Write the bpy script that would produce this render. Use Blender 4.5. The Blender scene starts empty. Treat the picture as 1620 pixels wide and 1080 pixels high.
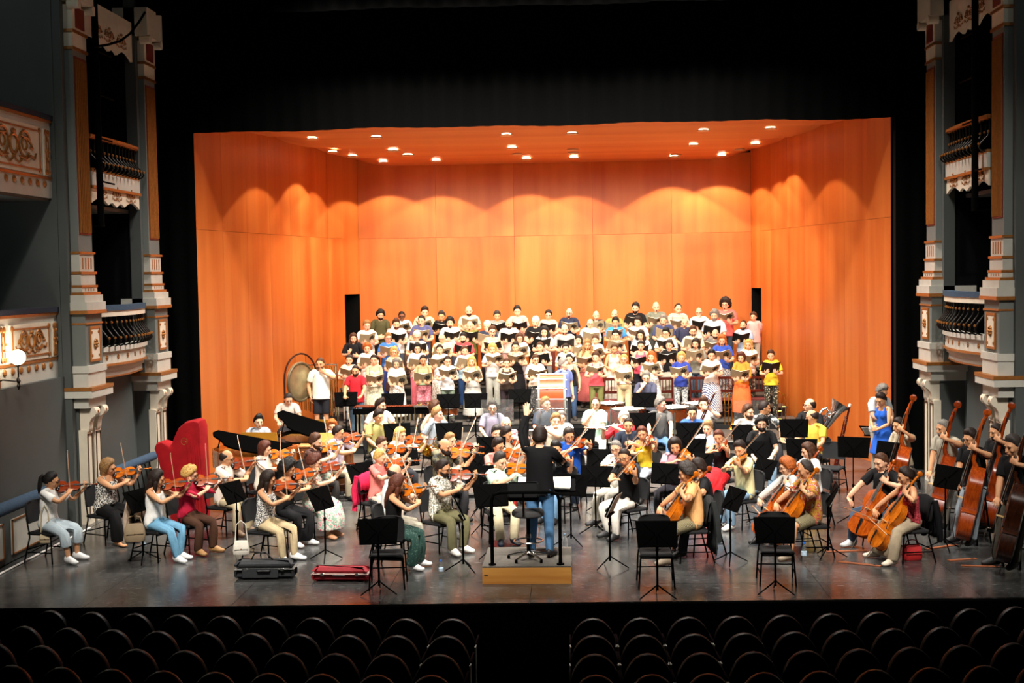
import bpy, math, random
import numpy as np
from mathutils import Matrix, Vector, Quaternion
random.seed(7); np.random.seed(7)
SC = bpy.context.scene
COL = SC.collection
R = math.radians
# ------------------------------------------------------------------ camera
FPX, CXP, CYP = 2100.0, 810.0, 540.0
CAMLOC = Vector((0.63, 0.0, 4.15))
YAW, PITCH, ROLL = 2.75, 2.89, -0.95
cam = bpy.data.cameras.new('camera')
cam.sensor_width = 36.0
cam.lens = 36.0 * FPX / 1620.0
cam.clip_end = 200
camo = bpy.data.objects.new('camera', cam); COL.objects.link(camo)
CAMR = (Matrix.Rotation(R(YAW), 3, 'Z') @ Matrix.Rotation(R(90 - PITCH), 3, 'X') @ Matrix.Rotation(R(ROLL), 3, 'Z'))
camo.matrix_world = Matrix.Translation(CAMLOC) @ CAMR.to_4x4()
SC.camera = camo
def ray(px, py):
    return (CAMR @ Vector(((px - CXP) / FPX, -(py - CYP) / FPX, -1.0)))
def atz(px, py, z):          # where the sight line through a pixel meets the height z
    d = ray(px, py); t = (z - CAMLOC.z) / d.z
    return CAMLOC + d * t
def aty(px, py, Y):          # where it meets the depth Y
    d = ray(px, py); t = (Y - CAMLOC.y) / d.y
    return CAMLOC + d * t
def atx(px, py, X):
    d = ray(px, py); t = (X - CAMLOC.x) / d.x
    return CAMLOC + d * t
# ------------------------------------------------------------------ world, lights, exposure
SC.view_settings.view_transform = 'Standard'
SC.view_settings.look = 'None'
SC.view_settings.gamma = 1.0
SC.view_settings.use_curve_mapping = False
SC.view_settings.exposure = 0.8
W = bpy.data.worlds.new('world'); SC.world = W; W.use_nodes = True
W.node_tree.nodes['Background'].inputs[0].default_value = (0.5, 0.6, 0.62, 1)
W.node_tree.nodes['Background'].inputs[1].default_value = 0.003
def area(name, loc, target, sx, sy, power, color=(1, .93, .82), spread=180):
    l = bpy.data.lights.new(name, 'AREA'); l.shape = 'RECTANGLE'; l.size = sx; l.size_y = sy
    l.energy = power; l.color = color; l.spread = R(spread)
    o = bpy.data.objects.new(name, l); COL.objects.link(o)
    o.location = loc
    o.rotation_euler = (Vector(target) - Vector(loc)).to_track_quat('-Z', 'Y').to_euler()
    return o
def spot(name, loc, target, power, angle=60, blend=.3, color=(1, .9, .76), r=.08):
    l = bpy.data.lights.new(name, 'SPOT'); l.energy = power; l.color = color
    l.spot_size = R(angle); l.spot_blend = blend; l.shadow_soft_size = r
    o = bpy.data.objects.new(name, l); COL.objects.link(o)
    o.location = loc
    o.rotation_euler = (Vector(target) - Vector(loc)).to_track_quat('-Z', 'Y').to_euler()
    return o
def point(name, loc, power, color=(1, .9, .76), r=.1):
    l = bpy.data.lights.new(name, 'POINT'); l.energy = power; l.color = color; l.shadow_soft_size = r
    o = bpy.data.objects.new(name, l); COL.objects.link(o); o.location = loc
    return o
# added fill on podium and front players, then stage batten, all out of sight
for x in (-5.2, -2.6, 0, 2.6, 5.2):
    spot('front_fill', (x * .8, 10.5, 12.0), (x, 21.2, .3), 2600, 34, .6, (1, .94, .86), .3)
area('batten_midstage', (0, 24.6, 10.5), (0, 25.4, 0), 9, .5, 1300, (1, .94, .86), 100)
# profile lanterns on the front-of-house bridge
for i, x in enumerate((-4.5, 0, 4.5)):
    spot('front_lantern', (x, 8, 12.5), (x * .8, 26.0, .6), 2300, 40, .5, (1, .93, .84), .25)
# lanterns on the shell side of the border aimed at choir and back wall
for x in (-4.2, -1.4, 1.4, 4.2):
    spot('shell_lantern', (x, 27.9, 7.0), (x * .8, 34.5, 1.6), 850, 80, .6, (1, .92, .8), .2)
# house lights left dim in the auditorium
area('house_light_left', (-5.0, 15.5, 10.5), (-9.5, 19.5, 5.5), 1.0, 1.0, 13, (.93, 1.0, .95), 110)
area('house_light_right', (5.6, 15.5, 10.5), (9.5, 19.5, 5.5), 1.0, 1.0, 8, (.93, 1.0, .95), 110)
# ------------------------------------------------------------------ object helpers
def tag(o, label=None, cat=None, group=None, kind=None):
    if label: o['label'] = label
    if cat: o['category'] = cat
    if group: o['group'] = group
    if kind: o['kind'] = kind
    return o
def empty(name, loc=(0, 0, 0), rz=0):
    o = bpy.data.objects.new(name, None); COL.objects.link(o)
    o.location = loc; o.rotation_euler = (0, 0, rz); o.empty_display_size = .1
    return o
def kids(o): return list(o.children)
def copy_tree(o, parent=None):
    c = o.copy(); COL.objects.link(c)
    if parent is not None: c.parent = parent
    for ch in CH.get(o.name, []):
        copy_tree2(ch, c)
    return c
CH = {}
def copy_tree2(o, parent):
    c = o.copy(); COL.objects.link(c); c.parent = parent
    CH.setdefault(parent.name, []).append(c)
    for ch in CH.get(o.name, []): copy_tree2(ch, c)
def setparent(o, p):
    o.parent = p; CH.setdefault(p.name, []).append(o)
def place(o, M): o.matrix_world = M
def frame(origin, x, y, z):
    M = Matrix.Identity(4)
    for i, v in enumerate((x, y, z)):
        for j in range(3): M[j][i] = v[j]
    for j in range(3): M[j][3] = origin[j]
    return M
# ------------------------------------------------------------------ materials
MATS = {}
def hexc(h):
    h = h.lstrip('#'); c = [int(h[i:i+2], 16) / 255 for i in (0, 2, 4)]
    return tuple(((x / 12.92) if x <= .04045 else ((x + .055) / 1.055) ** 2.4) for x in c)
def newmat(name):
    m = bpy.data.materials.new(name); m.use_nodes = True
    nt = m.node_tree; b = nt.nodes['Principled BSDF']
    return m, nt, b
def mat(color, rough=.6, metal=0.0, var=0.0, scale=6.0, name=None, spec=None, emit=0, alpha=None, trans=0, bump=0):
    key = (color, rough, metal, var, scale, emit, trans, spec, bump)
    if key in MATS: return MATS[key]
    m, nt, b = newmat(name or ('surface_' + str(color).strip('#')))
    c = hexc(color) if isinstance(color, str) else color
    b.inputs['Base Color'].default_value = (*c, 1); b.inputs['Roughness'].default_value = rough
    b.inputs['Metallic'].default_value = metal
    if spec is not None: b.inputs['Specular IOR Level'].default_value = spec
    if emit:
        b.inputs['Emission Color'].default_value = (*c, 1); b.inputs['Emission Strength'].default_value = emit
    if trans: b.inputs['Transmission Weight'].default_value = trans
    if var or bump:
        tc = nt.nodes.new('ShaderNodeTexCoord'); n = nt.nodes.new('ShaderNodeTexNoise')
        n.inputs['Scale'].default_value = scale; n.inputs['Detail'].default_value = 4
        nt.links.new(tc.outputs['Object'], n.inputs['Vector'])
        if var:
            r = nt.nodes.new('ShaderNodeValToRGB')
            r.color_ramp.elements[0].position = .3; r.color_ramp.elements[1].position = .7
            r.color_ramp.elements[0].color = (*[x * (1 - var) for x in c], 1)
            r.color_ramp.elements[1].color = (*[min(1, x * (1 + var)) for x in c], 1)
            nt.links.new(n.outputs['Fac'], r.inputs['Fac']); nt.links.new(r.outputs['Color'], b.inputs['Base Color'])
        if bump:
            bp = nt.nodes.new('ShaderNodeBump'); bp.inputs['Strength'].default_value = bump; bp.inputs['Distance'].default_value = .01
            nt.links.new(n.outputs['Fac'], bp.inputs['Height']); nt.links.new(bp.outputs['Normal'], b.inputs['Normal'])
    MATS[key] = m
    return m
def pattern(kind, c1, c2, c3=None, scale=30.0):
    """printed cloth: stripe, vstripe, check, print (blotches), dots, floral"""
    key = ('pattern', kind, c1, c2, c3, scale)
    if key in MATS: return MATS[key]
    m, nt, b = newmat('cloth_' + kind); b.inputs['Roughness'].default_value = .85
    tc = nt.nodes.new('ShaderNodeTexCoord'); L = nt.links.new
    ramp = nt.nodes.new('ShaderNodeValToRGB'); ramp.color_ramp.interpolation = 'CONSTANT'
    e = ramp.color_ramp.elements
    e[0].color = (*hexc(c1), 1); e[1].color = (*hexc(c2), 1)
    if kind in ('stripe', 'vstripe', 'diag'):
        w = nt.nodes.new('ShaderNodeTexWave'); w.bands_direction = {'stripe': 'Z', 'vstripe': 'X', 'diag': 'DIAGONAL'}[kind]
        w.inputs['Scale'].default_value = scale
        if kind == 'diag': w.inputs['Distortion'].default_value = 3
        L(tc.outputs['Object'], w.inputs['Vector']); L(w.outputs['Fac'], ramp.inputs['Fac']); e[1].position = .5
    elif kind == 'check':
        w = nt.nodes.new('ShaderNodeTexWave'); w.bands_direction = 'Z'; w.inputs['Scale'].default_value = scale
        w2 = nt.nodes.new('ShaderNodeTexWave'); w2.bands_direction = 'X'; w2.inputs['Scale'].default_value = scale
        mx = nt.nodes.new('ShaderNodeMath'); mx.operation = 'MAXIMUM'
        L(tc.outputs['Object'], w.inputs['Vector']); L(tc.outputs['Object'], w2.inputs['Vector'])
        L(w.outputs['Fac'], mx.inputs[0]); L(w2.outputs['Fac'], mx.inputs[1]); L(mx.outputs[0], ramp.inputs['Fac']); e[1].position = .8
    elif kind == 'dots':
        v = nt.nodes.new('ShaderNodeTexVoronoi'); v.inputs['Scale'].default_value = scale
        L(tc.outputs['Object'], v.inputs['Vector']); L(v.outputs['Distance'], ramp.inputs['Fac'])
        e[0].color = (*hexc(c2), 1); e[1].color = (*hexc(c1), 1); e[1].position = .22
    else:
        n = nt.nodes.new('ShaderNodeTexNoise'); n.inputs['Scale'].default_value = scale; n.inputs['Detail'].default_value = 3
        L(tc.outputs['Object'], n.inputs['Vector']); L(n.outputs['Fac'], ramp.inputs['Fac']); e[1].position = .5
        if c3:
            x = ramp.color_ramp.elements.new(.6); x.color = (*hexc(c3), 1)
    L(ramp.outputs['Color'], b.inputs['Base Color'])
    MATS[key] = m
    return m
def wood(c1, c2, rough=.4, scale=2.0, stretch=(6, 6, .35), name='wood', spec=.4, seed=None):
    key = ('wood', c1, c2, rough, scale, stretch, spec)
    if key in MATS: return MATS[key]
    m, nt, b = newmat(name); b.inputs['Roughness'].default_value = rough; b.inputs['Specular IOR Level'].default_value = spec
    tc = nt.nodes.new('ShaderNodeTexCoord'); mp = nt.nodes.new('ShaderNodeMapping'); mp.inputs['Scale'].default_value = stretch
    oi = nt.nodes.new('ShaderNodeObjectInfo'); ad = nt.nodes.new('ShaderNodeVectorMath'); ad.operation = 'ADD'
    n = nt.nodes.new('ShaderNodeTexNoise'); n.inputs['Scale'].default_value = scale; n.inputs['Detail'].default_value = 5
    r = nt.nodes.new('ShaderNodeValToRGB'); r.color_ramp.elements[0].position = .3; r.color_ramp.elements[1].position = .72
    r.color_ramp.elements[0].color = (*hexc(c1), 1); r.color_ramp.elements[1].color = (*hexc(c2), 1)
    L = nt.links.new
    L(tc.outputs['Object'], mp.inputs['Vector']); L(mp.outputs['Vector'], ad.inputs[0]); L(oi.outputs['Random'], ad.inputs[1])
    sc = nt.nodes.new('ShaderNodeVectorMath'); sc.operation = 'SCALE'; sc.inputs['Scale'].default_value = 37.0
    L(oi.outputs['Random'], sc.inputs[0]); L(sc.outputs['Vector'], ad.inputs[1])
    L(ad.outputs['Vector'], n.inputs['Vector']); L(n.outputs['Fac'], r.inputs['Fac']); L(r.outputs['Color'], b.inputs['Base Color'])
    MATS[key] = m
    return m
def glassmat(name='clear_plastic', tint=(.96, .98, .97)):
    if name in MATS: return MATS[name]
    m, nt, b = newmat(name); nt.nodes.remove(b)
    out = nt.nodes['Material Output']
    t = nt.nodes.new('ShaderNodeBsdfTransparent'); t.inputs[0].default_value = (*tint, 1)
    g = nt.nodes.new('ShaderNodeBsdfGlossy'); g.inputs['Roughness'].default_value = .03
    df = nt.nodes.new('ShaderNodeBsdfDiffuse'); df.inputs[0].default_value = (.8, .8, .78, 1)
    m0 = nt.nodes.new('ShaderNodeMixShader'); m0.inputs[0].default_value = .035
    mx = nt.nodes.new('ShaderNodeMixShader'); fr = nt.nodes.new('ShaderNodeValue'); fr.outputs[0].default_value = .035
    L = nt.links.new
    L(t.outputs[0], m0.inputs[1]); L(df.outputs[0], m0.inputs[2])
    L(fr.outputs[0], mx.inputs[0]); L(m0.outputs[0], mx.inputs[1]); L(g.outputs[0], mx.inputs[2]); L(mx.outputs[0], out.inputs[0])
    MATS[name] = m
    return m
# ------------------------------------------------------------------ mesh builder
class MB:
    def __init__(s): s.v = []; s.f = []; s.mi = []; s.mats = []; s.cur = 0
    def mat(s, m):
        if m not in s.mats: s.mats.append(m)
        s.cur = s.mats.index(m); return s
    def add(s, vs, fs):
        o = len(s.v); s.v.extend([tuple(v) for v in vs])
        for f in fs: s.f.append(tuple(i + o for i in f)); s.mi.append(s.cur)
        return s
    def box(s, c, d, rot=None, taper=1.0):
        x, y, z = (k / 2 for k in d)
        P = [(-x, -y, -z), (x, -y, -z), (x, y, -z), (-x, y, -z), (-x*taper, -y*taper, z), (x*taper, -y*taper, z), (x*taper, y*taper, z), (-x*taper, y*taper, z)]
        if rot is not None: P = [tuple(rot @ Vector(p)) for p in P]
        P = [(p[0] + c[0], p[1] + c[1], p[2] + c[2]) for p in P]
        return s.add(P, [(3, 2, 1, 0), (4, 5, 6, 7), (0, 1, 5, 4), (1, 2, 6, 5), (2, 3, 7, 6), (3, 0, 4, 7)])
    def bbox(s, lo, hi):
        return s.box([(a + b) / 2 for a, b in zip(lo, hi)], [b - a for a, b in zip(lo, hi)])
    def rbox(s, c, d, r=.01, rot=None):   # box with chamfered edges: two stacked outlines
        x, y, z = (k / 2 for k in d); P = []
        for (zz, i) in ((-z, r), (-z + r, 0), (z - r, 0), (z, r)):
            for (sx, sy) in ((-1, -1), (1, -1), (1, 1), (-1, 1)):
                a, b_ = x - i, y - i
                P += [(sx * (a - (r if sx * sy > 0 else 0)), sy * (b_ - (0 if sx * sy > 0 else r)), zz), (sx * (a - (0 if sx * sy > 0 else r)), sy * (b_ - (r if sx * sy > 0 else 0)), zz)]
        F = []
        for k in range(3):
            for j in range(8): F.append((k*8+j, k*8+(j+1) % 8, k*8+8+(j+1) % 8, k*8+8+j))
        F.append(tuple(range(7, -1, -1))); F.append(tuple(range(24, 32)))
        if rot is not None: P = [tuple(rot @ Vector(p)) for p in P]
        return s.add([(p[0]+c[0], p[1]+c[1], p[2]+c[2]) for p in P], F)
    def loft(s, rings, closed=True, cap=True):
        n = len(rings[0]); V = [p for r in rings for p in r]; F = []
        for k in range(len(rings) - 1):
            for j in range(n if closed else n - 1):
                a = k*n + j; b = k*n + (j+1) % n
                F.append((a, b, b + n, a + n))
        if cap and closed:
            F.append(tuple(range(n - 1, -1, -1))); F.append(tuple(range((len(rings)-1)*n, len(rings)*n)))
        return s.add(V, F)
    def tube(s, pts, r, n=8, up=None, cap=True):
        """r: number, list of numbers or list of (a, b) half-widths"""
        pts = [Vector(p) for p in pts]; m = len(pts)
        if not isinstance(r, (list, tuple)): r = [r] * m
        rings = []; pu = None
        for i, p in enumerate(pts):
            d = (pts[min(i+1, m-1)] - pts[max(i-1, 0)]).normalized()
            if up is not None: u = Vector(up)
            else: u = pu if pu is not None else (Vector((0, 0, 1)) if abs(d.z) < .9 else Vector((0, 1, 0)))
            x = d.cross(u)
            if x.length < 1e-5: x = d.cross(Vector((1, .1, 0)))
            x.normalize(); y = x.cross(d).normalized(); pu = y
            a, b = r[i] if isinstance(r[i], (list, tuple)) else (r[i], r[i])
            rings.append([p + x * (a * math.cos(t)) + y * (b * math.sin(t)) for t in [2 * math.pi * k / n for k in range(n)]])
        return s.loft(rings, True, cap)
    def cyl(s, a, b, r, n=12, r2=None): return s.tube([a, b], [r, r if r2 is None else r2], n)
    def lathe(s, prof, c=(0, 0, 0), n=16, axis='Z', M=None, ex=1.0, ey=1.0):
        rings = []
        for (r, z) in prof:
            ring = []
            for k in range(n):
                t = 2*math.pi*k/n; p = Vector((r*ex*math.cos(t), r*ey*math.sin(t), z))
                if axis == 'Y': p = Vector((p.x, -p.z, p.y))
                if axis == 'X': p = Vector((p.z, p.x, p.y))
                if M is not None: p = M @ p
                ring.append((p.x + c[0], p.y + c[1], p.z + c[2]))
            rings.append(ring)
        return s.loft(rings)
    def ell(s, c, r, n=12, m=8, M=None):
        P = []
        for i in range(m + 1):
            a = math.pi * i / m - math.pi / 2
            P.append((max(1e-4, math.cos(a)), math.sin(a)))
        rings = []
        for (q, z) in P:
            ring = []
            for k in range(n):
                t = 2*math.pi*k/n; p = Vector((q*math.cos(t)*r[0], q*math.sin(t)*r[1], z*r[2]))
                if M is not None: p = M @ p
                ring.append((p.x + c[0], p.y + c[1], p.z + c[2]))
            rings.append(ring)
        return s.loft(rings)
    def torus(s, c, Rr, r, n=24, m=6, M=None, arc=(0, 2*math.pi)):
        full = abs(arc[1] - arc[0] - 2*math.pi) < 1e-3; pts = []; rings = []
        N = n if full else n + 1
        for k in range(N):
            t = arc[0] + (arc[1] - arc[0]) * k / n; ring = []
            for j in range(m):
                a = 2*math.pi*j/m; q = Rr + r*math.cos(a)
                p = Vector((q*math.cos(t), q*math.sin(t), r*math.sin(a)))
                if M is not None: p = M @ p
                ring.append((p.x+c[0], p.y+c[1], p.z+c[2]))
            rings.append(ring)
        if full: rings.append(rings[0])
        return s.loft(rings, True, not full)
    def prism(s, poly, z0, z1, M=None):   # poly in xy, extruded in z, optional transform
        n = len(poly)
        V = [Vector((x, y, z0)) for x, y in poly] + [Vector((x, y, z1)) for x, y in poly]
        if M is not None: V = [M @ v for v in V]
        F = [(j, (j+1) % n, n+(j+1) % n, n+j) for j in range(n)] + [tuple(range(n-1, -1, -1)), tuple(range(n, 2*n))]
        return s.add([tuple(v) for v in V], F)
    def mesh(s, name, smooth=40):
        me = bpy.data.meshes.new(name); me.from_pydata(s.v, [], s.f)
        for m in s.mats: me.materials.append(m)
        me.polygons.foreach_set('material_index', s.mi)
        if smooth:
            me.polygons.foreach_set('use_smooth', [True] * len(s.f)); me.update()
            me.set_sharp_from_angle(angle=R(smooth))
        me.update(); return me
    def build(s, name, m=None, parent=None, smooth=40, loc=None):
        if m is not None and not s.mats: s.mats = [m]
        o = bpy.data.objects.new(name, s.mesh(name, smooth)); COL.objects.link(o)
        if parent is not None: setparent(o, parent)
        if loc is not None: o.location = loc
        return o
def fixnormals(me):
    import bmesh
    bm = bmesh.new(); bm.from_mesh(me); bmesh.ops.recalc_face_normals(bm, faces=bm.faces); bm.to_mesh(me); bm.free()
# ------------------------------------------------------------------ people: one rest body per sex, posed in numpy
def remeshed(mb, voxel, tris, smooth_it=3):
    me = bpy.data.meshes.new('rest'); me.from_pydata(mb.v, [], mb.f); fixnormals(me)
    o = bpy.data.objects.new('rest', me); COL.objects.link(o)
    md = o.modifiers.new('r', 'REMESH'); md.mode = 'VOXEL'; md.voxel_size = voxel; md.adaptivity = 0
    ms = o.modifiers.new('s', 'SMOOTH'); ms.iterations = smooth_it; ms.factor = .5
    dg = bpy.context.evaluated_depsgraph_get()
    m1 = bpy.data.meshes.new_from_object(o.evaluated_get(dg))
    o.modifiers.clear(); o.data = m1
    nt = sum(len(p.vertices) - 2 for p in m1.polygons)
    dc = o.modifiers.new('d', 'DECIMATE'); dc.ratio = min(1.0, tris / max(nt, 1))
    dg = bpy.context.evaluated_depsgraph_get()
    m2 = bpy.data.meshes.new_from_object(o.evaluated_get(dg))
    n = len(m2.vertices); V = np.empty(n * 3); m2.vertices.foreach_get('co', V); V = V.reshape(-1, 3)
    F = [tuple(p.vertices) for p in m2.polygons]
    bpy.data.objects.remove(o)
    for m in (me, m1, m2): bpy.data.meshes.remove(m)
    return V, F
def sgn2(): return (1, -1)
HEADC = Vector((0, .005, 1.615))
JAWC = Vector((0, -.028, 1.558))
SK, JW = (.077, .097, .113), (.055, .062, .062)
SHX = {'m': .178, 'f': .158}
ARMZ = 1.395
def torso_rings(sx, g=0.0, zlo=.80, zhi=1.46):
    T = {'m': [(.80, .11, .10), (.86, .158, .112), (.93, .168, .115), (1.02, .155, .112), (1.10, .150, .108), (1.20, .162, .113), (1.30, .172, .115), (1.37, .160, .10), (1.43, .09, .075), (1.46, .062, .06)],
         'f': [(.80, .11, .10), (.86, .168, .118), (.93, .172, .118), (1.02, .143, .102), (1.08, .130, .094), (1.18, .138, .098), (1.27, .148, .105), (1.36, .138, .088), (1.43, .078, .065), (1.46, .052, .054)]}[sx]
    return [(z, a + g, b + g) for z, a, b in T if zlo - 1e-6 <= z <= zhi + 1e-6]
def ring_tube(mb, rings, n=20, yo=0.0):
    mb.loft([[(a * math.cos(t), yo + b * math.sin(t), z) for t in [2*math.pi*k/n for k in range(n)]] for z, a, b in rings])
def body_mb(sx):
    mb = MB(); sh = SHX[sx]; k = 1.0 if sx == 'm' else .86
    ring_tube(mb, torso_rings(sx))
    mb.tube([(0, .012, 1.40), (0, .006, 1.48), (0, .002, 1.55)], [.062*k, .056*k, .055*k], 14)
    # head: skull, jaw, cheeks, nose, lips, brow ridge, ears, chin
    mb.ell(HEADC, SK, 20, 14); mb.ell(JAWC, JW, 16, 10)
    mb.ell((0, -.058, 1.517), (.026, .026, .018), 10, 6)
    mb.tube([(0, -.088, 1.612), (0, -.104, 1.588), (0, -.112, 1.573), (0, -.093, 1.566)], [.009, .012, .016, .012], 8)
    mb.ell((0, -.085, 1.545), (.024, .014, .009), 10, 6); mb.ell((0, -.083, 1.533), (.021, .014, .009), 10, 6)
    for s in (1, -1):
        mb.ell((s*.045, -.058, 1.578), (.024, .026, .024), 10, 6)
        mb.ell((s*.033, -.082, 1.632), (.028, .014, .009), 10, 6)
        mb.ell((s*.079, .012, 1.600), (.011, .022, .034), 10, 8)
        # shoulders, arm
        mb.tube([(s*.05, .005, 1.425), (s*sh*.75, .0, 1.408), (s*sh, 0, ARMZ)], [.05*k, .056*k, .056*k], 12)
        xs = [sh, sh+.07, .36, .44, .48, .54, .62, .69, .715]; rr = [.058, .056, .049, .042, .040, .044, .037, .029, .028]
        mb.tube([(s*x, 0, ARMZ) for x in xs], [r*k for r in rr], 14)
        # hand: palm, four unequal fingers, thumb off the side near the wrist
        mb.tube([(s*.70, 0, ARMZ), (s*.725, -.002, ARMZ), (s*.76, -.003, ARMZ), (s*.80, -.002, ARMZ)], [(.026, .018), (.036, .016), (.042, .015), (.041, .012)], 14, up=(0, 0, 1))
        for (y, x0, L, r) in ((-.032, .795, .082, .0088), (-.011, .80, .092, .0090), (.010, .798, .085, .0086), (.030, .79, .066, .0078)):
            mb.tube([(s*(x0-.03), y*.9, ARMZ), (s*x0, y, ARMZ), (s*(x0+L*.5), y*1.12, ARMZ), (s*(x0+L), y*1.2, ARMZ)], [r*.9, r*1.05, r, r*.75], 10)
        mb.tube([(s*.715, -.018, ARMZ-.004), (s*.745, -.048, ARMZ-.008), (s*.775, -.068, ARMZ-.008), (s*.80, -.078, ARMZ-.006)], [.013, .0125, .011, .0085], 10)
        # leg and foot
        zs = [.90, .82, .72, .60, .52, .48, .43, .35, .24, .13, .08]; rl = [.085, .088, .082, .070, .060, .056, .054, .058, .046, .036, .036]
        mb.tube([(s*.092, .0, z) for z in zs], [r*(1 if sx == 'm' else .97) for r in rl], 14)
        mb.tube([(s*.092, .055, .035), (s*.092, .02, .05), (s*.094, -.06, .045), (s*.097, -.13, .028), (s*.099, -.175, .022)], [(.03, .032), (.037, .048), (.042, .04), (.046, .026), (.03, .018)], 12, up=(0, 0, 1))
        if sx == 'f': mb.ell((s*.072, -.075, 1.262), (.062, .055, .058), 12, 8)
        mb.ell((s*.08, .055, .88), (.085, .075, .08), 12, 8)
    return mb
def sleeves(mb, sx, xe, r0, r1):
    sh = SHX[sx]
    for s in (1, -1):
        mb.tube([(s*.04, .004, 1.425), (s*sh*.75, 0, 1.408), (s*sh, 0, ARMZ), (s*(sh+xe)/2, 0, ARMZ-.004), (s*xe, 0, ARMZ-.006)], [.055, r0, r0, (r0+r1)/2, r1], 14)
def top_mb(kind, sx):
    mb = MB(); g = .014; wide = {'m': .018, 'f': .008}[sx]
    hem = {'tee': .83, 'blouse': .82, 'shirt': .82, 'long': .84, 'tank': .86, 'halter': .95, 'cami': .90}[kind]
    rings = [(z, a + g + wide * (1 if z < 1.2 else .4), b + g + wide * (1 if z < 1.2 else .4)) for z, a, b in torso_rings(sx, 0, .86, 1.44)]
    rings = [(hem, rings[0][1] + .012, rings[0][2] + .012)] + [r for r in rings if r[0] > hem + .02]
    if kind in ('tank', 'halter', 'cami'):
        top = {'tank': 1.36, 'halter': 1.36, 'cami': 1.30}[kind]
        rings = [r for r in rings if r[0] <= top + .001]
        ring_tube(mb, rings)
        for s in (1, -1):
            w = {'tank': .024, 'halter': .02, 'cami': .010}[kind]; xt = .055 if kind == 'halter' else .098
            mb.tube([(s*.10, -.085, 1.27), (s*.095, -.088, 1.34), (s*xt, -.05, 1.425), (s*xt, .01, 1.462 if kind == 'halter' else 1.452), (s*xt, .06, 1.42), (s*.095, .09, 1.33)], [(w, .012)] * 6, 8)
    else:
        ring_tube(mb, rings)
        mb.tube([(0, .008, 1.40), (0, .004, 1.455 if kind != 'shirt' else 1.47)], [(.10, .085), (.07, .066)], 14)
        if kind == 'tee': sleeves(mb, sx, .375, .074, .072)
        if kind == 'shirt': sleeves(mb, sx, .41, .076, .076)
        if kind == 'blouse': sleeves(mb, sx, .52, .070, .064)
        if kind == 'long': sleeves(mb, sx, .70, .074, .054)
    if sx == 'f':
        for s in (1, -1): mb.ell((s*.072, -.080, 1.262), (.072, .066, .07), 12, 8)
    for s in (1, -1):
        if hem < .88: mb.ell((s*.08, .055, .885), (.10, .092, .08), 12, 8)
    return mb
def bottom_mb(kind, sx):
    mb = MB()
    if kind in ('skirt', 'longskirt'):
        ze = .50 if kind == 'skirt' else .17
        R_ = [(ze, .27, .22), (ze+.2, .245, .20), (.75, .225, .175), (.86, .195, .15), (.95, .178, .128), (1.03, .152, .112)]
        if kind == 'skirt': R_[1] = (.62, .25, .2)
        ring_tube(mb, R_, 24); return mb
    ring_tube(mb, [(.80, .125, .115), (.86, .172, .130), (.93, .178, .130), (1.02, .160, .118)])
    for s in (1, -1):
        w = {'slim': (.100, .086, .076, .064, .054), 'trousers': (.104, .088, .076, .072, .070), 'wide': (.104, .092, .084, .086, .090), 'shorts': (.104, .094, .09, .09, .09), 'crop': (.104, .094, .088, .084, .084)}[kind]
        ze = {'shorts': .52, 'crop': .26}.get(kind, .075)
        zs = [.90, .72, .50, .30, ze] if kind not in ('shorts', 'crop') else [.90, .78, .66, .58 if kind == 'shorts' else .45, ze]
        mb.tube([(s*.094, 0, z) for z in zs], list(w), 14)
        mb.ell((s*.08, .055, .885), (.10, .090, .09), 12, 8)
    return mb
def shoe_mb(s, sx):
    mb = MB(); x = s*.094
    mb.tube([(x, .070, .05), (x, .045, .06), (x, -.0, .066), (x, -.06, .055), (x+s*.004, -.13, .036), (x+s*.006, -.185, .03), (x+s*.006, -.20, .024)],
            [(.022, .03), (.042, .058), (.045, .064), (.050, .053), (.053, .035), (.040, .029), (.015, .015)], 14, up=(0, 0, 1))
    return mb
NB = 27
BI = dict(pelvis=0, spine=1, chest=2, neck=3, head=4)
for si, s in enumerate('LR'):
    for j, nme in enumerate(('uarm', 'fore', 'wrist', 'hand', 'fa', 'fb', 'thumb', 'thigh', 'shin', 'foot', 'toe')): BI[nme + s] = 5 + si*11 + j
def S(x, a, b):
    t = np.clip((x - a) / (b - a), 0, 1); return t * t * (3 - 2 * t)
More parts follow.
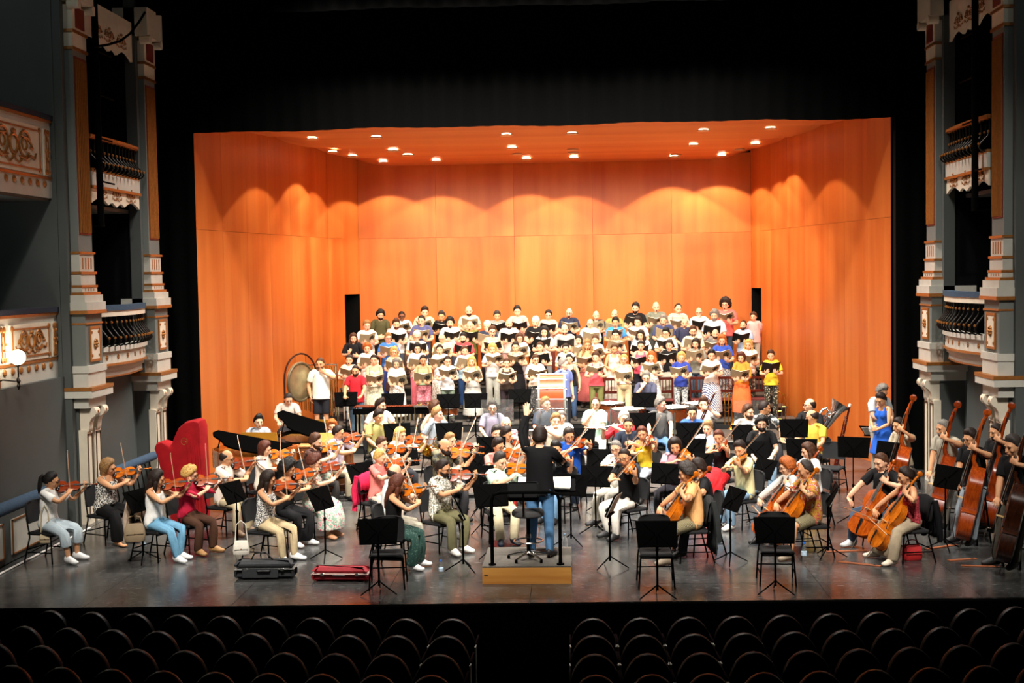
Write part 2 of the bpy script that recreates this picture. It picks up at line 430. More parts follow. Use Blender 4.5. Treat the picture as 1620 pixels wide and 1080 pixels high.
def weights(V, skirt=False, arm=True):
    n = len(V); Wt = np.zeros((n, NB)); x, y, z = V[:, 0], V[:, 1], V[:, 2]; ax = np.abs(x)
    A = S(ax, .125, .205) * S(z, 1.25, 1.335) if arm else np.zeros(n)
    A = np.where(ax > .24, np.where(z > 1.15, 1.0, A), A)
    B = 1 - A
    sp = S(z, .96, 1.08); ch = S(z, 1.10, 1.26); nk = S(z, 1.415, 1.475); hd = S(z, 1.49, 1.535)
    hd = np.where((y < -.03) & (z > 1.47), 1.0, hd)
    th = 1 - S(z, .80, .955)
    sh = 1 - S(z, .42, .545); ft = 1 - S(z, .055, .115); toe = np.zeros(n)
    if skirt: ft = np.zeros(n)
    lw = S(x, -.12, .12) if skirt else S(x, -.018, .018)
    up = B * (1 - th)
    Wt[:, 0] = up * (1 - sp); Wt[:, 1] = up * sp * (1 - ch); Wt[:, 2] = up * sp * ch * (1 - nk) * (1 - hd)
    Wt[:, 3] = up * sp * ch * nk * (1 - hd); Wt[:, 4] = up * hd
    for s, side in (('L', lw), ('R', 1 - lw)):
        l = B * th * side
        Wt[:, BI['thigh'+s]] = l * (1 - sh); Wt[:, BI['shin'+s]] = l * sh * (1 - ft); Wt[:, BI['foot'+s]] = l * sh * ft
        a = A * ((x > 0) if s == 'L' else (x <= 0))
        f = S(ax, .425, .495); w2 = S(ax, .54, .66); h = S(ax, .695, .725)
        thumb = (S(-y, .040, .050) * (ax > .72) * (ax < .83)) * ((y < -.0385 - np.clip((ax-.785)*.2, 0, 1)) | (ax < .765))
        fing = S(ax, .79, .808) * (1 - thumb); fb = S(ax, .828, .846)
        Wt[:, BI['uarm'+s]] = a * (1 - f); Wt[:, BI['fore'+s]] = a * f * (1 - w2); Wt[:, BI['wrist'+s]] = a * f * w2 * (1 - h)
        Wt[:, BI['hand'+s]] = a * h * (1 - fing) * (1 - thumb); Wt[:, BI['thumb'+s]] = a * h * thumb
        Wt[:, BI['fa'+s]] = a * h * fing * (1 - fb); Wt[:, BI['fb'+s]] = a * h * fing * fb
    t = Wt.sum(1, keepdims=True); t[t == 0] = 1
    return Wt / t
REST = {}
def rest(kind, sx, tris):
    key = (kind, sx)
    if key in REST: return REST[key]
    if kind == 'body': V, F = remeshed(body_mb(sx), .0055, tris, 2)
    elif kind in ('shoeL', 'shoeR'):
        mb = shoe_mb(1 if kind == 'shoeL' else -1, sx); V, F = np.array([tuple(v) for v in mb.v]), mb.f
    elif kind in ('tee', 'blouse', 'shirt', 'long', 'tank', 'halter', 'cami'): V, F = remeshed(top_mb(kind, sx), .011, tris, 6)
    else: V, F = remeshed(bottom_mb(kind, sx), .012, tris, 6)
    REST[key] = (V, F, weights(V, 'skirt' in kind))
    if kind in ('shoeL', 'shoeR'):
        w = np.zeros((len(V), NB)); w[:, BI['foot' + kind[-1]]] = 1; REST[key] = (V, F, w)
    return REST[key]
# ---- posing
def Rx(a): return np.array(Matrix.Rotation(R(a), 3, 'X'))
def Ry(a): return np.array(Matrix.Rotation(R(a), 3, 'Y'))
def Rz(a): return np.array(Matrix.Rotation(R(a), 3, 'Z'))
def nrm(v): v = np.asarray(v, float); return v / (np.linalg.norm(v) + 1e-9)
def fr(d, b):
    d = nrm(d); b = np.asarray(b, float); b = nrm(b - d * np.dot(b, d)); return np.stack([d, b, np.cross(d, b)], 1)
def half(Ra, Rb, t=.5):
    q = Matrix(Ra.tolist()).to_quaternion().slerp(Matrix(Rb.tolist()).to_quaternion(), t)
    return np.array(q.to_matrix())
class Pose: pass
HS = 1.07
def ik(a, target, L1, L2, pole):
    d = target - a; D = np.linalg.norm(d); D2 = min(max(D, abs(L1 - L2) + .02), (L1 + L2) * .997)
    u = d / (D + 1e-9); tgt = a + u * D2
    x = (L1*L1 - L2*L2 + D2*D2) / (2*D2); h = math.sqrt(max(0, L1*L1 - x*x))
    p = np.asarray(pole, float); p = p - u * np.dot(p, u)
    if np.linalg.norm(p) < 1e-4: p = np.array([0, -1e-2, -1.0])
    return a + u * x + nrm(p) * h, tgt
def make_pose(sx, pelvis=(0, 0, .93), tilt=0, lean=0, twist=0, side=0, head=(0, 0, 0), legs=None, arms=None, curl=(25, 25), shrug=(0, 0)):
    """arms: {'L': (wrist, elbow pole, hand dir, palm normal)}, legs: {'L': (ankle, knee pole, toe dir)}; all in a 1.72 m body facing -Y"""
    T = [None] * NB; I = np.eye(3)
    def setb(name, Rm, pr, pp): T[BI[name]] = (Rm, np.asarray(pp) - Rm @ np.asarray(pr))
    def ap(name, p): Rm, t = T[BI[name]]; return Rm @ np.asarray(p, float) + t
    Rp = Rx(tilt); setb('pelvis', Rp, (0, 0, .93), pelvis)
    Rc = Rz(twist) @ Rx(lean) @ Ry(side)
    Rs = half(Rp, Rc)
    setb('spine', Rs, (0, 0, 1.0), ap('pelvis', (0, 0, 1.0)))
    setb('chest', Rc, (0, 0, 1.17), ap('spine', (0, 0, 1.17)))
    Rh = Rz(head[0]) @ Rx(head[1]) @ Ry(head[2] if len(head) > 2 else 0)
    setb('neck', half(Rc, Rh), (0, .01, 1.425), ap('chest', (0, .01, 1.425)))
    setb('head', Rh * HS, (0, .005, 1.51), ap('neck', (0, .002, 1.482)))
    P = Pose(); P.T = T; P.hand = {}
    for s, sg, shr in (('L', 1, shrug[0]), ('R', -1, shrug[1])):
        # legs
        hip = ap('pelvis', (sg*.092, 0, .90)); an, pole, toe = legs[s]
        knee, an = ik(hip, np.asarray(an, float), .42, .40, pole)
        d1 = nrm(knee - hip); d2 = nrm(an - knee); b = np.asarray(pole, float)
        setb('thigh'+s, fr(d1, b) @ fr((0, 0, -1), (0, -1, 0)).T, (sg*.092, 0, .90), hip)
        bend = b if np.linalg.norm(np.cross(d2, b)) > .2 else np.asarray(toe, float)
        setb('shin'+s, fr(d2, bend) @ fr((0, 0, -1), (0, -1, 0)).T, (sg*.092, 0, .48), knee)
        td = nrm(toe)
        setb('foot'+s, fr(td, (0, 0, 1)) @ fr((0, -1, 0), (0, 0, 1)).T, (sg*.092, 0, .08), an)
        T[BI['toe'+s]] = T[BI['foot'+s]]
        # arms
        shx = SHX[sx]
        sh0 = np.array((sg*shx, 0, ARMZ)); shp = ap('chest', sh0) + np.array((0, 0, shr))
        wr, pole, hd, pn = arms[s]
        L1 = .46 - shx; L2 = .25
        el, wp = ik(shp, np.asarray(wr, float), L1, L2, pole)
        d1 = nrm(el - shp); d2 = nrm(wp - el); d0 = np.array((sg, 0, 0.)); f0 = np.array((0, -1., 0))
        bd = d2 - d1 * np.dot(d1, d2)
        if np.linalg.norm(bd) < .05: bd = -np.asarray(pole, float)
        setb('uarm'+s, fr(d1, bd) @ fr(d0, f0).T, sh0, shp)
        h1 = np.cross(d1, nrm(bd)); b2 = np.cross(h1, d2)
        Rf = fr(d2, b2) @ fr(d0, f0).T; setb('fore'+s, Rf, (sg*.46, 0, ARMZ), el)
        if hd is None: hd = d2
        hd = nrm(hd); pn = np.asarray(pn, float)
        Rhd = fr(hd, pn) @ fr(d0, (0, 0, -1.)).T
        Rtw = fr(d2, pn) @ fr(d0, (0, 0, -1.)).T
        setb('wrist'+s, half(Rf, Rtw, .6), (sg*.59, 0, ARMZ), ap('fore'+s, (sg*.59, 0, ARMZ)))
        setb('hand'+s, Rhd, (sg*.71, 0, ARMZ), wp)
        pnn = nrm(pn - hd * np.dot(pn, hd)); ax = np.cross(hd, pnn)
        c1 = curl[0 if s == 'L' else 1]
        ra = np.array(Matrix.Rotation(R(c1), 3, Vector(ax))) @ Rhd
        setb('fa'+s, ra, (sg*.797, 0, ARMZ), ap('hand'+s, (sg*.797, 0, ARMZ)))
        rb = np.array(Matrix.Rotation(R(c1 * 1.9), 3, Vector(ax))) @ Rhd
        setb('fb'+s, rb, (sg*.838, 0, ARMZ), ap('fa'+s, (sg*.838, 0, ARMZ)))
        rt = np.array(Matrix.Rotation(R(min(40, c1 * .7)), 3, Vector(ax))) @ Rhd
        setb('thumb'+s, rt, (sg*.715, -.018, ARMZ), ap('hand'+s, (sg*.715, -.018, ARMZ)))
        P.hand[s] = (wp, hd, pnn, el)
    P.R = np.stack([t[0] for t in T]); P.t = np.stack([t[1] for t in T])
    P.head = T[4]; P.ap = ap
    P.top = ap('head', (0, .0, 1.732))
    return P
def skin(P, V, Wt):
    M = np.einsum('nb,bij->nij', Wt, P.R); t = Wt @ P.t
    return np.einsum('nij,nj->ni', M, V) + t
# ---- hair
def headdist(d):       # distance from HEADC to the head surface in direction d (n,3)
    def hit(c, r):
        o = (np.array(HEADC) - np.array(c)) / np.array(r); dd = d / np.array(r)
        A = (dd**2).sum(1); Bq = (dd * o).sum(1); Cq = (o**2).sum() - 1
        disc = Bq**2 - A*Cq
        return np.where(disc > 0, (-Bq + np.sqrt(np.maximum(disc, 0))) / A, 0)
    return np.maximum(hit(HEADC, SK), hit(JAWC, JW))
HAIR = {}
def hair_rest(style):
    if style in HAIR: return HAIR[style]
    rs = np.random.RandomState(len(style) * 7 + ord(style[0]))
    n, m = 28, 20; V = []; F = []
    for i in range(m + 1):
        a = math.pi * i / m
        for k in range(n):
            t = 2*math.pi*k/n; V.append((math.sin(a)*math.cos(t), math.sin(a)*math.sin(t), math.cos(a)))
    for i in range(m):
        for k in range(n): F.append((i*n+k, (i+1)*n+k, (i+1)*n+(k+1) % n, i*n+(k+1) % n))
    d = np.array(V); el = np.arcsin(np.clip(d[:, 2], -1, 1)); fwd = -d[:, 1] / np.sqrt(d[:, 0]**2 + d[:, 1]**2 + 1e-9)
    fwd = np.where(np.abs(d[:, 2]) > .995, 0, fwd)
    el = np.degrees(el); r = headdist(d)
    # hairline: low at the nape, over the ears at the sides, high on the brow
    line = np.interp(fwd, [-1, -.3, .05, .3, .5, .75, 1], [-44, -34, -12, 6, 26, 38, 42])
    thick = .013; noise = rs.rand(len(d)) * .004
    if style in ('bald', 'ring'): line = np.interp(fwd, [-1, -.3, .15, .35, .5, 1], [-42, -30, -8, 60, 95, 95])
    mask = 1 / (1 + np.exp(-(el - line) / 4.0))
    if style == 'bald': mask = mask * (1 / (1 + np.exp((el - 16) / 5.0))); thick = .002
    if style == 'ring': mask = mask * (1 / (1 + np.exp((el - 38) / 4.0))); thick = .007
    if style == 'receding': line = np.interp(fwd, [-1, -.3, .15, .35, .7, 1], [-42, -30, -8, 30, 58, 62]); mask = 1 / (1 + np.exp(-(el - line) / 4.0)); thick = .008
    if style == 'buzz': thick = .005
    if style == 'short': thick = .010 + .016 * np.clip((el - 15) / 50, 0, 1)
    if style == 'quiff': thick = .013 + .03 * np.clip((el - 25) / 50, 0, 1) * np.clip(fwd + .3, 0, 1)
    if style in ('curly', 'bigcurly', 'afro'):
        thick = {'curly': .020, 'bigcurly': .040, 'afro': .05}[style]; noise = rs.rand(len(d)) * .022
        line = np.interp(fwd, [-1, -.3, .15, .45, .75, 1], [-58 if style != 'curly' else -45, -45 if style != 'curly' else -32, -20, 8, 30, 36]); mask = 1 / (1 + np.exp(-(el - line) / 4.0))
    if style in ('bob', 'long', 'longcurly'):
        thick = .02; line = np.interp(fwd, [-1, -.1, .3, .5, .75, 1], [-60, -55, -45, 5, 32, 38]); mask = 1 / (1 + np.exp(-(el - line) / 4.0))
    if style == 'bob': thick = .028
    if style in ('up', 'pony', 'bun'): thick = .012
    ramp = np.clip((el - line) / 20 + .15, .15, 1) ** .8
    lump = 1 + (.22 if 'urly' in style else .14) * np.sin(d[:, 0]*17 + 1) * np.sin(d[:, 1]*13) + (.16 if 'urly' in style else .10) * np.sin(d[:, 2]*19 + d[:, 0]*11)
    noise = noise + rs.rand(len(d)) * .004
    r2 = r + (thick * 1.15 * lump + noise) * mask * ramp + .003 * mask - .012 * (1 - mask)
    P = np.array(HEADC) + d * r2[:, None]
    mb = MB(); mb.add([tuple(p) for p in P], F)
    if style == 'bob':
        mb.tube([(0, .03, 1.64), (0, .035, 1.56), (0, .03, 1.49), (0, .02, 1.47)], [(.10, .085), (.103, .085), (.095, .08), (.085, .07)], 18, up=(0, 1, 0))
        mb.v = [(x, y, z) if not (i >= len(P) and y < -.012) else (x, -.012 + (y + .012) * .1, z) for i, (x, y, z) in enumerate(mb.v)]
    if style in ('long', 'longcurly'):
        w = .015 if style == 'longcurly' else 0
        for (yy, zz) in ((0, 0),):
            mb.tube([(0, .045, 1.66), (0, .06, 1.55), (0, .085, 1.44), (0, .105, 1.33), (0, .105, 1.22), (0, .10, 1.19)], [(.092, .06), (.10+w, .06+w), (.115+w, .052+w), (.115+w, .045+w), (.095, .035), (.06, .02)], 16, up=(0, 1, 0))
        for s in (1, -1):
            mb.tube([(s*.078, -.005, 1.63), (s*.09, -.005, 1.55), (s*.092, -.02, 1.46), (s*.09, -.05, 1.38), (s*.085, -.07, 1.30)], [(.022, .03), (.026+w, .034+w), (.028+w, .03+w), (.025+w, .024+w), (.012, .012)], 10)
    if style == 'pony':
        mb.tube([(0, .095, 1.655), (0, .135, 1.66), (0, .155, 1.61), (0, .15, 1.52), (0, .145, 1.43), (0, .14, 1.37)], [.018, .026, .034, .034, .026, .008], 10)
    if style == 'bun': mb.ell((0, .10, 1.665), (.045, .04, .042), 10, 8)
    if style == 'up': mb.ell((0, .105, 1.60), (.045, .03, .05), 10, 8)
    V = np.array([tuple(v) for v in mb.v])
    if style == 'longcurly':
        V = V + (rs.rand(*V.shape) - .5) * .026 * (V[:, 2:3] < 1.60)
    # hair hangs from the head; below the shoulders it follows the chest
    Wt = np.zeros((len(V), NB)); lo = S(V[:, 2], 1.36, 1.50); Wt[:, 4] = lo; Wt[:, 2] = 1 - lo
    if style == 'pony': Wt[:] = 0; Wt[:, 4] = 1
    HAIR[style] = (V, mb.f, Wt); return HAIR[style]
def beard_rest(kind):
    key = 'beard' + kind
    if key in HAIR: return HAIR[key]
    n, m = 24, 14; V = []; F = []
    for i in range(m + 1):
        el = R(-80 + 95 * i / m)
        for k in range(n):
            t = R(-115 + 230 * k / (n - 1)); V.append((math.cos(el)*math.sin(t), -math.cos(el)*math.cos(t), math.sin(el)))
    for i in range(m):
        for k in range(n - 1): F.append((i*n+k, i*n+k+1, (i+1)*n+k+1, (i+1)*n+k))
    d = np.array(V); el = np.degrees(np.arcsin(d[:, 2])); az = np.degrees(np.arctan2(np.abs(d[:, 0]), -d[:, 1]))
    r = headdist(d)
    topl = np.interp(az, [0, 20, 40, 70, 90, 115], [-27, -28, -38, -32, 0, 6])
    if kind == 'goatee': topl = np.interp(az, [0, 22, 34, 115], [-29, -30, -80, -95])
    mask = 1 / (1 + np.exp((el - topl) / 2.5)) * (1 / (1 + np.exp((az - 96) / 4)))
    th = {'full': .013, 'big': .03, 'goatee': .014, 'stubble': .005}[kind]
    P = np.array(HEADC) + d * (r + th * mask * np.clip(1.4 - np.abs(az) / 110, .4, 1.3) - .014 * (1 - mask))[:, None]
    if kind in ('full', 'big', 'goatee', 'stubble'):      # moustache
        mb = MB(); mb.add([tuple(p) for p in P], F)
        mb.tube([(-.032, -.077, 1.545), (-.014, -.094, 1.557), (0, -.097, 1.560), (.014, -.094, 1.557), (.032, -.077, 1.545)], [.005, .006, .005, .006, .005], 6)
    V = np.array([tuple(v) for v in mb.v]); Wt = np.zeros((len(V), NB)); Wt[:, 4] = 1
    HAIR[key] = (V, mb.f, Wt); return HAIR[key]
def headthing(key, fn):
    if key in HAIR: return HAIR[key]
    mb = MB(); fn(mb); V = np.array([tuple(v) for v in mb.v]); Wt = np.zeros((len(V), NB)); Wt[:, 4] = 1
    HAIR[key] = (V, mb.f, Wt); return HAIR[key]
def f_eyes(mb):
    for s in (1, -1):
        mb.ell((s*.032, -.088, 1.611), (.0105, .006, .0048), 8, 6)
def f_brows(mb):
    for s in (1, -1): mb.tube([(s*.016, -.097, 1.634), (s*.034, -.096, 1.639), (s*.052, -.082, 1.633)], [.0028, .003, .002], 6)
def f_mouth(mb): mb.ell((0, -.0965, 1.540), (.021, .006, .0055), 10, 6)
def f_mouth_open(mb): mb.ell((0, -.096, 1.536), (.017, .008, .016), 10, 8)
def f_glasses(mb):
    M = Matrix.Rotation(R(90), 3, 'X')
    for s in (1, -1):
        mb.torus((s*.034, -.108, 1.608), .024, .003, 14, 5, M)
        mb.tube([(s*.058, -.105, 1.612), (s*.078, -.06, 1.615), (s*.084, .015, 1.615)], .0025, 5)
    mb.tube([(-.011, -.111, 1.612), (.011, -.111, 1.612)], .0028, 5)
def f_watch(mb): pass
SKIN = {'light': '#e8b491', 'fair': '#f0c3a3', 'tan': '#d49a70', 'dark': '#7a4a32', 'pink': '#ec ae94'.replace(' ', '')}
HAIRC = {'black': '#14100e', 'dark': '#241711', 'brown': '#4a2c1a', 'auburn': '#54291a', 'ginger': '#a8561f', 'blonde': '#c99e58', 'grey': '#77716a', 'white': '#d9d6cf', 'saltpepper': '#332c28', 'sandy': '#8f6a40'}
def objof(name, V, F, m, parent):
    me = bpy.data.meshes.new(name); me.from_pydata(V.tolist(), [], F); me.materials.append(m)
    me.polygons.foreach_set('use_smooth', np.ones(len(F), bool)); me.update()
    o = bpy.data.objects.new(name, me); COL.objects.link(o)
    if parent is not None: o.parent = parent
    return o
def normals(V, F):
    N = np.zeros_like(V)
    for f in F:
        a, b_, c = V[f[0]], V[f[1]], V[f[2]]; n = np.cross(b_ - a, c - a)
        for i in f: N[i] += n
    return N / (np.linalg.norm(N, axis=1, keepdims=True) + 1e-9)
TUCK = {}
def tuck(sx, tk, bk):      # skin lies a little deeper wherever clothes cover it
    key = (sx, tk, bk)
    if key in TUCK: return TUCK[key]
    V, F, Wt = REST[('body', sx)]
    if ('n', sx) not in TUCK: TUCK[('n', sx)] = normals(V, F)
    N = TUCK[('n', sx)]; ax = np.abs(V[:, 0]); z = V[:, 2]; c = np.zeros(len(V))
    xe = {'tee': .355, 'shirt': .39, 'blouse': .50, 'long': .68}.get(tk, 0)
    if xe: c = np.maximum(c, S(xe - ax, 0, .015) * S(z, .85, .9) * S(1.43 - z, 0, .015))
    else:
        zt = {'tank': 1.345, 'halter': 1.345, 'cami': 1.29}[tk]; c = np.maximum(c, S(zt - z, 0, .015) * S(z, .9, .93) * (ax < .2))
    ze = {'skirt': .52, 'longskirt': .2, 'shorts': .54, 'crop': .28}.get(bk, .11)
    c = np.maximum(c, S(z - ze, 0, .015) * S(1.0 - z, 0, .02) * (ax < .3))
    knee = np.exp(-((z - .48) / .07)**2) * (ax < .3) + np.exp(-((z - .86) / .08)**2) * (ax < .3)
    TUCK[key] = N * (c * (.017 + .016 * knee))[:, None]; return TUCK[key]
def clothmat(c):
    if isinstance(c, tuple): return pattern(*c)
    return mat(c, .85, 0, .10, 14, 'cloth', spec=.2)
def person(P, sx, h, Mw, label, group, skin_='light', hair=('short', 'dark'), top=('tee', '#ffffff'), bottom=('trousers', '#222222'), beard=None, glasses=False, shoes='#1a1a1a', sing=False, open_=False, sandals=False, girth=1.0, extra=None):
    k = h / 1.72
    def fin(V): return V * k
    def g(V):
        if girth != 1.0: V = V * np.array([girth, girth, 1.0])
        return V
    def wide(part):
        V, F, Wt = part
        if girth == 1.0: return V, F, Wt
        f = 1 + (girth - 1) * S(1.46 - V[:, 2], 0, .12) * (np.abs(V[:, 0]) < .26)
        V = V * np.stack([f, f * (1 + (girth - 1) * .6), np.ones(len(V))], 1); return V, F, Wt
    V, F, Wt = wide(rest('body', sx, 3600)); V = V - tuck(sx, top[0], bottom[0]); o = objof('person', fin(skin(P, V, Wt)), F, mat(SKIN[skin_], .55, 0, .05, 18, 'skin', spec=.3), None)
    o.matrix_world = Mw; tag(o, label, 'person', group)
    def child(name, part, m): 
        V, F, Wt = part; return objof(name, fin(skin(P, V, Wt)), F, m, o)
    tn = {'tee': 't_shirt', 'shirt': 'shirt', 'blouse': 'blouse', 'long': 'long_sleeved_shirt', 'tank': 'tank_top', 'halter': 'halter_top', 'cami': 'camisole'}[top[0]]
    child(tn, wide(rest(top[0], sx, 1100)), clothmat(top[1]))
    bn = {'skirt': 'skirt', 'longskirt': 'long_skirt', 'shorts': 'shorts'}.get(bottom[0], 'trousers')
    child(bn, wide(rest(bottom[0], sx, 900)), clothmat(bottom[1]))
    if shoes:
        for s in 'LR': child('shoe', rest('shoe' + s, sx, 0), mat(shoes, .6, 0, 0, name='shoe'))
    curl_ = 'urly' in hair[0] or hair[0] == 'afro'; hm = mat(HAIRC[hair[1]], .6, 0, .55, 55, 'hair', spec=.3, bump=.9 if curl_ else .5)
    if hair[0] != 'none': child('hair', hair_rest(hair[0]), hm)
    if beard: child('beard', beard_rest(beard if isinstance(beard, str) else beard[0]), hm if isinstance(beard, str) else mat(HAIRC[beard[1]], .6, 0, .3, 40, 'hair', spec=.3))
    child('eyes', headthing('eyes', f_eyes), mat('#2a1c16', .3, name='eyes'))
    child('eyebrows', headthing('brows', f_brows), hm)
    child('mouth', headthing('mo' if sing else 'm', f_mouth_open if sing else f_mouth), mat('#5a1d1a' if sing else '#a8574c', .5, name='lips'))
    if glasses: child('glasses', headthing('glasses', f_glasses), mat('#17130f', .25, name='spectacle_frame'))
    o['_k'] = k
    del o['_k']
    return o
# ------------------------------------------------------------------ materials used often
BLACKMETAL = mat('#030303', .7, .0, name='black_painted_metal', spec=.03)
CHROME = mat('#c9c9c6', .18, 1.0, name='chrome')
SEATCLOTH = mat('#0b0c0e', .9, 0, .2, 60, 'black_seat_cloth')
EBONY = mat('#0b0908', .35, name='ebony')
STRING = mat('#d8d4c8', .3, .8, name='string_metal')
BOWHAIR = mat('#e9e2cf', .7, name='bow_hair')
PAPER = mat('#f4f1e6', .8, name='paper')
BRASS = mat('#d8a93f', .22, 1.0, name='brass')
SILVER = mat('#dcdcd8', .18, 1.0, name='silver')
PERNAMBUCO = mat('#9a6236', .45, name='bow_wood')
def varnish(c1, c2): return wood(c1, c2, .26, 3.0, (14, 3, 14), 'varnished_wood', .35)
VARN = [varnish('#8a3406', '#b9560f'), varnish('#6d2205', '#93380b'), varnish('#a24a08', '#cf7316'), varnish('#7d2b08', '#a8480f')]
# ------------------------------------------------------------------ bowed string instruments (origin: bottom of the body, +Y to the scroll, +Z out of the top)
def outline(L, wl, ww, wu):
    pts = [(0, 0), (.012, .42), (.06, .78), (.14, .97), (.22, 1.0), (.30, .95), (.37, .86), (.385, .90)]
    half_ = [(wl * b, L * a) for a, b in pts]
    half_ += [(ww*1.12, L*.42), (ww, L*.50), (ww*1.05, L*.57), (wu*.90, L*.635), (wu*.88, L*.66), (wu*.98, L*.74), (wu, L*.80), (wu*.93, L*.87), (wu*.72, L*.94), (wu*.38, L*.985), (wu*.12, L)]
    r = half_[1:]; l = [(-x, y) for x, y in reversed(r)]
    return [half_[0]] + r + l
def string_instrument(name, L, wl, ww, wu, dp, neck, head, m, endpin=0, sloped=False):
    root = empty(name)
    o = outline(L, wl, ww, wu)
    if sloped: o = [(x * (1 - .32 * S(np.array(y / L), .74, 1.0) ), y) for x, y in o]
    cx, cy = 0, L * .5; mb = MB()
    def ring(s, z): return [(x * s, cy + (y - cy) * (1 - (1 - s) * .8), z) for x, y in o]
    e = dp * .13
    mb.loft([ring(.15, -dp - e), ring(.6, -dp - e*.8), ring(.9, -dp - e*.25), ring(1.0, -dp), ring(.955, -dp + .0), ring(.955, -e*.3), ring(1.0, -e*.3), ring(1.0, 0), ring(.9, e*.25), ring(.6, e*.8), ring(.15, e)])
    mb.build('body', m, root, 50)
    # neck, pegbox and scroll
    w = wl * .10; mb = MB(); zt = e + .01 * L
    mb.tube([(0, L*.97, zt - dp*.45), (0, L + neck*.12, zt - w*.9), (0, L + neck, zt - w*.8)], [(w*1.25, min(dp*.4, .045)), (w*1.1, w*.95), (w*.9, w*.7)], 10, up=(0, 0, 1))
    mb.tube([(0, L+neck, zt - w*.7), (0, L+neck+head*.5, zt - w*1.3), (0, L+neck+head*.72, zt - w*1.9)], [(w*.95, w), (w*.8, w*.85), (w*.62, w*.7)], 8, up=(0, 0, 1))
    mb.build('neck', m, root, 50)
    sc = MB(); M = Matrix.Rotation(R(90), 3, 'Y'); q = head * .17
    sc.lathe([(.001, -w*1.15), (q*.6, -w*1.15), (q*.62, -w*.9), (q, -w*.75), (q*1.04, 0), (q, w*.75), (q*.62, w*.9), (q*.6, w*1.15), (.001, w*1.15)], (0, L+neck+head*.86, zt - w*1.9), 14, M=M)
    sc.torus((0, L+neck+head*.86, zt - w*1.9), q*.8, w*.3, 14, 5, M); sc.build('scroll', m, root, 50)
    pg = MB()
    for k in range(4):
        s = 1 if k % 2 else -1; y = L + neck + head * (.14 + .13 * k)
        pg.cyl((-s*w*.8, y, zt - w*1.2), (s*w*3.0, y, zt - w*1.2), w*.2, 6); pg.ell((s*w*3.4, y, zt - w*1.2), (w*.7, w*.5, w*.22), 8, 6)
    pg.build('pegs', EBONY, root)
    fb = MB(); fb.tube([(0, L*.72, zt + L*.03), (0, L + neck, zt)], [(w*1.45, w*.22), (w*.9, w*.22)], 8, up=(0, 0, 1)); fb.build('fingerboard', EBONY, root)
    br = MB(); by = L*.545; hb = L*.09
    br.prism([(-ww*.42, 0), (-ww*.36, hb*.5), (-ww*.28, hb*.92), (0, hb), (ww*.28, hb*.92), (ww*.36, hb*.5), (ww*.42, 0), (ww*.2, hb*.25), (-ww*.2, hb*.25)], -L*.006, L*.006, Matrix(((1, 0, 0, 0), (0, 0, 1, by), (0, 1, 0, e*.7), (0, 0, 0, 1))))
    br.build('bridge', mat('#d9b274', .5, name='maple'), root)
    tp = MB(); tp.tube([(0, L*.02, e*.8), (0, L*.1, e + hb*.35), (0, L*.32, e + hb*.5)], [(w*.7, w*.2), (w*.8, w*.25), (w*1.4, w*.25)], 8, up=(0, 0, 1)); tp.build('tailpiece', EBONY, root)
    st = MB()
    for k in range(4):
        x = (k - 1.5) * ww * .15
        st.tube([(x*.9, L*.32, e + hb*.55), (x, by, e*.7 + hb), (x*.55, L + neck, zt + w*.3)], L*.0022, 4)
    st.build('strings', STRING, root)
    for s in (1, -1):
        f = MB(); zz = e * .42
        f.tube([(s*ww*.50, L*.63, zz + e*.38), (s*ww*.62, L*.60, zz + e*.25), (s*ww*.72, L*.53, zz + e*.1), (s*ww*.88, L*.46, zz - e*.0), (s*ww*1.02, L*.445, zz - e*.05)], [(L*.014, e*.35), (L*.008, e*.35), (L*.009, e*.35), (L*.008, e*.35), (L*.014, e*.35)], 6, up=(0, 0, 1))
        f.build('f_hole', mat('#120703', .8, name='sound_hole'), root)
    if L < .5:
        c = MB(); c.ell((ww*.75, L*.075, e + .008), (wl*.42, L*.085, .012), 12, 6); c.build('chin_rest', EBONY, root)
    if endpin:
        c = MB(); c.cyl((0, .01, -dp*.5), (0, -endpin, -dp*.5), L*.007, 8); c.lathe([(L*.02, 0), (L*.013, -.03)], (0, 0, -dp*.5), 10, 'Y'); c.build('endpin', CHROME, root)
    return root
VIOLINS = [string_instrument('violin', .356, .103, .055, .083, .032, .135, .105, VARN[i]) for i in range(4)]
VIOLAS = [string_instrument('viola', .415, .123, .066, .098, .038, .152, .12, VARN[i]) for i in (2, 1)]
CELLOS = [string_instrument('cello', .755, .22, .12, .172, .115, .285, .22, VARN[i], .30) for i in (0, 2, 3)]
BASSES = [string_instrument('double_bass', 1.13, .335, .19, .262, .19, .50, .33, VARN[i], .16, True) for i in (3, 1)]
DARKBASS = string_instrument('double_bass', 1.13, .335, .19, .262, .19, .50, .33, varnish('#241008', '#3f1d0d'), .16, True)
def bow(name, L, th):
    root = empty(name); m = MB()
    m.tube([(0, 0, .016), (0, L*.3, .010), (0, L*.6, .007), (0, L*.97, .016), (0, L, .010)], [th, th, th*.85, th*.75, th*.7], 6); m.build('stick', PERNAMBUCO, root)
    h = MB(); h.box((0, L*.5, -.004), (.010, L*.94, .0025)); h.build('hair', BOWHAIR, root)
    f = MB(); f.rbox((0, .035, .004), (.013, .05, .024), .003); f.build('frog', EBONY, root)
    t = MB(); t.box((0, L*.985, .004), (.009, .014, .022)); t.build('tip', BOWHAIR, root)
    return root
BOW = bow('violin_bow', .745, .0052); CBOW = bow('cello_bow', .715, .0062); DBOW = bow('bass_bow', .72, .007)
PROTOS = VIOLINS + VIOLAS + CELLOS + BASSES + [DARKBASS, BOW, CBOW, DBOW]
def inst(proto, M, name=None, label=None, cat=None, group=None):
    o = copy_tree(proto)
    if name: o.name = name
    o.matrix_world = M
    if label: o['label'] = label
    if cat: o['category'] = cat
    if group: o['group'] = group
    return o
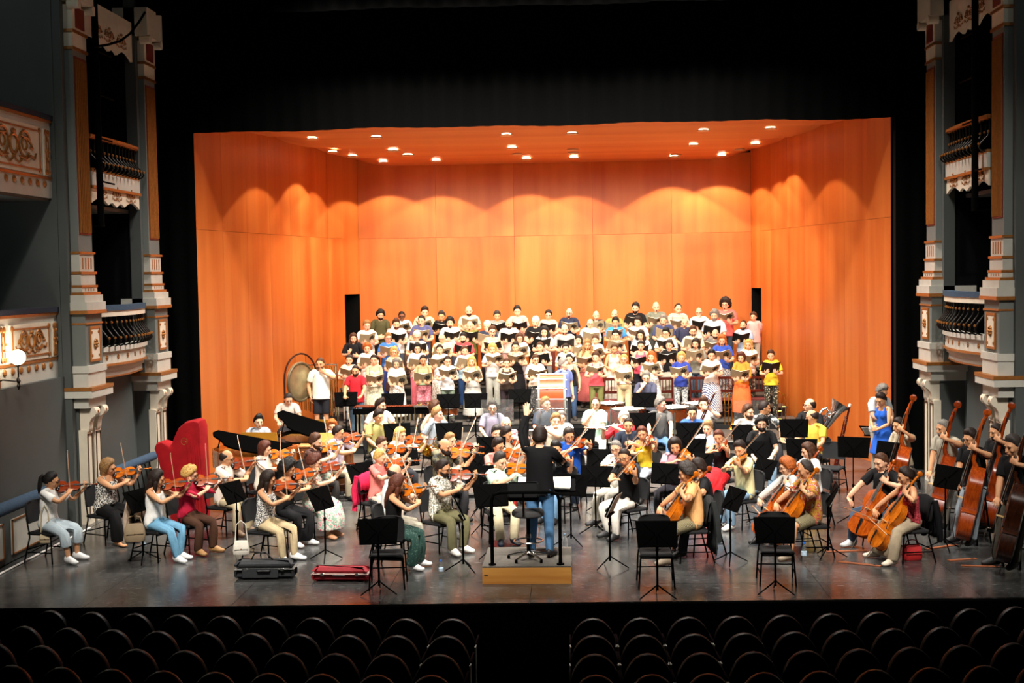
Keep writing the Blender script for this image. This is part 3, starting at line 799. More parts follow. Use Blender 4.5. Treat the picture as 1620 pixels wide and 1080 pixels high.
# ------------------------------------------------------------------ furniture and fittings (proto roots, copied)
def make_chair():
    root = empty('orchestra_chair')
    m = MB(); m.rbox((0, 0, .435), (.45, .44, .05), .016); m.build('seat', SEATCLOTH, root)
    m = MB()
    rings = []
    for (z, w, y) in ((.58, .20, .205), (.60, .215, .21), (.72, .225, .225), (.84, .215, .245), (.885, .18, .252), (.90, .12, .254)):
        ring = []
        for k in range(9): t = -1 + 2*k/8; ring.append((w*t, y - .02 + .035*(t*t) * -1 + .03, z))
        for k in range(9): t = 1 - 2*k/8; ring.append((w*t, y + .015 + .035*(t*t) * -1 + .03, z))
        rings.append(ring)
    m.loft(rings); m.build('backrest', SEATCLOTH, root)
    for s in (1, -1):
        l = MB(); l.tube([(s*.205, -.185, .42), (s*.235, -.225, 0)], .0115, 8); l.build('leg', BLACKMETAL, root)
        l = MB(); l.tube([(s*.20, .24, .66), (s*.21, .19, .45), (s*.225, .17, .38), (s*.24, .27, 0)], .0115, 8); l.build('leg', BLACKMETAL, root)
        c = MB(); c.tube([(s*.222, -.21, .16), (s*.232, .222, .16)], .009, 6); c.build('side_bar', BLACKMETAL, root)
    f = MB(); f.tube([(-.225, .21, .20), (.225, .21, .20)], .009, 6); f.tube([(-.21, -.19, .40), (.21, -.19, .40)], .009, 6); f.build('cross_bar', BLACKMETAL, root)
    return root
CHAIR = make_chair()
def make_stand(hz, tilt):
    root = empty('music_stand'); M = Matrix.Rotation(R(tilt), 3, 'X')     # desk faces +Y and up; player at +Y
    d = MB(); Q = Matrix.Translation((0, -.02, hz)) @ Matrix.Rotation(R(-tilt), 4, 'X')
    def q(p): return tuple(Q @ Vector(p))
    dd = MB(); dd.prism([(-.245, -.03), (.245, -.03), (.27, .30), (-.27, .30)], -.004, .004, Q @ Matrix(((1, 0, 0, 0), (0, 0, -1, 0), (0, 1, 0, 0), (0, 0, 0, 1)))); 
    dd.build('desk', BLACKMETAL, root)
    l = MB(); l.add([q(p) for p in ((-.245, 0, -.035), (.245, 0, -.035), (.245, .055, -.035), (-.245, .055, -.035), (-.245, 0, -.028), (.245, 0, -.028), (.245, .055, -.028), (-.245, .055, -.028))],
                    [(0, 1, 2, 3), (4, 5, 6, 7), (0, 1, 5, 4), (1, 2, 6, 5), (2, 3, 7, 6), (3, 0, 4, 7)]); l.build('ledge', BLACKMETAL, root)
    s = MB()
    for x in (-1, 1):
        s.tube([q((x*.02, -.008, .12)), q((x*.17, -.008, .27))], .005, 5); s.tube([q((x*.02, -.008, .12)), q((x*.16, -.008, -.01))], .005, 5)
    s.build('desk_rib', BLACKMETAL, root)
    p = MB(); p.cyl((0, -.02, .10), (0, -.02, .62), .0145, 10); p.build('tube', BLACKMETAL, root)
    p = MB(); p.tube([(0, -.02, .60), (0, -.02, hz+.02), q((0, -.01, .10))], .0095, 8); p.build('rod', BLACKMETAL, root)
    c = MB(); c.cyl((0, -.02, .60), (0, -.02, .645), .02, 10); c.cyl((0, -.02, .62), (.045, -.02, .62), .007, 6); c.build('clamp', BLACKMETAL, root)
    for a in (90, 210, 330):
        g = MB(); x, y = math.cos(R(a)), math.sin(R(a)); g.tube([(0, -.02, .17), (x*.06, -.02+y*.06, .13), (x*.27, -.02+y*.27, .012)], [.008, .010, .008], 6); g.build('leg', BLACKMETAL, root)
    return root
STANDS = {k: make_stand(*v) for k, v in dict(low=(.80, 26), mid=(.95, 18), high=(1.12, 14), flat=(.80, 55)).items()}
def make_sheet():
    root = empty('sheet_music'); m = MB()
    for s in (1, -1): m.add([(0, 0, 0), (s*.225, .012, 0), (s*.225, .012, .30), (0, 0, .30), (0, .003, 0), (s*.225, .015, 0), (s*.225, .015, .30), (0, .003, .30)], [(0, 1, 2, 3), (4, 5, 6, 7), (0, 1, 5, 4), (1, 2, 6, 5), (2, 3, 7, 6), (3, 0, 4, 7)])
    m.build('page', PAPER, root)
    n = MB()
    for s in (1, -1):
        for k in range(8): n.box((s*.113, .013 + .001, .265 - .033*k), (.18, .002, .004))
    n.build('printed_staves', mat('#3a3835', .8, name='ink'), root); return root
SHEET = make_sheet()
def make_score(c, ornament=True):
    root = empty('choir_score'); M = {}
    for s, nm in ((1, 'back_cover'), (-1, 'front_cover')):
        m = MB(); m.add([(0, 0, -.15), (s*.225, .075, -.15), (s*.225, .075, .16), (0, 0, .16), (0, -.006, -.15), (s*.225, .069, -.15), (s*.225, .069, .16), (0, -.006, .16)], [(0, 1, 2, 3), (4, 5, 6, 7), (0, 1, 5, 4), (1, 2, 6, 5), (2, 3, 7, 6), (3, 0, 4, 7)])
        m.build(nm, c, root)
        p = MB(); p.add([(0, .018, -.143), (s*.11, .046, -.143), (s*.217, .076, -.143), (s*.217, .076, .152), (s*.11, .046, .152), (0, .018, .152), (0, .001, -.143), (s*.217, .073, -.143), (s*.217, .073, .152), (0, .001, .152)], [(0, 1, 4, 5), (1, 2, 3, 4), (0, 6, 7, 2, 1), (5, 4, 3, 8, 9), (2, 7, 8, 3), (6, 7, 8, 9)])
        p.build('pages', PAPER, root)
    if ornament:
        o = MB(); Q = Matrix(((.949, .316, 0, -.113 + 0), (-.316, .949, 0, .0285), (0, 0, 1, .0), (0, 0, 0, 1)))
        T = Matrix.Translation((.113, .0295, .0)) ; ang = math.atan2(.075, .225)
        B_ = Matrix.Translation((.113, .030, .01)) @ Matrix.Rotation(ang, 4, 'Z') @ Matrix.Rotation(R(90), 4, 'X')
        A3 = B_.to_3x3()
        for (rr, th) in ((.072, .007), (.035, .010)): o.torus(tuple(B_.translation), rr, th, 16, 4, A3)
        for k in range(6):
            a = R(60*k); o.ell(tuple(B_ @ Vector((.053*math.cos(a), .053*math.sin(a), 0))), (.017, .017, .006), 8, 4, A3)
        o.ell(tuple(B_.translation), (.02, .02, .007), 8, 4, A3)
        o.build('ornament', mat('#191511', .8, name='printed_ornament'), root)
    return root
SCORE_TAN = make_score(mat('#b8a684', .75, 0, .08, 12, 'tan_score_cover')); SCORE_BLACK = make_score(mat('#0f0f10', .6, name='black_folder'), False)
def bottle(name, cap='#2b6fd0', c=None):
    root = empty(name); m = MB()
    m.lathe([(.002, 0), (.031, .002), (.033, .02), (.032, .09), (.034, .13), (.033, .15), (.018, .19), (.0125, .20), (.0125, .215)], n=14); m.build('bottle_body', c or glassmat(), root)
    k = MB(); k.lathe([(.014, .212), (.014, .232), (.002, .234)], n=12); k.build('cap', mat(cap, .5, name='cap'), root)
    l = MB(); l.lathe([(.0345, .08), (.0345, .125)], n=14); l.build('paper_label', mat('#bcd3e6' if c is None else '#dfe6ea', .6, name='bottle_label'), root); return root
BOTTLE = bottle('water_bottle')
def make_choir_chair():
    root = empty('wooden_chair'); wd = wood('#4a1408', '#6b2210', .35, 3, (5, 5, 1), 'mahogany')
    m = MB(); m.rbox((0, 0, .44), (.44, .42, .05), .012); m.build('seat', mat('#5d1a16', .8, name='seat_pad'), root)
    for s in (1, -1):
        l = MB(); l.box((s*.19, -.18, .21), (.04, .04, .42)); l.build('leg', wd, root)
        l = MB(); l.tube([(s*.19, .19, 0), (s*.19, .19, .45), (s*.195, .25, .96)], .022, 6); l.build('leg', wd, root)
    for z, y in ((.94, .245), (.62, .215)):
        t = MB(); t.rbox((0, y, z), (.42, .03, .07), .008); t.build('back_rail', wd, root)
    t = MB()
    for k in range(4): t.box((-.12 + .08*k, .232, .78), (.02, .016, .30))
    t.build('back_slats', wd, root); return root
CCHAIR = make_choir_chair()
PROTOS += [CHAIR, SHEET, SCORE_TAN, SCORE_BLACK, BOTTLE, CCHAIR] + list(STANDS.values())
# ------------------------------------------------------------------ wind instruments
def mk_flute():
    root = empty('flute'); m = MB(); m.cyl((0, -.06, 0), (0, .60, 0), .0095, 10); m.build('tube', SILVER, root)
    m = MB(); m.ell((0, 0, .008), (.011, .02, .005), 8, 5); m.build('lip_plate', SILVER, root)
    k = MB()
    for i in range(11): k.lathe([(.008, .009), (.008, .013), (.002, .014)], (0, .18 + .035*i, 0), 8)
    k.cyl((.009, .16, .006), (.009, .58, .006), .003, 5); k.build('keys', SILVER, root); return root
def mk_clarinet(nm='clarinet'):
    root = empty(nm); m = MB(); m.lathe([(.011, .07), (.013, .09), (.0135, .52), (.017, .56), (.032, .62), (.027, .615)], n=12, axis='Y'); m.v = [(x, -y, z) for x, y, z in m.v]; m.build('body', EBONY, root)
    m = MB(); m.tube([(0, -.0, .0), (0, .075, 0)], [(.006, .003), (.010, .010)], 8); m.build('mouthpiece', EBONY, root)
    k = MB()
    for i in range(9): k.lathe([(.008, .014), (.008, .018), (.002, .019)], (0, .14 + .042*i, 0), 8)
    k.cyl((.013, .12, .008), (.013, .5, .008), .003, 5); k.build('keys', SILVER, root)
    for p in list(kids(root)): pass
    return root
def mk_bassoon(big=1.0):
    root = empty('bassoon'); b = big; wd = wood('#3c0d06', '#5a180b', .2, 3, (8, 8, 1), 'maple_dark', .6)
    m = MB(); m.tube([(0, 0, 0), (0, .50*b, 0)], [(.042*b, .028*b)]*2, 12, up=(0, 0, 1)); m.build('boot_joint', wd, root)
    m = MB(); m.tube([(.018*b, .48*b, 0), (.018*b, 1.05*b, 0), (.018*b, 1.22*b, 0)], [.021*b, .018*b, .021*b], 10); m.build('long_joint', wd, root)
    m = MB(); m.tube([(.018*b, 1.20*b, 0), (.018*b, 1.22*b, 0), (.018*b, 1.25*b, 0)], [.022*b, .026*b, .022*b], 12); m.build('bell_ring', mat('#efe9da', .4, name='ivory'), root)
    m = MB(); m.tube([(-.02*b, .48*b, 0), (-.02*b, .95*b, 0)], [.015*b, .013*b], 8); m.build('tenor_joint', wd, root)
    m = MB(); m.tube([(-.02*b, .95*b, 0), (-.03*b, 1.02*b, .02*b), (-.03*b, 1.0*b, .12*b), (-.03*b, .93*b, .22*b)], .0045*b, 6); m.build('crook', SILVER, root)
    k = MB()
    for i in range(10): k.lathe([(.011*b, .02*b), (.011*b, .027*b), (.003, .029*b)], (.012*b - .02*b*(i % 2), (.10 + .1*i)*b, .008*b), 8)
    for y in (.02, .49, .97, 1.18): k.torus((0.01*b, y*b, 0), .03*b, .004*b, 12, 4, Matrix.Rotation(R(90), 3, 'X'))
    k.cyl((.03*b, .1*b, .02*b), (.03*b, 1.0*b, .02*b), .004*b, 5); k.build('keywork', SILVER, root); return root
def mk_horn():
    root = empty('french_horn'); m = MB()
    m.torus((0, 0, 0), .15, .011, 24, 6); m.torus((.01, .01, .02), .12, .009, 24, 6); m.torus((-.01, 0, -.02), .10, .009, 20, 6); m.build('coiled_tubing', BRASS, root)
    b = MB(); b.lathe([(.011, .0), (.016, .08), (.03, .16), (.07, .22), (.15, .26), (.153, .258), (.07, .215), (.028, .15)], (.14, -.02, -.02), 20, M=Matrix.Rotation(R(65), 3, 'Y')); b.build('bell', BRASS, root)
    v = MB()
    for i in range(3): v.cyl((-.04+.035*i, -.03, -.03), (-.04+.035*i, -.03, .04), .014, 8)
    v.build('valves', SILVER, root)
    l = MB(); l.tube([(-.12, .09, .0), (-.20, .20, .0), (-.22, .26, 0)], [.006, .005, .009], 6); l.build('leadpipe', BRASS, root); return root
def mk_trombone():
    root = empty('trombone'); m = MB()
    for x in (-.045, .045): m.cyl((x, 0, .30), (x, 0, .98), .009, 8)
    m.torus((0, 0, .98), .045, .009, 12, 6, Matrix.Rotation(R(90), 3, 'X'), (0, math.pi)); m.cyl((-.045, 0, .42), (.045, 0, .42), .006, 6); m.cyl((-.045, 0, .6), (.045, 0, .6), .006, 6); m.build('slide', BRASS, root)
    b = MB(); b.lathe([(.11, .20), (.108, .205), (.06, .24), (.03, .32), (.017, .45), (.012, .60), (.011, .95)], (.13, 0, 0), 18); b.build('bell', BRASS, root)
    t = MB(); t.torus((.0875, 0, .93), .0425, .011, 12, 6, Matrix.Rotation(R(90), 3, 'X'), (0, math.pi)); t.cyl((.045, 0, .7), (.13, 0, .7), .006, 6); t.build('tuning_slide', BRASS, root)
    s = MB(); s.cyl((.13, 0, .04), (.13, 0, .24), .012, 8)
    for a in (0, 120, 240): s.tube([(.13, 0, .06), (.13 + .2*math.cos(R(a)), .2*math.sin(R(a)), .005)], .008, 6)
    s.build('floor_stand', BLACKMETAL, root); return root
def mk_tuba():
    root = empty('tuba'); m = MB()
    m.lathe([(.03, .10), (.06, .30), (.09, .50), (.13, .68), (.20, .80), (.215, .83), (.205, .825), (.12, .66), (.05, .4)], (0, 0, 0), 22); m.build('bell', SILVER, root)
    t = MB()
    t.torus((-.11, 0, .18), .14, .038, 20, 8, Matrix.Rotation(R(90), 3, 'X'), (math.pi, 2*math.pi)); t.tube([(-.25, 0, .18), (-.25, 0, .52), (-.20, 0, .60), (-.13, -.02, .56), (-.13, -.02, .25)], [.036, .03, .028, .026, .022], 10)
    t.torus((-.13, -.03, .30), .09, .015, 18, 6, Matrix.Rotation(R(90), 3, 'X')); t.torus((-.11, -.05, .40), .07, .012, 18, 6, Matrix.Rotation(R(90), 3, 'X')); t.build('tubing', SILVER, root)
    v = MB()
    for i in range(4): v.cyl((-.19 + .045*i, -.09, .28), (-.19 + .045*i, -.09, .46), .018, 10)
    v.build('valves', SILVER, root)
    l = MB(); l.tube([(-.13, -.08, .52), (-.05, -.2, .58), (-.02, -.28, .60)], [.009, .007, .014], 6); l.build('mouthpipe', SILVER, root); return root
FLUTE, CLAR, BASSOON, HORN, TROMBONE, TUBA = mk_flute(), mk_clarinet(), mk_bassoon(), mk_horn(), mk_trombone(), mk_tuba()
CONTRA = mk_bassoon(1.15)
PROTOS += [FLUTE, CLAR, BASSOON, HORN, TROMBONE, TUBA, CONTRA]
# ------------------------------------------------------------------ poses
def sitlegs(spread=.13, fwd=.40, cross=0, back=0):
    kp = .25 + spread * 1.2
    L = ((spread, -fwd, .085), (spread*1.5, -1, .35), (.18, -1, 0)); Rr = ((-spread, -fwd + back, .085), (-spread*1.5, -1, .35), (-.18, -1, 0))
    return dict(L=L, R=Rr)
def standlegs(w=.10): return dict(L=((w, .0, .08), (.1, -1, 0), (.2, -1, 0)), R=((-w, .0, .08), (-.1, -1, 0), (-.2, -1, 0)))
def sitz(k): return .13 + .462 / k
def jit(a): return random.uniform(-a, a)
def neutral_arms(): return dict(L=((.22, -.05, .9), (.5, .6, 0), None, (-1, 0, 0)), R=((-.22, -.05, .9), (-.5, .6, 0), None, (1, 0, 0)))
class Inst: pass
def p_violin(sx, k, stand=False, tilt=None, bowpos=None, headyaw=26, rest_=False, scale=1.0):
    pz = sitz(k) if not stand else .93
    base = make_pose(sx, (0, 0, pz), lean=6, head=(headyaw, 14, -8), legs=sitlegs(.13 + jit(.03), .38 + jit(.05), back=jit(.1)), arms=neutral_arms())
    t = R(50 + jit(8)) if tilt is None else R(tilt); yw = R(46 + jit(8))
    a = nrm((math.sin(yw), -math.cos(yw), .02 + jit(.06))); up = np.array((0, 0, 1.)); r = nrm(np.cross(a, up))
    n = nrm(up * math.cos(t) + r * math.sin(t)); n = nrm(n - a * n.dot(a)); u = -nrm(np.cross(n, a)); 
    if u[2] < 0: u = -u
    V0 = base.ap('chest', (.085, -.045, 1.475))
    C = V0 + a * .20 * scale / k + n * .032 / k
    fp = (.10 + random.random() * .2) if bowpos is None else bowpos
    frog = C - u * fp / k
    wr = frog + n * .045 - u * .085 - a * .02
    wl = V0 + a * (.415 * scale) / k - n * .085 - up * .01 + r * -.02
    arms = dict(L=(wl, (.35, -.25, -1), nrm(n * .9 + a * .25 + r * .1), nrm(-r * .5 - a * .6)), R=(wr, (-.9, .1, -.55), nrm(u * .8 + a * .25 - n * .25), nrm(-n * .8 + u * -.2)))
    P = make_pose(sx, (0, 0, pz), lean=6, head=(headyaw, 14, -8), legs=sitlegs(.13 + jit(.03), .38 + jit(.05), back=jit(.1)), arms=arms, curl=(42, 34))
    x = np.cross(a, n)
    P.inst = (V0, x, a, n); P.bow = (frog, np.cross(u, n), u, n)
    return P
def p_rest_violin(sx, k):
    pz = sitz(k); arms = dict(L=((.20, -.36, pz + .12), (.6, .2, -.3), (-.3, -1, .1), (0, .2, -1)), R=((-.18, -.34, pz + .10), (-.6, .2, -.3), (.2, -1, -.1), (0, 0, -1)))
    return make_pose(sx, (0, 0, pz), lean=4, head=(0, 8, 0), legs=sitlegs(), arms=arms)
def p_cello(sx, k, bowp=.34, headyaw=10):
    pz = sitz(k); legs = dict(L=((.27, -.40, .085), (.6, -1, .3), (.3, -1, 0)), R=((-.27, -.40, .085), (-.6, -1, .3), (-.3, -1, 0)))
    c = nrm((.17, .52, .84)); B = np.array((-.06, -.60, .24)) / 1.0; n = nrm(np.array((0, -1., .2))); n = nrm(n - c * n.dot(c)); x = np.cross(c, n)
    xl = x if x[0] > 0 else -x          # towards the player's left
    C = B + c * .30 / k + n * .10 / k; u = nrm(xl + np.array((0, -.05, .06)))
    frog = C - u * bowp / k
    wr = frog - u * .06 + np.array((0, .05, .06)); nk = B + c * .90 / k
    wl = nk + xl * .05 + np.array((.02, -.02, -.01))
    arms = dict(L=(wl, (1, -.1, -.35), nrm(np.array((-.75, -.15, .6))), nrm((-.3, .8, -.2))), R=(wr, (-.5, .6, .5), nrm(u * .9 + np.array((0, -.2, -.4))), nrm((0, -.2, -1))))
    P = make_pose(sx, (0, .02, pz), lean=8, head=(headyaw - 22, 16, 0), legs=legs, arms=arms, curl=(40, 34))
    P.inst = (B, np.cross(c, n), c, n); P.bow = (frog, np.cross(u, n), u, n); return P
def p_bass(sx, k, bowp=.15, headyaw=-8, lean=10):
    pz = .90; legs = dict(L=((.20, -.30, .085), (.5, -1, .2), (.3, -1, 0)), R=((-.22, -.15, .085), (-.4, -1, .2), (-.3, -1, 0)))
    c = nrm((.10, .22, .97)); B = np.array((.13, -.56, .16)); n = nrm(np.array((-.75, -.66, .2))); n = nrm(n - c * n.dot(c)); x = np.cross(c, n); xl = x if x[0] > 0 else -x
    C = B + c * .42 / k + n * .17 / k; u = nrm(xl + np.array((0, -.05, .15)))
    frog = C - u * bowp / k; wr = frog - u * .05 + np.array((0, .06, .05)); nk = B + c * 1.38 / k; wl = nk + xl * .07 + np.array((0, -.03, -.02))
    arms = dict(L=(wl, (1, -.1, -.2), nrm((-.8, -.2, .45)), nrm((-.2, .8, 0))), R=(wr, (-1, .3, 0), nrm(u + np.array((0, -.3, -.5))), nrm((0, -.3, -1))))
    P = make_pose(sx, (-.04, .05, pz), lean=lean, side=0, head=(headyaw, 12, 0), legs=legs, arms=arms, curl=(45, 36))
    P.inst = (B, np.cross(c, n), c, n); P.bow = (frog, np.cross(u, n), u, n); return P
def p_flute(sx, k):
    pz = sitz(k); b = make_pose(sx, (0, 0, pz), lean=4, twist=10, head=(18, 4, 6), legs=sitlegs(), arms=neutral_arms())
    mth = b.ap('head', (0, -.108, 1.535)); d = nrm((-.93, -.26, -.12))
    arms = dict(L=(mth + d * .17 + np.array((.0, -.075, -.05)), (.7, -.5, -.6), nrm((-.55, .35, .5)), nrm((-.2, .9, -.1))), R=(mth + d * .42 + np.array((-.01, .05, -.06)), (-.7, .2, -.8), nrm((.1, -.7, .45)), nrm((.2, .3, .9)) * -1))
    P = make_pose(sx, (0, 0, pz), lean=4, twist=10, head=(18, 4, 6), legs=sitlegs(), arms=arms, curl=(40, 30))
    z = nrm(np.array((0, -.5, 1.))); z = nrm(z - d * z.dot(d)); P.inst = (mth, np.cross(d, z), d, z); return P
def p_clarinet(sx, k):
    pz = sitz(k); b = make_pose(sx, (0, 0, pz), lean=2, head=(0, 6, 0), legs=sitlegs(), arms=neutral_arms())
    mth = b.ap('head', (0, -.098, 1.538)); d = nrm((0, -.55, -.84))
    arms = dict(L=(mth + d * .24 + np.array((.09, .03, -.02)), (.8, .1, -.6), nrm((-.8, -.4, .1)), nrm((0, .7, -.4))), R=(mth + d * .40 + np.array((-.09, .03, -.02)), (-.8, .1, -.6), nrm((.8, -.4, .1)), nrm((0, .7, -.4))))
    P = make_pose(sx, (0, 0, pz), lean=2, head=(0, 6, 0), legs=sitlegs(), arms=arms, curl=(38, 38))
    z = nrm(np.array((0, -1., .5))); z = nrm(z - d * z.dot(d)); P.inst = (mth, np.cross(d, z), d, z); return P
def p_bassoon(sx, k):
    pz = sitz(k); B = np.array((-.26, -.10, pz - .12)); d = nrm((.42, -.18, .9)); 
    arms = dict(L=(B + d * .82 + np.array((.04, .03, -.03)), (.7, .2, -.6), nrm((-.5, -.5, .3)), nrm((-.5, .5, 0))), R=(B + d * .40 + np.array((-.08, .0, 0)), (-.8, .5, -.2), nrm((.4, -.7, .1)), nrm((.7, .3, 0))))
    P = make_pose(sx, (0, 0, pz), lean=3, head=(0, 4, 0), legs=sitlegs(), arms=arms, curl=(35, 35))
    z = nrm(np.array((0., -1., .2))); z = nrm(z - d * z.dot(d)); P.inst = (B, np.cross(d, z), d, z); return P
def p_sit(sx, k, kind='lap', head=(0, 4, 0), lean=3, twist=0):
    pz = sitz(k); kz = pz + .085
    LA = ((.15, -.34, kz + .02), (.6, .3, -.3), (-.25, -1, -.15), (0, -.1, -1)); RA = ((-.15, -.34, kz + .02), (-.6, .3, -.3), (.25, -1, -.15), (0, -.1, -1))
    if kind == 'chin': RA = ((-.08, -.235, pz + .455), (-.5, -.3, -1), (.45, .25, .75), (.3, 1, .1)); LA = ((-.06, -.27, pz + .18), (.7, -.2, -.4), (-1, -.1, .1), (0, 1, 0))
    if kind == 'chinL': LA = ((.08, -.235, pz + .455), (.5, -.3, -1), (-.45, .25, .75), (-.3, 1, .1))
    if kind == 'cross': RA = ((.12, -.22, pz + .22), (-.8, -.3, -.3), (1, 0, .1), (0, 1, 0)); LA = ((-.12, -.25, pz + .20), (.8, -.3, -.3), (-1, 0, .1), (0, 1, 0))
    if kind == 'keys': LA = ((.18, -.42, pz + .16), (.6, .2, -.6), (-.1, -1, -.1), (0, 0, -1)); RA = ((-.18, -.42, pz + .16), (-.6, .2, -.6), (.1, -1, -.1), (0, 0, -1))
    if kind == 'horn': LA = ((.16, -.24, pz + .16), (.7, .2, -.5), (-.6, -.6, .1), (-.5, .5, 0)); RA = ((-.24, -.12, pz + .02), (-.7, .4, -.3), (.4, -.8, -.2), (.8, .3, 0))
    if kind == 'knees': LA = ((.20, -.40, kz + .015), (.8, .1, .2), (-.05, -.6, -.9), (0, -.8, -.4)); RA = ((-.20, -.40, kz + .015), (-.8, .1, .2), (.05, -.6, -.9), (0, -.8, -.4))
    return make_pose(sx, (0, 0, pz), lean=lean, twist=twist, head=head, legs=sitlegs(.15), arms=dict(L=LA, R=RA), curl=(28, 28))
def p_sing(sx, kind='score', head=(0, 6, 0)):
    z = 1.10 + jit(.05); y = -.30 + jit(.02)
    if kind == 'score':
        arms = dict(L=((.135, y, z), (.7, .35, -.8), (-.35, -.5, .55), (-.2, .9, .5)), R=((-.135, y, z), (-.7, .35, -.8), (.35, -.5, .55), (.2, .9, .5)))
    elif kind == 'low':
        z -= .10; arms = dict(L=((.13, y, z), (.7, .35, -.8), (-.4, -.5, .4), (-.2, .9, .5)), R=((-.13, y, z), (-.7, .35, -.8), (.4, -.5, .4), (.2, .9, .5)))
    elif kind == 'clasp':
        z = 1.0; arms = dict(L=((.06, -.24, z), (.9, .3, -.4), (-1, -.2, 0), (0, 1, -.2)), R=((-.06, -.235, z + .02), (-.9, .3, -.4), (1, -.2, 0), (0, 1, -.2)))
    elif kind == 'behind':
        arms = dict(L=((.06, .18, .92), (.8, .5, 0), (-.8, .1, -.4), (0, -1, 0)), R=((-.06, .19, .94), (-.8, .5, 0), (.8, .1, -.4), (0, -1, 0)))
    elif kind == 'down': arms = dict(L=((.25, -.04, .86), (.6, .5, 0), (0, -.1, -1), (-1, 0, 0)), R=((-.25, -.04, .86), (-.6, .5, 0), (0, -.1, -1), (1, 0, 0)))
    elif kind == 'baton': arms = dict(L=((.13, -.27, 1.12), (.7, .4, -.6), (-.9, -.2, .2), (0, 1, 0)), R=((-.12, -.28, 1.18), (-.7, .3, -.8), (.3, -.3, .9), (.5, .8, 0)))
    elif kind == 'chin': arms = dict(L=((.10, -.18, 1.40), (.9, -.2, -.5), (-.8, .1, .5), (0, 1, .2)), R=((-.22, -.08, .9), (-.6, .5, 0), (0, -.2, -1), (1, 0, 0)))
    elif kind == 'mallets': arms = dict(L=((.20, -.36, 1.02), (.7, .4, -.6), (-.2, -1, -.1), (0, 0, -1)), R=((-.20, -.36, 1.02), (-.7, .4, -.6), (.2, -1, -.1), (0, 0, -1)))
    P = make_pose(sx, (0, 0, .93), lean=1, head=head, legs=standlegs(.10), arms=arms, curl=(30, 30))
    P.score = np.array((0, y - .045, z + .13)); return P
# ------------------------------------------------------------------ placing people
CHAIRS_DONE = []
def rootat(P, k, px, py, base, rot):
    top = np.array(P.top) * k; a = R(rot); w = atz(px, py, base + top[2])
    x = top[0]*math.cos(a) - top[1]*math.sin(a); y = top[0]*math.sin(a) + top[1]*math.cos(a)
    return Matrix.Translation((w.x - x, w.y - y, base)) @ Matrix.Rotation(a, 4, 'Z')
def loc2w(Mw, k, fr_):
    o, x, y, z = fr_
    return Mw @ frame([c * k for c in o], x, y, z)
def seat(Mw, label, proto=None, name='orchestra_chair'):
    c = copy_tree(proto or CHAIR); c.name = name; c.matrix_world = Mw.copy(); tag(c, label, 'chair', 'orchestra chairs'); return c
NV = [0]
def player(role, px, py, base, rot, sx, h, who, group, chair=True, **kw):
    k = h / 1.72; pk = kw.pop('pk', {})
    if role in ('violin', 'viola'): P = p_violin(sx, k, scale=1.16 if role == 'viola' else 1.0, **pk)
    elif role == 'cello': P = p_cello(sx, k, **pk)
    elif role == 'bass': P = p_bass(sx, k, **pk)
    elif role == 'flute': P = p_flute(sx, k)
    elif role == 'clarinet': P = p_clarinet(sx, k)
    elif role == 'bassoon': P = p_bassoon(sx, k)
    else: P = p_sit(sx, k, **pk)
    Mw = rootat(P, k, px, py, base, rot)
    o = person(P, sx, h, Mw, who, group, **kw)
    NV[0] += 1; n = NV[0]
    if role in ('violin', 'viola'):
        pr = VIOLINS[n % 4] if role == 'violin' else VIOLAS[n % 2]
        inst(pr, loc2w(Mw, k, P.inst), role, '%s of the %s' % (role, who), role, 'violins and violas being played')
        inst(BOW, loc2w(Mw, k, P.bow), 'violin_bow', 'bow of the %s' % who, 'bow', 'bows of violins and violas')
    elif role == 'cello':
        inst(CELLOS[n % 3], loc2w(Mw, k, P.inst), 'cello', 'cello of the %s' % who, 'cello', 'cellos'); inst(CBOW, loc2w(Mw, k, P.bow), 'cello_bow', 'bow of the %s' % who, 'bow', 'cello and bass bows')
    elif role == 'bass':
        pr = kw.get('bassproto') or BASSES[n % 2]
        inst(DARKBASS if 'collar' in who else BASSES[n % 2], loc2w(Mw, k, P.inst), 'double_bass', 'double bass of the %s' % who, 'double bass', 'double basses'); inst(DBOW, loc2w(Mw, k, P.bow), 'bass_bow', 'bow of the %s' % who, 'bow', 'cello and bass bows')
    elif role in ('flute', 'clarinet', 'bassoon'):
        pr = dict(flute=FLUTE, clarinet=CLAR, bassoon=BASSOON)[role]
        inst(pr, loc2w(Mw, k, P.inst), role, '%s of the %s' % (role, who), role, 'wind instruments being played')
    elif pk.get('kind') == 'horn':
        M = Mw @ Matrix.Translation((-.05*k, -.22*k, (sitz(k)+.16)*k)) @ Matrix.Rotation(R(100), 4, 'X') @ Matrix.Rotation(R(200), 4, 'Z')
        inst(HORN, M, 'french_horn', 'brass horn of the %s' % who, 'horn', 'horns on laps')
    if chair and role != 'bass':
        CHAIRS_DONE.append(seat(Mw, 'black chair under the %s' % who))
    elif role == 'bass':
        s = empty('bass_stool'); s.matrix_world = Mw.copy(); m = MB(); m.lathe([(.01, .735), (.16, .735), (.175, .75), (.175, .775), (.15, .79), (.01, .792)], (-.03, .06, 0), 18); m.build('seat', SEATCLOTH, s)
        for a in (45, 135, 225, 315):
            l = MB(); l.tube([(-.03 + .12*math.cos(R(a)), .06 + .12*math.sin(R(a)), .74), (-.03 + .21*math.cos(R(a)), .06 + .21*math.sin(R(a)), 0)], .014, 8); l.build('leg', BLACKMETAL, s)
        l = MB(); l.torus((-.03, .06, .28), .178, .009, 20, 5); l.build('foot_ring', BLACKMETAL, s)
        tag(s, 'black stool under the %s' % who, 'stool', 'bass stools')
    return o, Mw, P, k
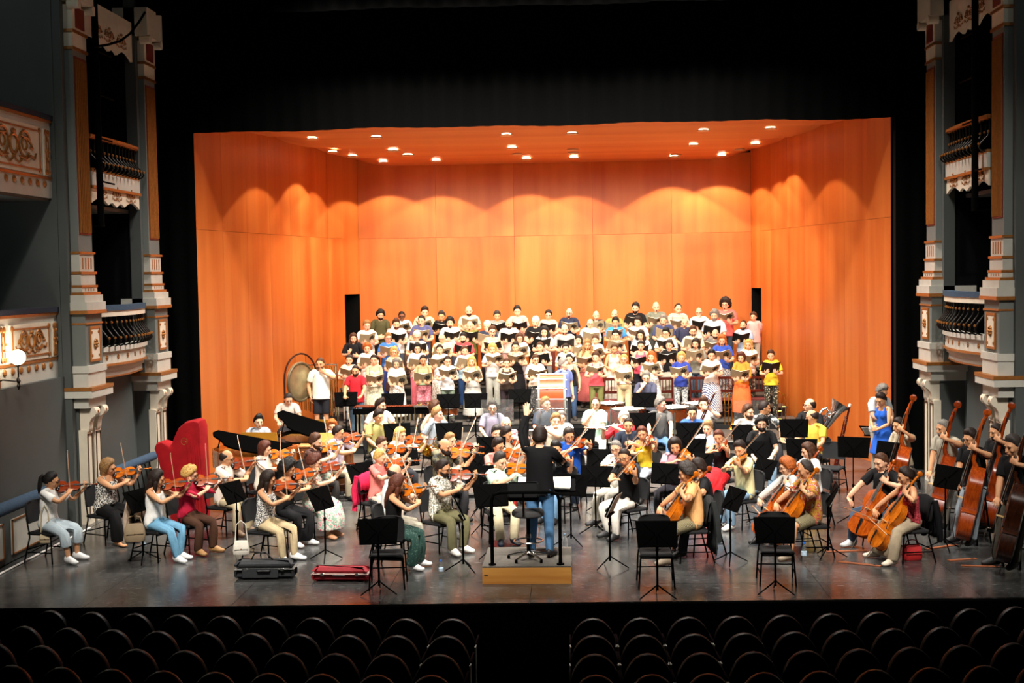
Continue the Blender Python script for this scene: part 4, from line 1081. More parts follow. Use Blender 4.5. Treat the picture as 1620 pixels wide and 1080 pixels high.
def stand(px, py, typ, rot, label, base=0.0, sheet=False):
    hz = dict(low=.95, mid=1.10, high=1.26, flat=.9)[typ]; w = atz(px, py, base + hz)
    o = copy_tree(STANDS[typ]); o.name = 'music_stand'; o.location = (w.x, w.y, base); o.rotation_euler = (0, 0, R(rot)); tag(o, label, 'music stand', 'music stands of the orchestra')
    if sheet:
        t = {'low': 26, 'mid': 18, 'high': 14, 'flat': 55}[typ]; z = {'low': .80, 'mid': .95, 'high': 1.12, 'flat': .80}[typ]
        M = Matrix.Translation((w.x, w.y, base)) @ Matrix.Rotation(R(rot), 4, 'Z') @ Matrix.Translation((0, -.02, z)) @ Matrix.Rotation(R(-t), 4, 'X') @ Matrix.Translation((0, .006, -.026))
        s = copy_tree(SHEET); s.name = 'sheet_music'; s.matrix_world = M; tag(s, 'open sheet music on the ' + label.replace('black ', '').replace(' seen edge-on', ''), 'sheet music', 'sheet music on stands')
    return o
# ------------------------------------------------------------------ the house: stage, shell, proscenium, boxes
def struct(name, mb, m=None, parent=None, smooth=40, loc=None):
    o = mb.build(name, m, parent, smooth, loc)
    if parent is None: o['kind'] = 'structure'
    return o
EY = lambda x: 16.6 + .0245 * x                       # downstage edge of the stage
FLOORM = None
def floor_mat():
    m, nt, b = newmat('black_stage_floor'); L = nt.links.new
    tc = nt.nodes.new('ShaderNodeTexCoord'); n = nt.nodes.new('ShaderNodeTexNoise'); n.inputs['Scale'].default_value = 1.3; n.inputs['Detail'].default_value = 8; n.inputs['Roughness'].default_value = .7
    mp = nt.nodes.new('ShaderNodeMapping'); mp.inputs['Scale'].default_value = (1, .6, 1); L(tc.outputs['Object'], mp.inputs[0]); L(mp.outputs[0], n.inputs['Vector'])
    r = nt.nodes.new('ShaderNodeValToRGB'); e = r.color_ramp.elements; e[0].position = .36; e[0].color = (.020, .020, .020, 1); e[1].position = .68; e[1].color = (.085, .085, .082, 1); L(n.outputs['Fac'], r.inputs[0])
    n2 = nt.nodes.new('ShaderNodeTexNoise'); n2.inputs['Scale'].default_value = 16; n2.inputs['Detail'].default_value = 5; mp2 = nt.nodes.new('ShaderNodeMapping'); mp2.inputs['Scale'].default_value = (.5, 3, 1); L(tc.outputs['Object'], mp2.inputs[0]); L(mp2.outputs[0], n2.inputs['Vector'])
    r2 = nt.nodes.new('ShaderNodeValToRGB'); r2.color_ramp.elements[0].position = .60; r2.color_ramp.elements[1].position = .74; r2.color_ramp.elements[1].color = (.5, .5, .46, 1); L(n2.outputs['Fac'], r2.inputs[0])
    mx = nt.nodes.new('ShaderNodeMix'); mx.data_type = 'RGBA'; mx.blend_type = 'ADD'; mx.inputs[0].default_value = .4; L(r.outputs[0], mx.inputs[6]); L(r2.outputs[0], mx.inputs[7]); L(mx.outputs[2], b.inputs['Base Color'])
    rr = nt.nodes.new('ShaderNodeMapRange'); rr.inputs[3].default_value = .13; rr.inputs[4].default_value = .32; L(n.outputs['Fac'], rr.inputs[0]); L(rr.outputs[0], b.inputs['Roughness'])
    b.inputs['Specular IOR Level'].default_value = .5
    return m
FLOORM = floor_mat()
fl = MB().mat(mat('#0c0c0c', .7, name='floor_underlay'))
fl.add([(-9.5, EY(-9.5), -.012), (9.5, EY(9.5), -.012), (9.5, 38, -.012), (-9.5, 38, -.012), (-9.5, EY(-9.5), -.2), (9.5, EY(9.5), -.2), (9.5, 38, -.2), (-9.5, 38, -.2)], [(0, 1, 2, 3), (7, 6, 5, 4), (0, 4, 5, 1), (1, 5, 6, 2), (2, 6, 7, 3), (3, 7, 4, 0)])
floor = struct('floor', fl); floor['label'] = 'worn black stage floor of large boards'
fpm = {}
cols = [-9.5 + 1.9 * i for i in range(11)]
ys = [0, 17.6, 20.0, 22.4, 24.8, 27.2, 29.6, 32.0, 34.4, 36.8]
for j in range(len(ys) - 1):
    for i in range(10):
        x0, x1 = cols[i] + .003, cols[i+1] - .003; off = .0
        y0a, y0b = (EY(x0), EY(x1)) if j == 0 else (ys[j] + .003,) * 2
        y1 = ys[j+1] - .003; zt = random.uniform(-.001, .001)
        m = MB(); m.add([(x0, y0a, zt), (x1, y0b, zt), (x1, y1, zt), (x0, y1, zt), (x0, y0a, -.012), (x1, y0b, -.012), (x1, y1, -.012), (x0, y1, -.012)], [(0, 1, 2, 3), (7, 6, 5, 4), (0, 4, 5, 1), (1, 5, 6, 2), (2, 6, 7, 3), (3, 7, 4, 0)])
        m.build('floor_board', FLOORM, floor, 0)
m = MB(); m.add([(-9.5, EY(-9.5) - .02, -.03), (9.5, EY(9.5) - .02, -.03), (9.5, EY(9.5) - .02, -1.3), (-9.5, EY(-9.5) - .02, -1.3), (-9.5, EY(-9.5) + .1, -.03), (9.5, EY(9.5) + .1, -.03), (9.5, EY(9.5) + .1, -1.3), (-9.5, EY(-9.5) + .1, -1.3)], [(3, 2, 1, 0), (4, 5, 6, 7), (0, 1, 5, 4)])
BLACKPAINT = mat('#050505', .9, name='black_paint', spec=.1)
struct('wall_front', m, BLACKPAINT)
m = MB(); m.bbox((-11, 2, -1.4), (11, 17.2, -1.3)); struct('floor_auditorium', m, mat('#060304', .95, name='dark_carpet', spec=.1))
# ---- platforms
RISERTOP = mat('#4a4641', .5, 0, .3, 3, 'grey_platform_top'); RISERSIDE = mat('#0a0a0a', .7, name='black_platform_side')
def platform(name, x0, x1, y0, y1, z, label, group=None, edge=True):
    root = empty(name, (0, y0, 0)); n = max(1, round((x1 - x0) / 2.0)); w = (x1 - x0) / n
    for i in range(n):
        m = MB(); m.bbox((x0 + w*i + .006, 0, z - .04), (x0 + w*(i+1) - .006, y1 - y0, z)); m.build('deck_panel', RISERTOP, root, 0)
    m = MB(); m.bbox((x0 + .02, .02, 0), (x1 - .02, .05, z - .04)); m.bbox((x0 + .02, .03, 0), (x0 + .05, y1 - y0, z - .04)); m.bbox((x1 - .05, .03, 0), (x1 - .02, y1 - y0, z - .04)); m.build('skirting_board', RISERSIDE, root, 0)
    if edge:
        m = MB(); m.bbox((x0 + .005, -.012, z - .035), (x1 - .005, 0, z - .005)); m.build('edge_strip', mat('#c9c6bd', .4, .4, name='aluminium_edge'), root, 0)
    tag(root, label, 'platform', group); return root
P1, P2, P3 = .10, .20, .42
platform('stage_platform', -3.75, 4.55, 24.5, 27.0, P1, 'low grey platform under the flutes and clarinets', 'orchestra platforms')
platform('stage_platform', -6.7, 5.75, 27.0, 29.3, P2, 'grey platform under the brass players', 'orchestra platforms')
platform('stage_platform', -6.5, 5.3, 29.3, 31.35, P3, 'grey platform under the percussion', 'orchestra platforms')
CZ = [.62 + .222 * i for i in range(5)]; CYR = [31.9 + .85 * i for i in range(5)]
for i, nm in enumerate(('front', 'second', 'middle', 'fourth', 'back')):
    hw = 5.9 - .12 * i
    platform('choir_riser', -hw + .05, hw - .05, CYR[i] - .45, CYR[i] + (.40 if i < 4 else .55), CZ[i], 'choir riser under the %s row of singers' % nm, 'choir risers', False)
# ---- orchestra shell of orange veneer
VENEER = wood('#bb5a22', '#d47c3a', .4, 1.0, (1.9, 1.9, .14), 'orange_veneer', .3)
CVENEER = wood('#cc6a34', '#de8a4c', .45, .8, (.12, 2.0, 2.0), 'lit_ceiling_veneer', .25)  # paler than the wall veneer: missing bounce light put into the colour
def panel_wall(name, p0, p1, z0, z1, ncol, zs, hole=None):
    p0, p1 = Vector((*p0, 0)), Vector((*p1, 0)); d = (p1 - p0); L_ = d.length; d.normalize(); nrm_ = Vector((d.y, -d.x, 0))
    if nrm_.dot(Vector((0, 25, 0)) - (p0 + p1) / 2) < 0: nrm_ = -nrm_
    def bb(m, u0, u1, a, b, t0, t1):
        P = []
        for z in (a, b):
            for (u, t) in ((u0, t0), (u1, t0), (u1, t1), (u0, t1)):
                q = p0 + d * u + nrm_ * t; P.append((q.x, q.y, z))
        m.add(P, [(3, 2, 1, 0), (4, 5, 6, 7), (0, 1, 5, 4), (1, 2, 6, 5), (2, 3, 7, 6), (3, 0, 4, 7)])
    m = MB(); bb(m, 0, L_, z0, z1, -.10, -.03); w = struct(name, m, mat('#2a1206', .8, name='panel_backing'), smooth=0)
    w['label'] = 'orange veneer panels of the orchestra shell'
    lv = [z0] + zs + [z1]
    for j in range(len(lv) - 1):
        for i in range(ncol):
            m = MB(); u0, u1 = L_*i/ncol, L_*(i+1)/ncol; k = random.uniform(-.002, .002)
            bb(m, u0 + .003, u1 - .003, lv[j] + .003, lv[j+1] - .003, -.03, k); o = m.build('veneer_panel', VENEER, w, 0)
    return w
ZS = [5.2]
panel_wall('wall_back', (-5.32, 36.5), (5.44, 36.5), 0, 7.35, 5, ZS)
panel_wall('wall_left_shell', (-7.28, 27.55), (-5.92, 35.2), 0, 7.75, 6, ZS)
panel_wall('wall_right_shell', (7.12, 27.55), (5.78, 35.2), 0, 7.75, 6, ZS)
for s, n in ((-1, 1), (1, 2)):
    xa, xb = (-5.92, -5.32) if s < 0 else (5.78, 5.44)
    ym = 35.85; xm = xa + (xb - xa) * .5
    panel_wall('wall_return_%d' % n, (xa, 35.22), (xm, ym), 0, 7.5, 1, ZS)
    m = MB(); m.add([(xm, ym, 3.68), (xb, 36.5, 3.68), (xb, 36.5, 7.5), (xm, ym, 7.5), (xm + s*.05, ym, 3.68), (xb + s*.05, 36.5, 3.68), (xb + s*.05, 36.5, 7.5), (xm + s*.05, ym, 7.5)], [(0, 1, 2, 3), (4, 5, 6, 7), (0, 1, 5, 4), (3, 2, 6, 7)]); struct('trim_%d' % n, m, VENEER)
    d = MB(); d.bbox((xm + s*.35 - .5, ym + .66, 0), (xm + s*.35 + .9, ym + .70, 3.9)); dr = struct('door_%d' % n, d, BLACKPAINT)  # black sheet stands in for the darkness behind the door opening
    d = MB(); d.add([(xm + s*.03, ym + .02, .02), (xm + s*.30, ym + .45, .02), (xm + s*.30, ym + .45, 3.62), (xm + s*.03, ym + .02, 3.62), (xm + s*.07, ym, .02), (xm + s*.34, ym + .43, .02), (xm + s*.34, ym + .43, 3.62), (xm + s*.07, ym, 3.62)], [(0, 1, 2, 3), (7, 6, 5, 4), (0, 1, 5, 4), (3, 2, 6, 7), (0, 3, 7, 4), (1, 2, 6, 5)]); d.build('door_leaf', wood('#5a2c14', '#6e3a1c', .5, 2, (4, 4, .4), 'brown_door'), dr)
# ceiling of the shell, four overlapping reflector panels with upturned ends
m = MB(); m.bbox((-8, 27.6, 8.2), (8, 37, 8.3)); ceil_ = struct('ceiling', m, BLACKPAINT); ceil_['label'] = 'veneered ceiling reflectors of the orchestra shell'
for i in range(4):
    y0, y1 = 27.62 + 2.24*i, 27.62 + 2.24*(i+1) + .06; hw = 7.5 - .55*i; rings = []
    for q in range(25):
        x = -hw + 2*hw*q/24; up = .45 * max(0, (abs(x) - (hw - 1.5)) / 1.5) ** 2; zf, zb = 7.46 - .055*i + up, 7.34 - .055*i + up
        rings.append([(x, y0, zf), (x, y1, zb), (x, y1, zb + .05), (x, y0, zf + .05)])
    m = MB(); m.loft(rings); m.build('ceiling_panel', CVENEER, ceil_, 30)
# recessed downlights
LENS = mat('#fff1d2', .5, emit=9, name='lamp_lens')
def ceiling_light(px, py, z, power, big=False, ang=108, lb=''):
    w = atz(px, py, z); r = .13 if not big else .15
    o = empty('ceiling_light', (w.x, w.y, z)); m = MB(); m.lathe([(r*.8, -.02), (r*1.1, -.025), (r*1.1, .0), (r*.8, .01)], n=18); m.build('trim_ring', mat('#d9c7a8', .4, .5, name='lamp_trim'), o)
    m = MB(); m.lathe([(.001, -.012), (r*.8, -.012), (r*.8, .02), (.001, .02)], n=18); m.build('lens', LENS, o)
    tag(o, lb, 'ceiling light', 'shell ceiling downlights')
    if power:
        l = spot('downlight', (w.x, w.y, z - .05), (w.x, w.y, 0), power, ang, .12, (1, .84, .62), .05); 
    return o
OD6 = ('first', 'second', 'third', 'fourth', 'fifth', 'sixth')
for i, (px, py) in enumerate(((494, 219), (595, 217), (801, 213), (905, 211), (1113, 206), (1219, 203))): ceiling_light(px, py, 7.35, 120, lb='%s downlight from left in the front ceiling row' % OD6[i])
for i, (px, py) in enumerate(((526, 240), (622, 238), (810, 234), (906, 236), (1097, 229), (1195, 228))): ceiling_light(px, py, 7.27, 120, px == 622, lb='%s downlight from left in the second ceiling row' % OD6[i])
for i, (px, py) in enumerate(((558, 247), (645, 245), (818, 243), (907, 241), (1070, 244), (1170, 236))): ceiling_light(px, py, 7.24, 100, px == 645, lb='%s downlight from left in the third ceiling row' % OD6[i])
for i, (px, py) in enumerate(((606, 256.5), (690, 254.5), (833, 251.5), (908, 249.5), (1066, 247.5), (1142, 246))): ceiling_light(px, py, 7.20, 150, lb='%s downlight from left in the row nearest the back wall' % OD6[i])
# ---- black masking
VELVET = mat('#030303', .95, 0, 0, name='black_velvet', spec=.05)
def drape(name, pts, z0, z1, label, scallop=0):
    """pleated cloth along a polyline in plan"""
    m = MB(); V = []; n = 0
    P = [Vector((*p, 0)) for p in pts]; tot = sum((P[i+1]-P[i]).length for i in range(len(P)-1)); N = int(tot / .09)
    ring0 = []; ring1 = []
    for k in range(N + 1):
        u = tot * k / N; i = 0
        while i < len(P) - 2 and u > (P[i+1]-P[i]).length: u -= (P[i+1]-P[i]).length; i += 1
        d = (P[i+1]-P[i]).normalized(); q = P[i] + d*u; nn = Vector((-d.y, d.x, 0)); q = q + nn * (.035*math.sin(k*1.55) + .02*math.sin(k*.43))
        zz = z0 + scallop * (.5*math.sin(k*.21) + .5*math.sin(k*.093 + 1)) 
        ring0.append((q.x, q.y, zz)); ring1.append((q.x, q.y, z1))
    V = ring0 + ring1 + [(x, y + .012, z) for x, y, z in ring0] + [(x, y + .012, z) for x, y, z in ring1]; M1 = N + 1
    F = [(k, k+1, M1+k+1, M1+k) for k in range(N)] + [(2*M1+k, 2*M1+k+1, 3*M1+k+1, 3*M1+k) for k in range(N)] + [(k, k+1, 2*M1+k+1, 2*M1+k) for k in range(N)]
    m.add(V, F); o = m.build(name, VELVET, None, 60); tag(o, label, 'curtain'); return o
drape('border_curtain', [(-9.6, 27.35), (9.6, 27.35)], 7.19, 13.0, 'black velvet border hanging across the top of the stage', .025)
drape('side_curtain', [(-7.27, 27.52), (-9.7, 27.52)], 0.0, 7.6, 'black velvet leg at the left of the orange shell')
drape('side_curtain', [(9.7, 27.52), (7.10, 27.52)], 0.0, 7.6, 'black velvet leg at the right of the orange shell')
drape('border_curtain', [(-9.0, 26.0), (9.0, 26.0)], 9.35, 13.5, 'black velvet header border across the top of the proscenium', .02)
m = MB(); m.bbox((-10, 27.0, 12.8), (10, 38, 12.9)); struct('ceiling_stage_house', m, BLACKPAINT)
for n, s in (('left', -1), ('right', 1)):
    m = MB(); m.bbox((s*9.9 - .05, 26.6, 0), (s*9.9 + .05, 38, 13)); struct('wall_wing_' + n, m, BLACKPAINT)
# ---- proscenium sides with boxes
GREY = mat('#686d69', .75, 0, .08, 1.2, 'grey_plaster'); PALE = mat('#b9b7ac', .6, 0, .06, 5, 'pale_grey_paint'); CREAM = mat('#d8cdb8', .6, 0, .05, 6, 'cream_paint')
GOLD = mat('#9c642c', .42, .45, .15, 20, 'gilding'); REDGR = mat('#6e1f12', .6, 0, .1, 10, 'red_ground'); NAVY = mat('#2b4258', .9, 0, .2, 18, 'blue_velvet'); DARK = mat('#08080a', .9, name='recess_shade', spec=.1)
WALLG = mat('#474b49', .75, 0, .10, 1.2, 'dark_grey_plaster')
IRON = mat('#1a120a', .4, .6, name='dark_iron')
def mx(s, p): return (s * p[0], p[1], p[2])
def nb(m, s, x0, x1, y0, y1, z0, z1): m.bbox((min(s*x0, s*x1), y0, z0), (max(s*x0, s*x1), y1, z1))
def scroll_orn(name, parent, s, X, yc, zc, w, h, m_):
    """gilded relief: central shield, paired scrolls and swags, lying on a plane X = const that faces the stage axis"""
    m = MB(); Q = Matrix(((0, 0, -s, s*X), (1, 0, 0, yc), (0, 1, 0, zc), (0, 0, 0, 1))); Q3 = Q.to_3x3()
    def q(a, b, c=0.012): return tuple(Q @ Vector((a*w, b*h, c)))
    m.torus(q(0, .05), .085*w, .016*w, 18, 5, Q3); m.ell(q(0, .42), (.05*w, .09*h, .03), 8, 6, Q3); m.ell(q(0, -.22), (.06*w, .06*h, .025), 8, 6, Q3)
    for t in (1, -1):
        m.torus(q(t*.24, .10), .12*w, .013*w, 16, 5, Q3, (R(20 if t > 0 else -200), R(320 if t > 0 else 160)))
        m.torus(q(t*.24, .10), .055*w, .011*w, 12, 5, Q3); m.torus(q(t*.10, -.18), .09*w, .011*w, 14, 5, Q3, (R(200), R(340)))
        m.tube([q(t*.12, -.30), q(t*.26, -.36), q(t*.38, -.22), q(t*.46, -.30), q(t*.5, -.12)], [.011*w, .016*w, .012*w, .013*w, .008*w], 6)
        m.tube([q(t*.14, .34), q(t*.3, .30), q(t*.40, .12), q(t*.42, -.05)], [.009*w, .014*w, .012*w, .008*w], 6)
        m.ell(q(t*.40, .02), (.04*w, .07*h, .02), 8, 5, Q3)
    return m.build(name, m_, parent, 50)
def rosette(parent, s, X, yc, zc, r):
    m = MB(); Q = Matrix(((0, 0, -s, s*X), (1, 0, 0, yc), (0, 1, 0, zc), (0, 0, 0, 1))); Q3 = Q.to_3x3()
    m.ell(tuple(Q.translation), (r*.35, r*.35, r*.4), 8, 5, Q3)
    for k in range(8): m.ell(tuple(Q @ Vector((r*.65*math.cos(k*math.pi/4), r*.65*math.sin(k*math.pi/4), 0))), (r*.28, r*.28, r*.25), 6, 4, Q3)
    return m.build('rosette', GOLD, parent, 50)
def pilaster(s, fx, y0, y1, label):
    """fx: |X| of the shaft's stage face; the shaft runs from y0 to y1"""
    r = empty('pilaster', (0, 0, 0)); yc = (y0 + y1) / 2; pj = .10
    m = MB().mat(GREY); nb(m, s, fx, 8.2, y0, y1, 4.62, 8.05); m.build('shaft', CREAM, r, 0)
    m = MB(); nb(m, s, fx - .012, fx, y0 + .05, y1 - .05, 4.95, 7.95); m.build('flute_ground', REDGR, r, 0)
    m = MB()
    for k in range(7):
        y = y0 + .09 + (y1 - y0 - .18) * k / 6; m.tube([(s*(fx - .012), y, 4.98), (s*(fx - .012), y, 7.9)], .026, 6)
    m.build('flutes', GOLD, r)
    for (z0, z1, e) in ((4.62, 4.66, .04), (4.28, 4.32, .05), (4.05, 4.09, .06), (3.92, 3.97, .09)): m = MB(); nb(m, s, fx - e, 8.2, y0 - e, y1 + e, z0, z1); m.build('gilt_moulding', GOLD, r, 0)
    for (z0, z1, e) in ((4.32, 4.62, .015), (4.09, 4.28, .03), (3.97, 4.05, .05), (3.80, 3.92, .12)): m = MB(); nb(m, s, fx - e, 8.2, y0 - e, y1 + e, z0, z1); m.build('plinth', PALE, r, 0)
    m = MB()
    for k in range(4): nb(m, s, fx - .022, fx - .01, y0 + .12 + k*(y1-y0-.24)/3 - .02, y0 + .12 + k*(y1-y0-.24)/3 + .02, 4.36, 4.56)
    for k in range(4): m.ell((s*(fx - .045), y0 + .12 + k*(y1-y0-.24)/3, 4.01), (.015, .03, .03), 6, 4)
    m.build('gilt_drops', GOLD, r, 0)
    # pedestal
    px_ = fx - pj
    m = MB(); nb(m, s, px_, 8.2, y0 - .08, y1 + .08, 2.72, 3.60); m.build('pedestal', GREY, r, 0)
    for a in ((.06, .14, 3.66, 3.80), (.05, .12, 2.60, 2.72), (.03, .1, 2.36, 2.60), (.12, .2, 2.18, 2.30), (.02, .1, 2.0, 2.18)):
        m = MB(); nb(m, s, px_ - a[0], 8.2, y0 - a[1], y1 + a[1], a[2], a[3]); m.build('cornice', PALE, r, 0)
    for a in ((.07, .15, 3.60, 3.66), (.02, .09, 3.42, 3.45), (.13, .21, 2.30, 2.36)):
        m = MB(); nb(m, s, px_ - a[0], 8.2, y0 - a[1], y1 + a[1], a[2], a[3]); m.build('gilt_moulding', GOLD, r, 0)
    m = MB(); nb(m, s, px_ - .02, px_, yc - .2, yc + .2, 2.82, 3.34); m.build('raised_panel', CREAM, r, 0)
    m = MB(); nb(m, s, px_ - .03, px_, yc - .24, yc - .2, 2.78, 3.38); nb(m, s, px_ - .03, px_, yc + .2, yc + .24, 2.78, 3.38); nb(m, s, px_ - .03, px_, yc - .2, yc + .2, 2.78, 2.82); nb(m, s, px_ - .03, px_, yc - .2, yc + .2, 3.34, 3.38)
    for a in (-.15, .15):
        for b in (2.88, 3.28): m.ell((s*(px_ - .02), yc + a, b), (.015, .03, .03), 6, 4)
    m.build('panel_frame', GOLD, r, 0); rosette(r, s, px_ - .03, yc, 3.08, .10)
    # posts with consoles below
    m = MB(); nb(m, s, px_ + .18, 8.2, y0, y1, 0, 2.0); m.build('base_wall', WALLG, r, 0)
    for a in (-.2, .2):
        m = MB(); nb(m, s, px_ + .06, px_ + .2, yc + a - .13, yc + a + .13, 0, 1.62); m.build('post', CREAM, r, 0)
        m = MB()
        for b in (-.11, .09): nb(m, s, px_ + .045, px_ + .065, yc + a + b, yc + a + b + .02, .1, 1.55)
        nb(m, s, px_ + .045, px_ + .065, yc + a - .11, yc + a + .11, 1.53, 1.555); m.build('post_beading', mat('#4a3420', .6, name='dark_bead'), r, 0)
        m = MB(); prf = [(.20, 2.0), (-.07, 2.0), (-.10, 1.96), (-.105, 1.91), (-.08, 1.86), (-.02, 1.82), (.02, 1.75), (.03, 1.66), (.035, 1.60), (.07, 1.575), (.20, 1.575)]; m.prism([(s*(px_ + u), v) for u, v in prf], yc + a - .095, yc + a + .095, Matrix(((1, 0, 0, 0), (0, 0, 1, 0), (0, 1, 0, 0), (0, 0, 0, 1)))); m.build('console', CREAM, r, 50)
        m = MB(); m.ell((s*(px_ - .07), yc + a, 1.93), (.05, .04, .04), 8, 5); m.build('console_boss', GOLD, r)
    # capital
    for z in (8.05, 8.34): m = MB(); nb(m, s, fx - .03, 8.2, y0 - .03, y1 + .03, z, z + .05); m.build('gilt_moulding', GOLD, r, 0)
    m = MB(); nb(m, s, fx - .01, 8.2, y0, y1, 8.10, 8.34); nb(m, s, fx - .02, 8.2, y0, y1, 8.39, 8.80); nb(m, s, fx - .14, 8.2, y0 - .14, y1 + .14, 8.86, 9.4)
    for a in (y0 - .02, y1 + .02): m.lathe([(.01, -.1), (.085, -.1), (.085, .1), (.01, .1)], (s*(fx - .06), a, 8.80), 12, 'X')
    m.build('capital', CREAM, r, 40)
    m = MB(); nb(m, s, fx - .035, fx - .02, y0 + .12, y1 - .12, 8.43, 8.78); m.build('capital_panel', REDGR, r, 0)
    tag(r, label, 'pilaster', 'proscenium pilasters'); return r
def arc_rail(m, s, X, bulge, y0, y1, z0, z1, depth, n=14):
    rings = []
    for k in range(n + 1):
        t = k / n; y = y0 + (y1-y0)*t; x = X - bulge * math.sin(math.pi*t)
        rings.append([(s*x, y, z0), (s*(x + depth), y, z0), (s*(x + depth), y, z1), (s*x, y, z1)])
    m.loft(rings)
def box_tier(s, y0, y1, zr, zb, X, label, rail_mat, valance=None, base=None, bmat=IRON, bul=.16):
    r = empty('theatre_box')
    m = MB(); arc_rail(m, s, X - .02, bul, y0, y1, zr - (.10 if bul > .1 else .05), zr, .16); m.build('velvet_rail', rail_mat, r)
    m = MB(); arc_rail(m, s, X, bul, y0, y1, zr - (.20 if bul > .1 else .07), zr - (.10 if bul > .1 else .05), .1); m.build('rail_moulding', GOLD if rail_mat is not NAVY else CREAM, r)
    n = 13
    for k in range(n):
        t = (k + .5) / n; y = y0 + (y1-y0)*t; x = X - bul*math.sin(math.pi*t); h = zr - .2 - zb
        m = MB(); m.tube([(s*(x + .05), y, zr - .2 + (0 if bul > .1 else .14)), (s*(x + .05), y, zb + h*.8), (s*(x + .02), y, zb + h*.62), (s*(x - .05), y, zb + h*.45), (s*(x - .11), y, zb + h*.30), (s*(x - .13), y, zb + h*.17), (s*(x - .09), y, zb + h*.06), (s*x, y, zb)], [.016, .014, .014, .015, .017, .018, .016, .014], 6)
        b_ = m.build('baluster', bmat, r)
        m = MB(); m.ell((s*(x + .03), y, zb + h*.8), (.024, .024, .024), 6, 4); m.ell((s*(x - .13), y, zb + h*.3), (.026, .026, .026), 6, 4); m.build('gilt_knob', GOLD, b_)
    if base:
        m = MB(); arc_rail(m, s, X - .03, bul, y0, y1, zb - .08, zb, .3); arc_rail(m, s, X + .02, bul, y0, y1, zb - .3, zb - .08, .3); arc_rail(m, s, X + .05, bul, y0, y1, zb - .42, zb - .34, .3); arc_rail(m, s, X + .09, bul*.9, y0, y1, base, zb - .42, .3); m.build('base_moulding', PALE, r)
        m = MB(); arc_rail(m, s, X - .02, bul, y0, y1, zb - .34, zb - .30, .3); arc_rail(m, s, X + .08, bul*.9, y0, y1, base - .03, base, .3); m.build('gilt_moulding', GOLD, r)
        for k in range(6):
            t = (k + .7) / 6.4; rosette(r, s, X - bul*math.sin(math.pi*t) + .02, y0 + (y1-y0)*t, zb - .19, .055)
    if valance:
        z0, z1 = valance; m = MB(); poly = [(y0, z1), (y1, z1)]; N = 24
        for k in range(N + 1):
            t = k / N; poly.append((y1 + (y0-y1)*t, z0 + .10 * abs(math.sin(t*math.pi*3)) - (.12 * math.exp(-((t - .5)/.06)**2))))
        m.prism(poly, 0, .05, Matrix(((0, 0, s, s*X), (1, 0, 0, 0), (0, 1, 0, 0), (0, 0, 0, 1)))); m.build('valance', CREAM, r, 0)
        for t in (.2, .5, .8): scroll_orn('gilt_ornament', r, s, X, y0 + (y1-y0)*t, (z0 + z1)/2 + .08, .5, .3, GOLD)
        for e, z in ((.05, z1), (.03, z1 + .30)): m = MB(); nb(m, s, X - e, X + .15, y0, y1, z, z + .05); m.build('gilt_moulding', GOLD, r, 0)
        m = MB(); nb(m, s, X - .02, X + .15, y0, y1, z1 + .05, z1 + .30); m.build('frieze', PALE, r, 0)
    tag(r, label, 'theatre box', 'proscenium boxes'); return r
def balcony(s, y0, y1, zb, zt, X, label, panels):
    r = empty('balcony_front')
    m = MB(); nb(m, s, X, X + .14, y0, y1, zb, zt - .1); m.build('front_panel', PALE, r, 0)
    m = MB(); nb(m, s, X - .06, X + .22, y0, y1, zt - .08, zt); m.build('velvet_rail', mat('#141b2e', .9, name='navy_velvet'), r, 0)
    for e, z in ((.04, zt - .13), (.015, zb + .30)): m = MB(); nb(m, s, X - e, X + .1, y0, y1, z, z + .045); m.build('gilt_moulding', GOLD, r, 0)
    for (a, b) in panels:
        m = MB(); nb(m, s, X - .025, X, a, b, zb + .36, zt - .24); pnl = m.build('raised_panel', CREAM, r, 0)
        m = MB(); za, zc = zb + .42, zt - .30
        for (u0, u1, v0, v1) in ((a + .06, b - .06, za, za + .025), (a + .06, b - .06, zc - .025, zc), (a + .06, a + .085, za, zc), (b - .085, b - .06, za, zc)): nb(m, s, X - .04, X - .02, u0, u1, v0, v1)
        for u in (a + .07, b - .07):
            for v in (za, zc): m.ell((s*(X - .03), u, v), (.02, .05, .05), 8, 5)
        m.build('panel_frame', GOLD, pnl, 0); 
        if b - a > .8: scroll_orn('gilt_ornament', pnl, s, X - .025, (a+b)/2, (za+zc)/2, (b-a)*.78, (zc-za)*.8, GOLD)
        else: scroll_orn('gilt_ornament', pnl, s, X - .025, (a+b)/2, (za+zc)/2, (b-a)*.7, (zc-za)*.8, GOLD)
    m = MB()
    for k in range(int((y1-y0)/.3)): m.ell((s*(X - .005), y0 + .15 + .3*k, zb + .22), (.025, .07, .06), 8, 5)
    m.build('gilt_bosses', GOLD, r)
    tag(r, label, 'balcony'); return r
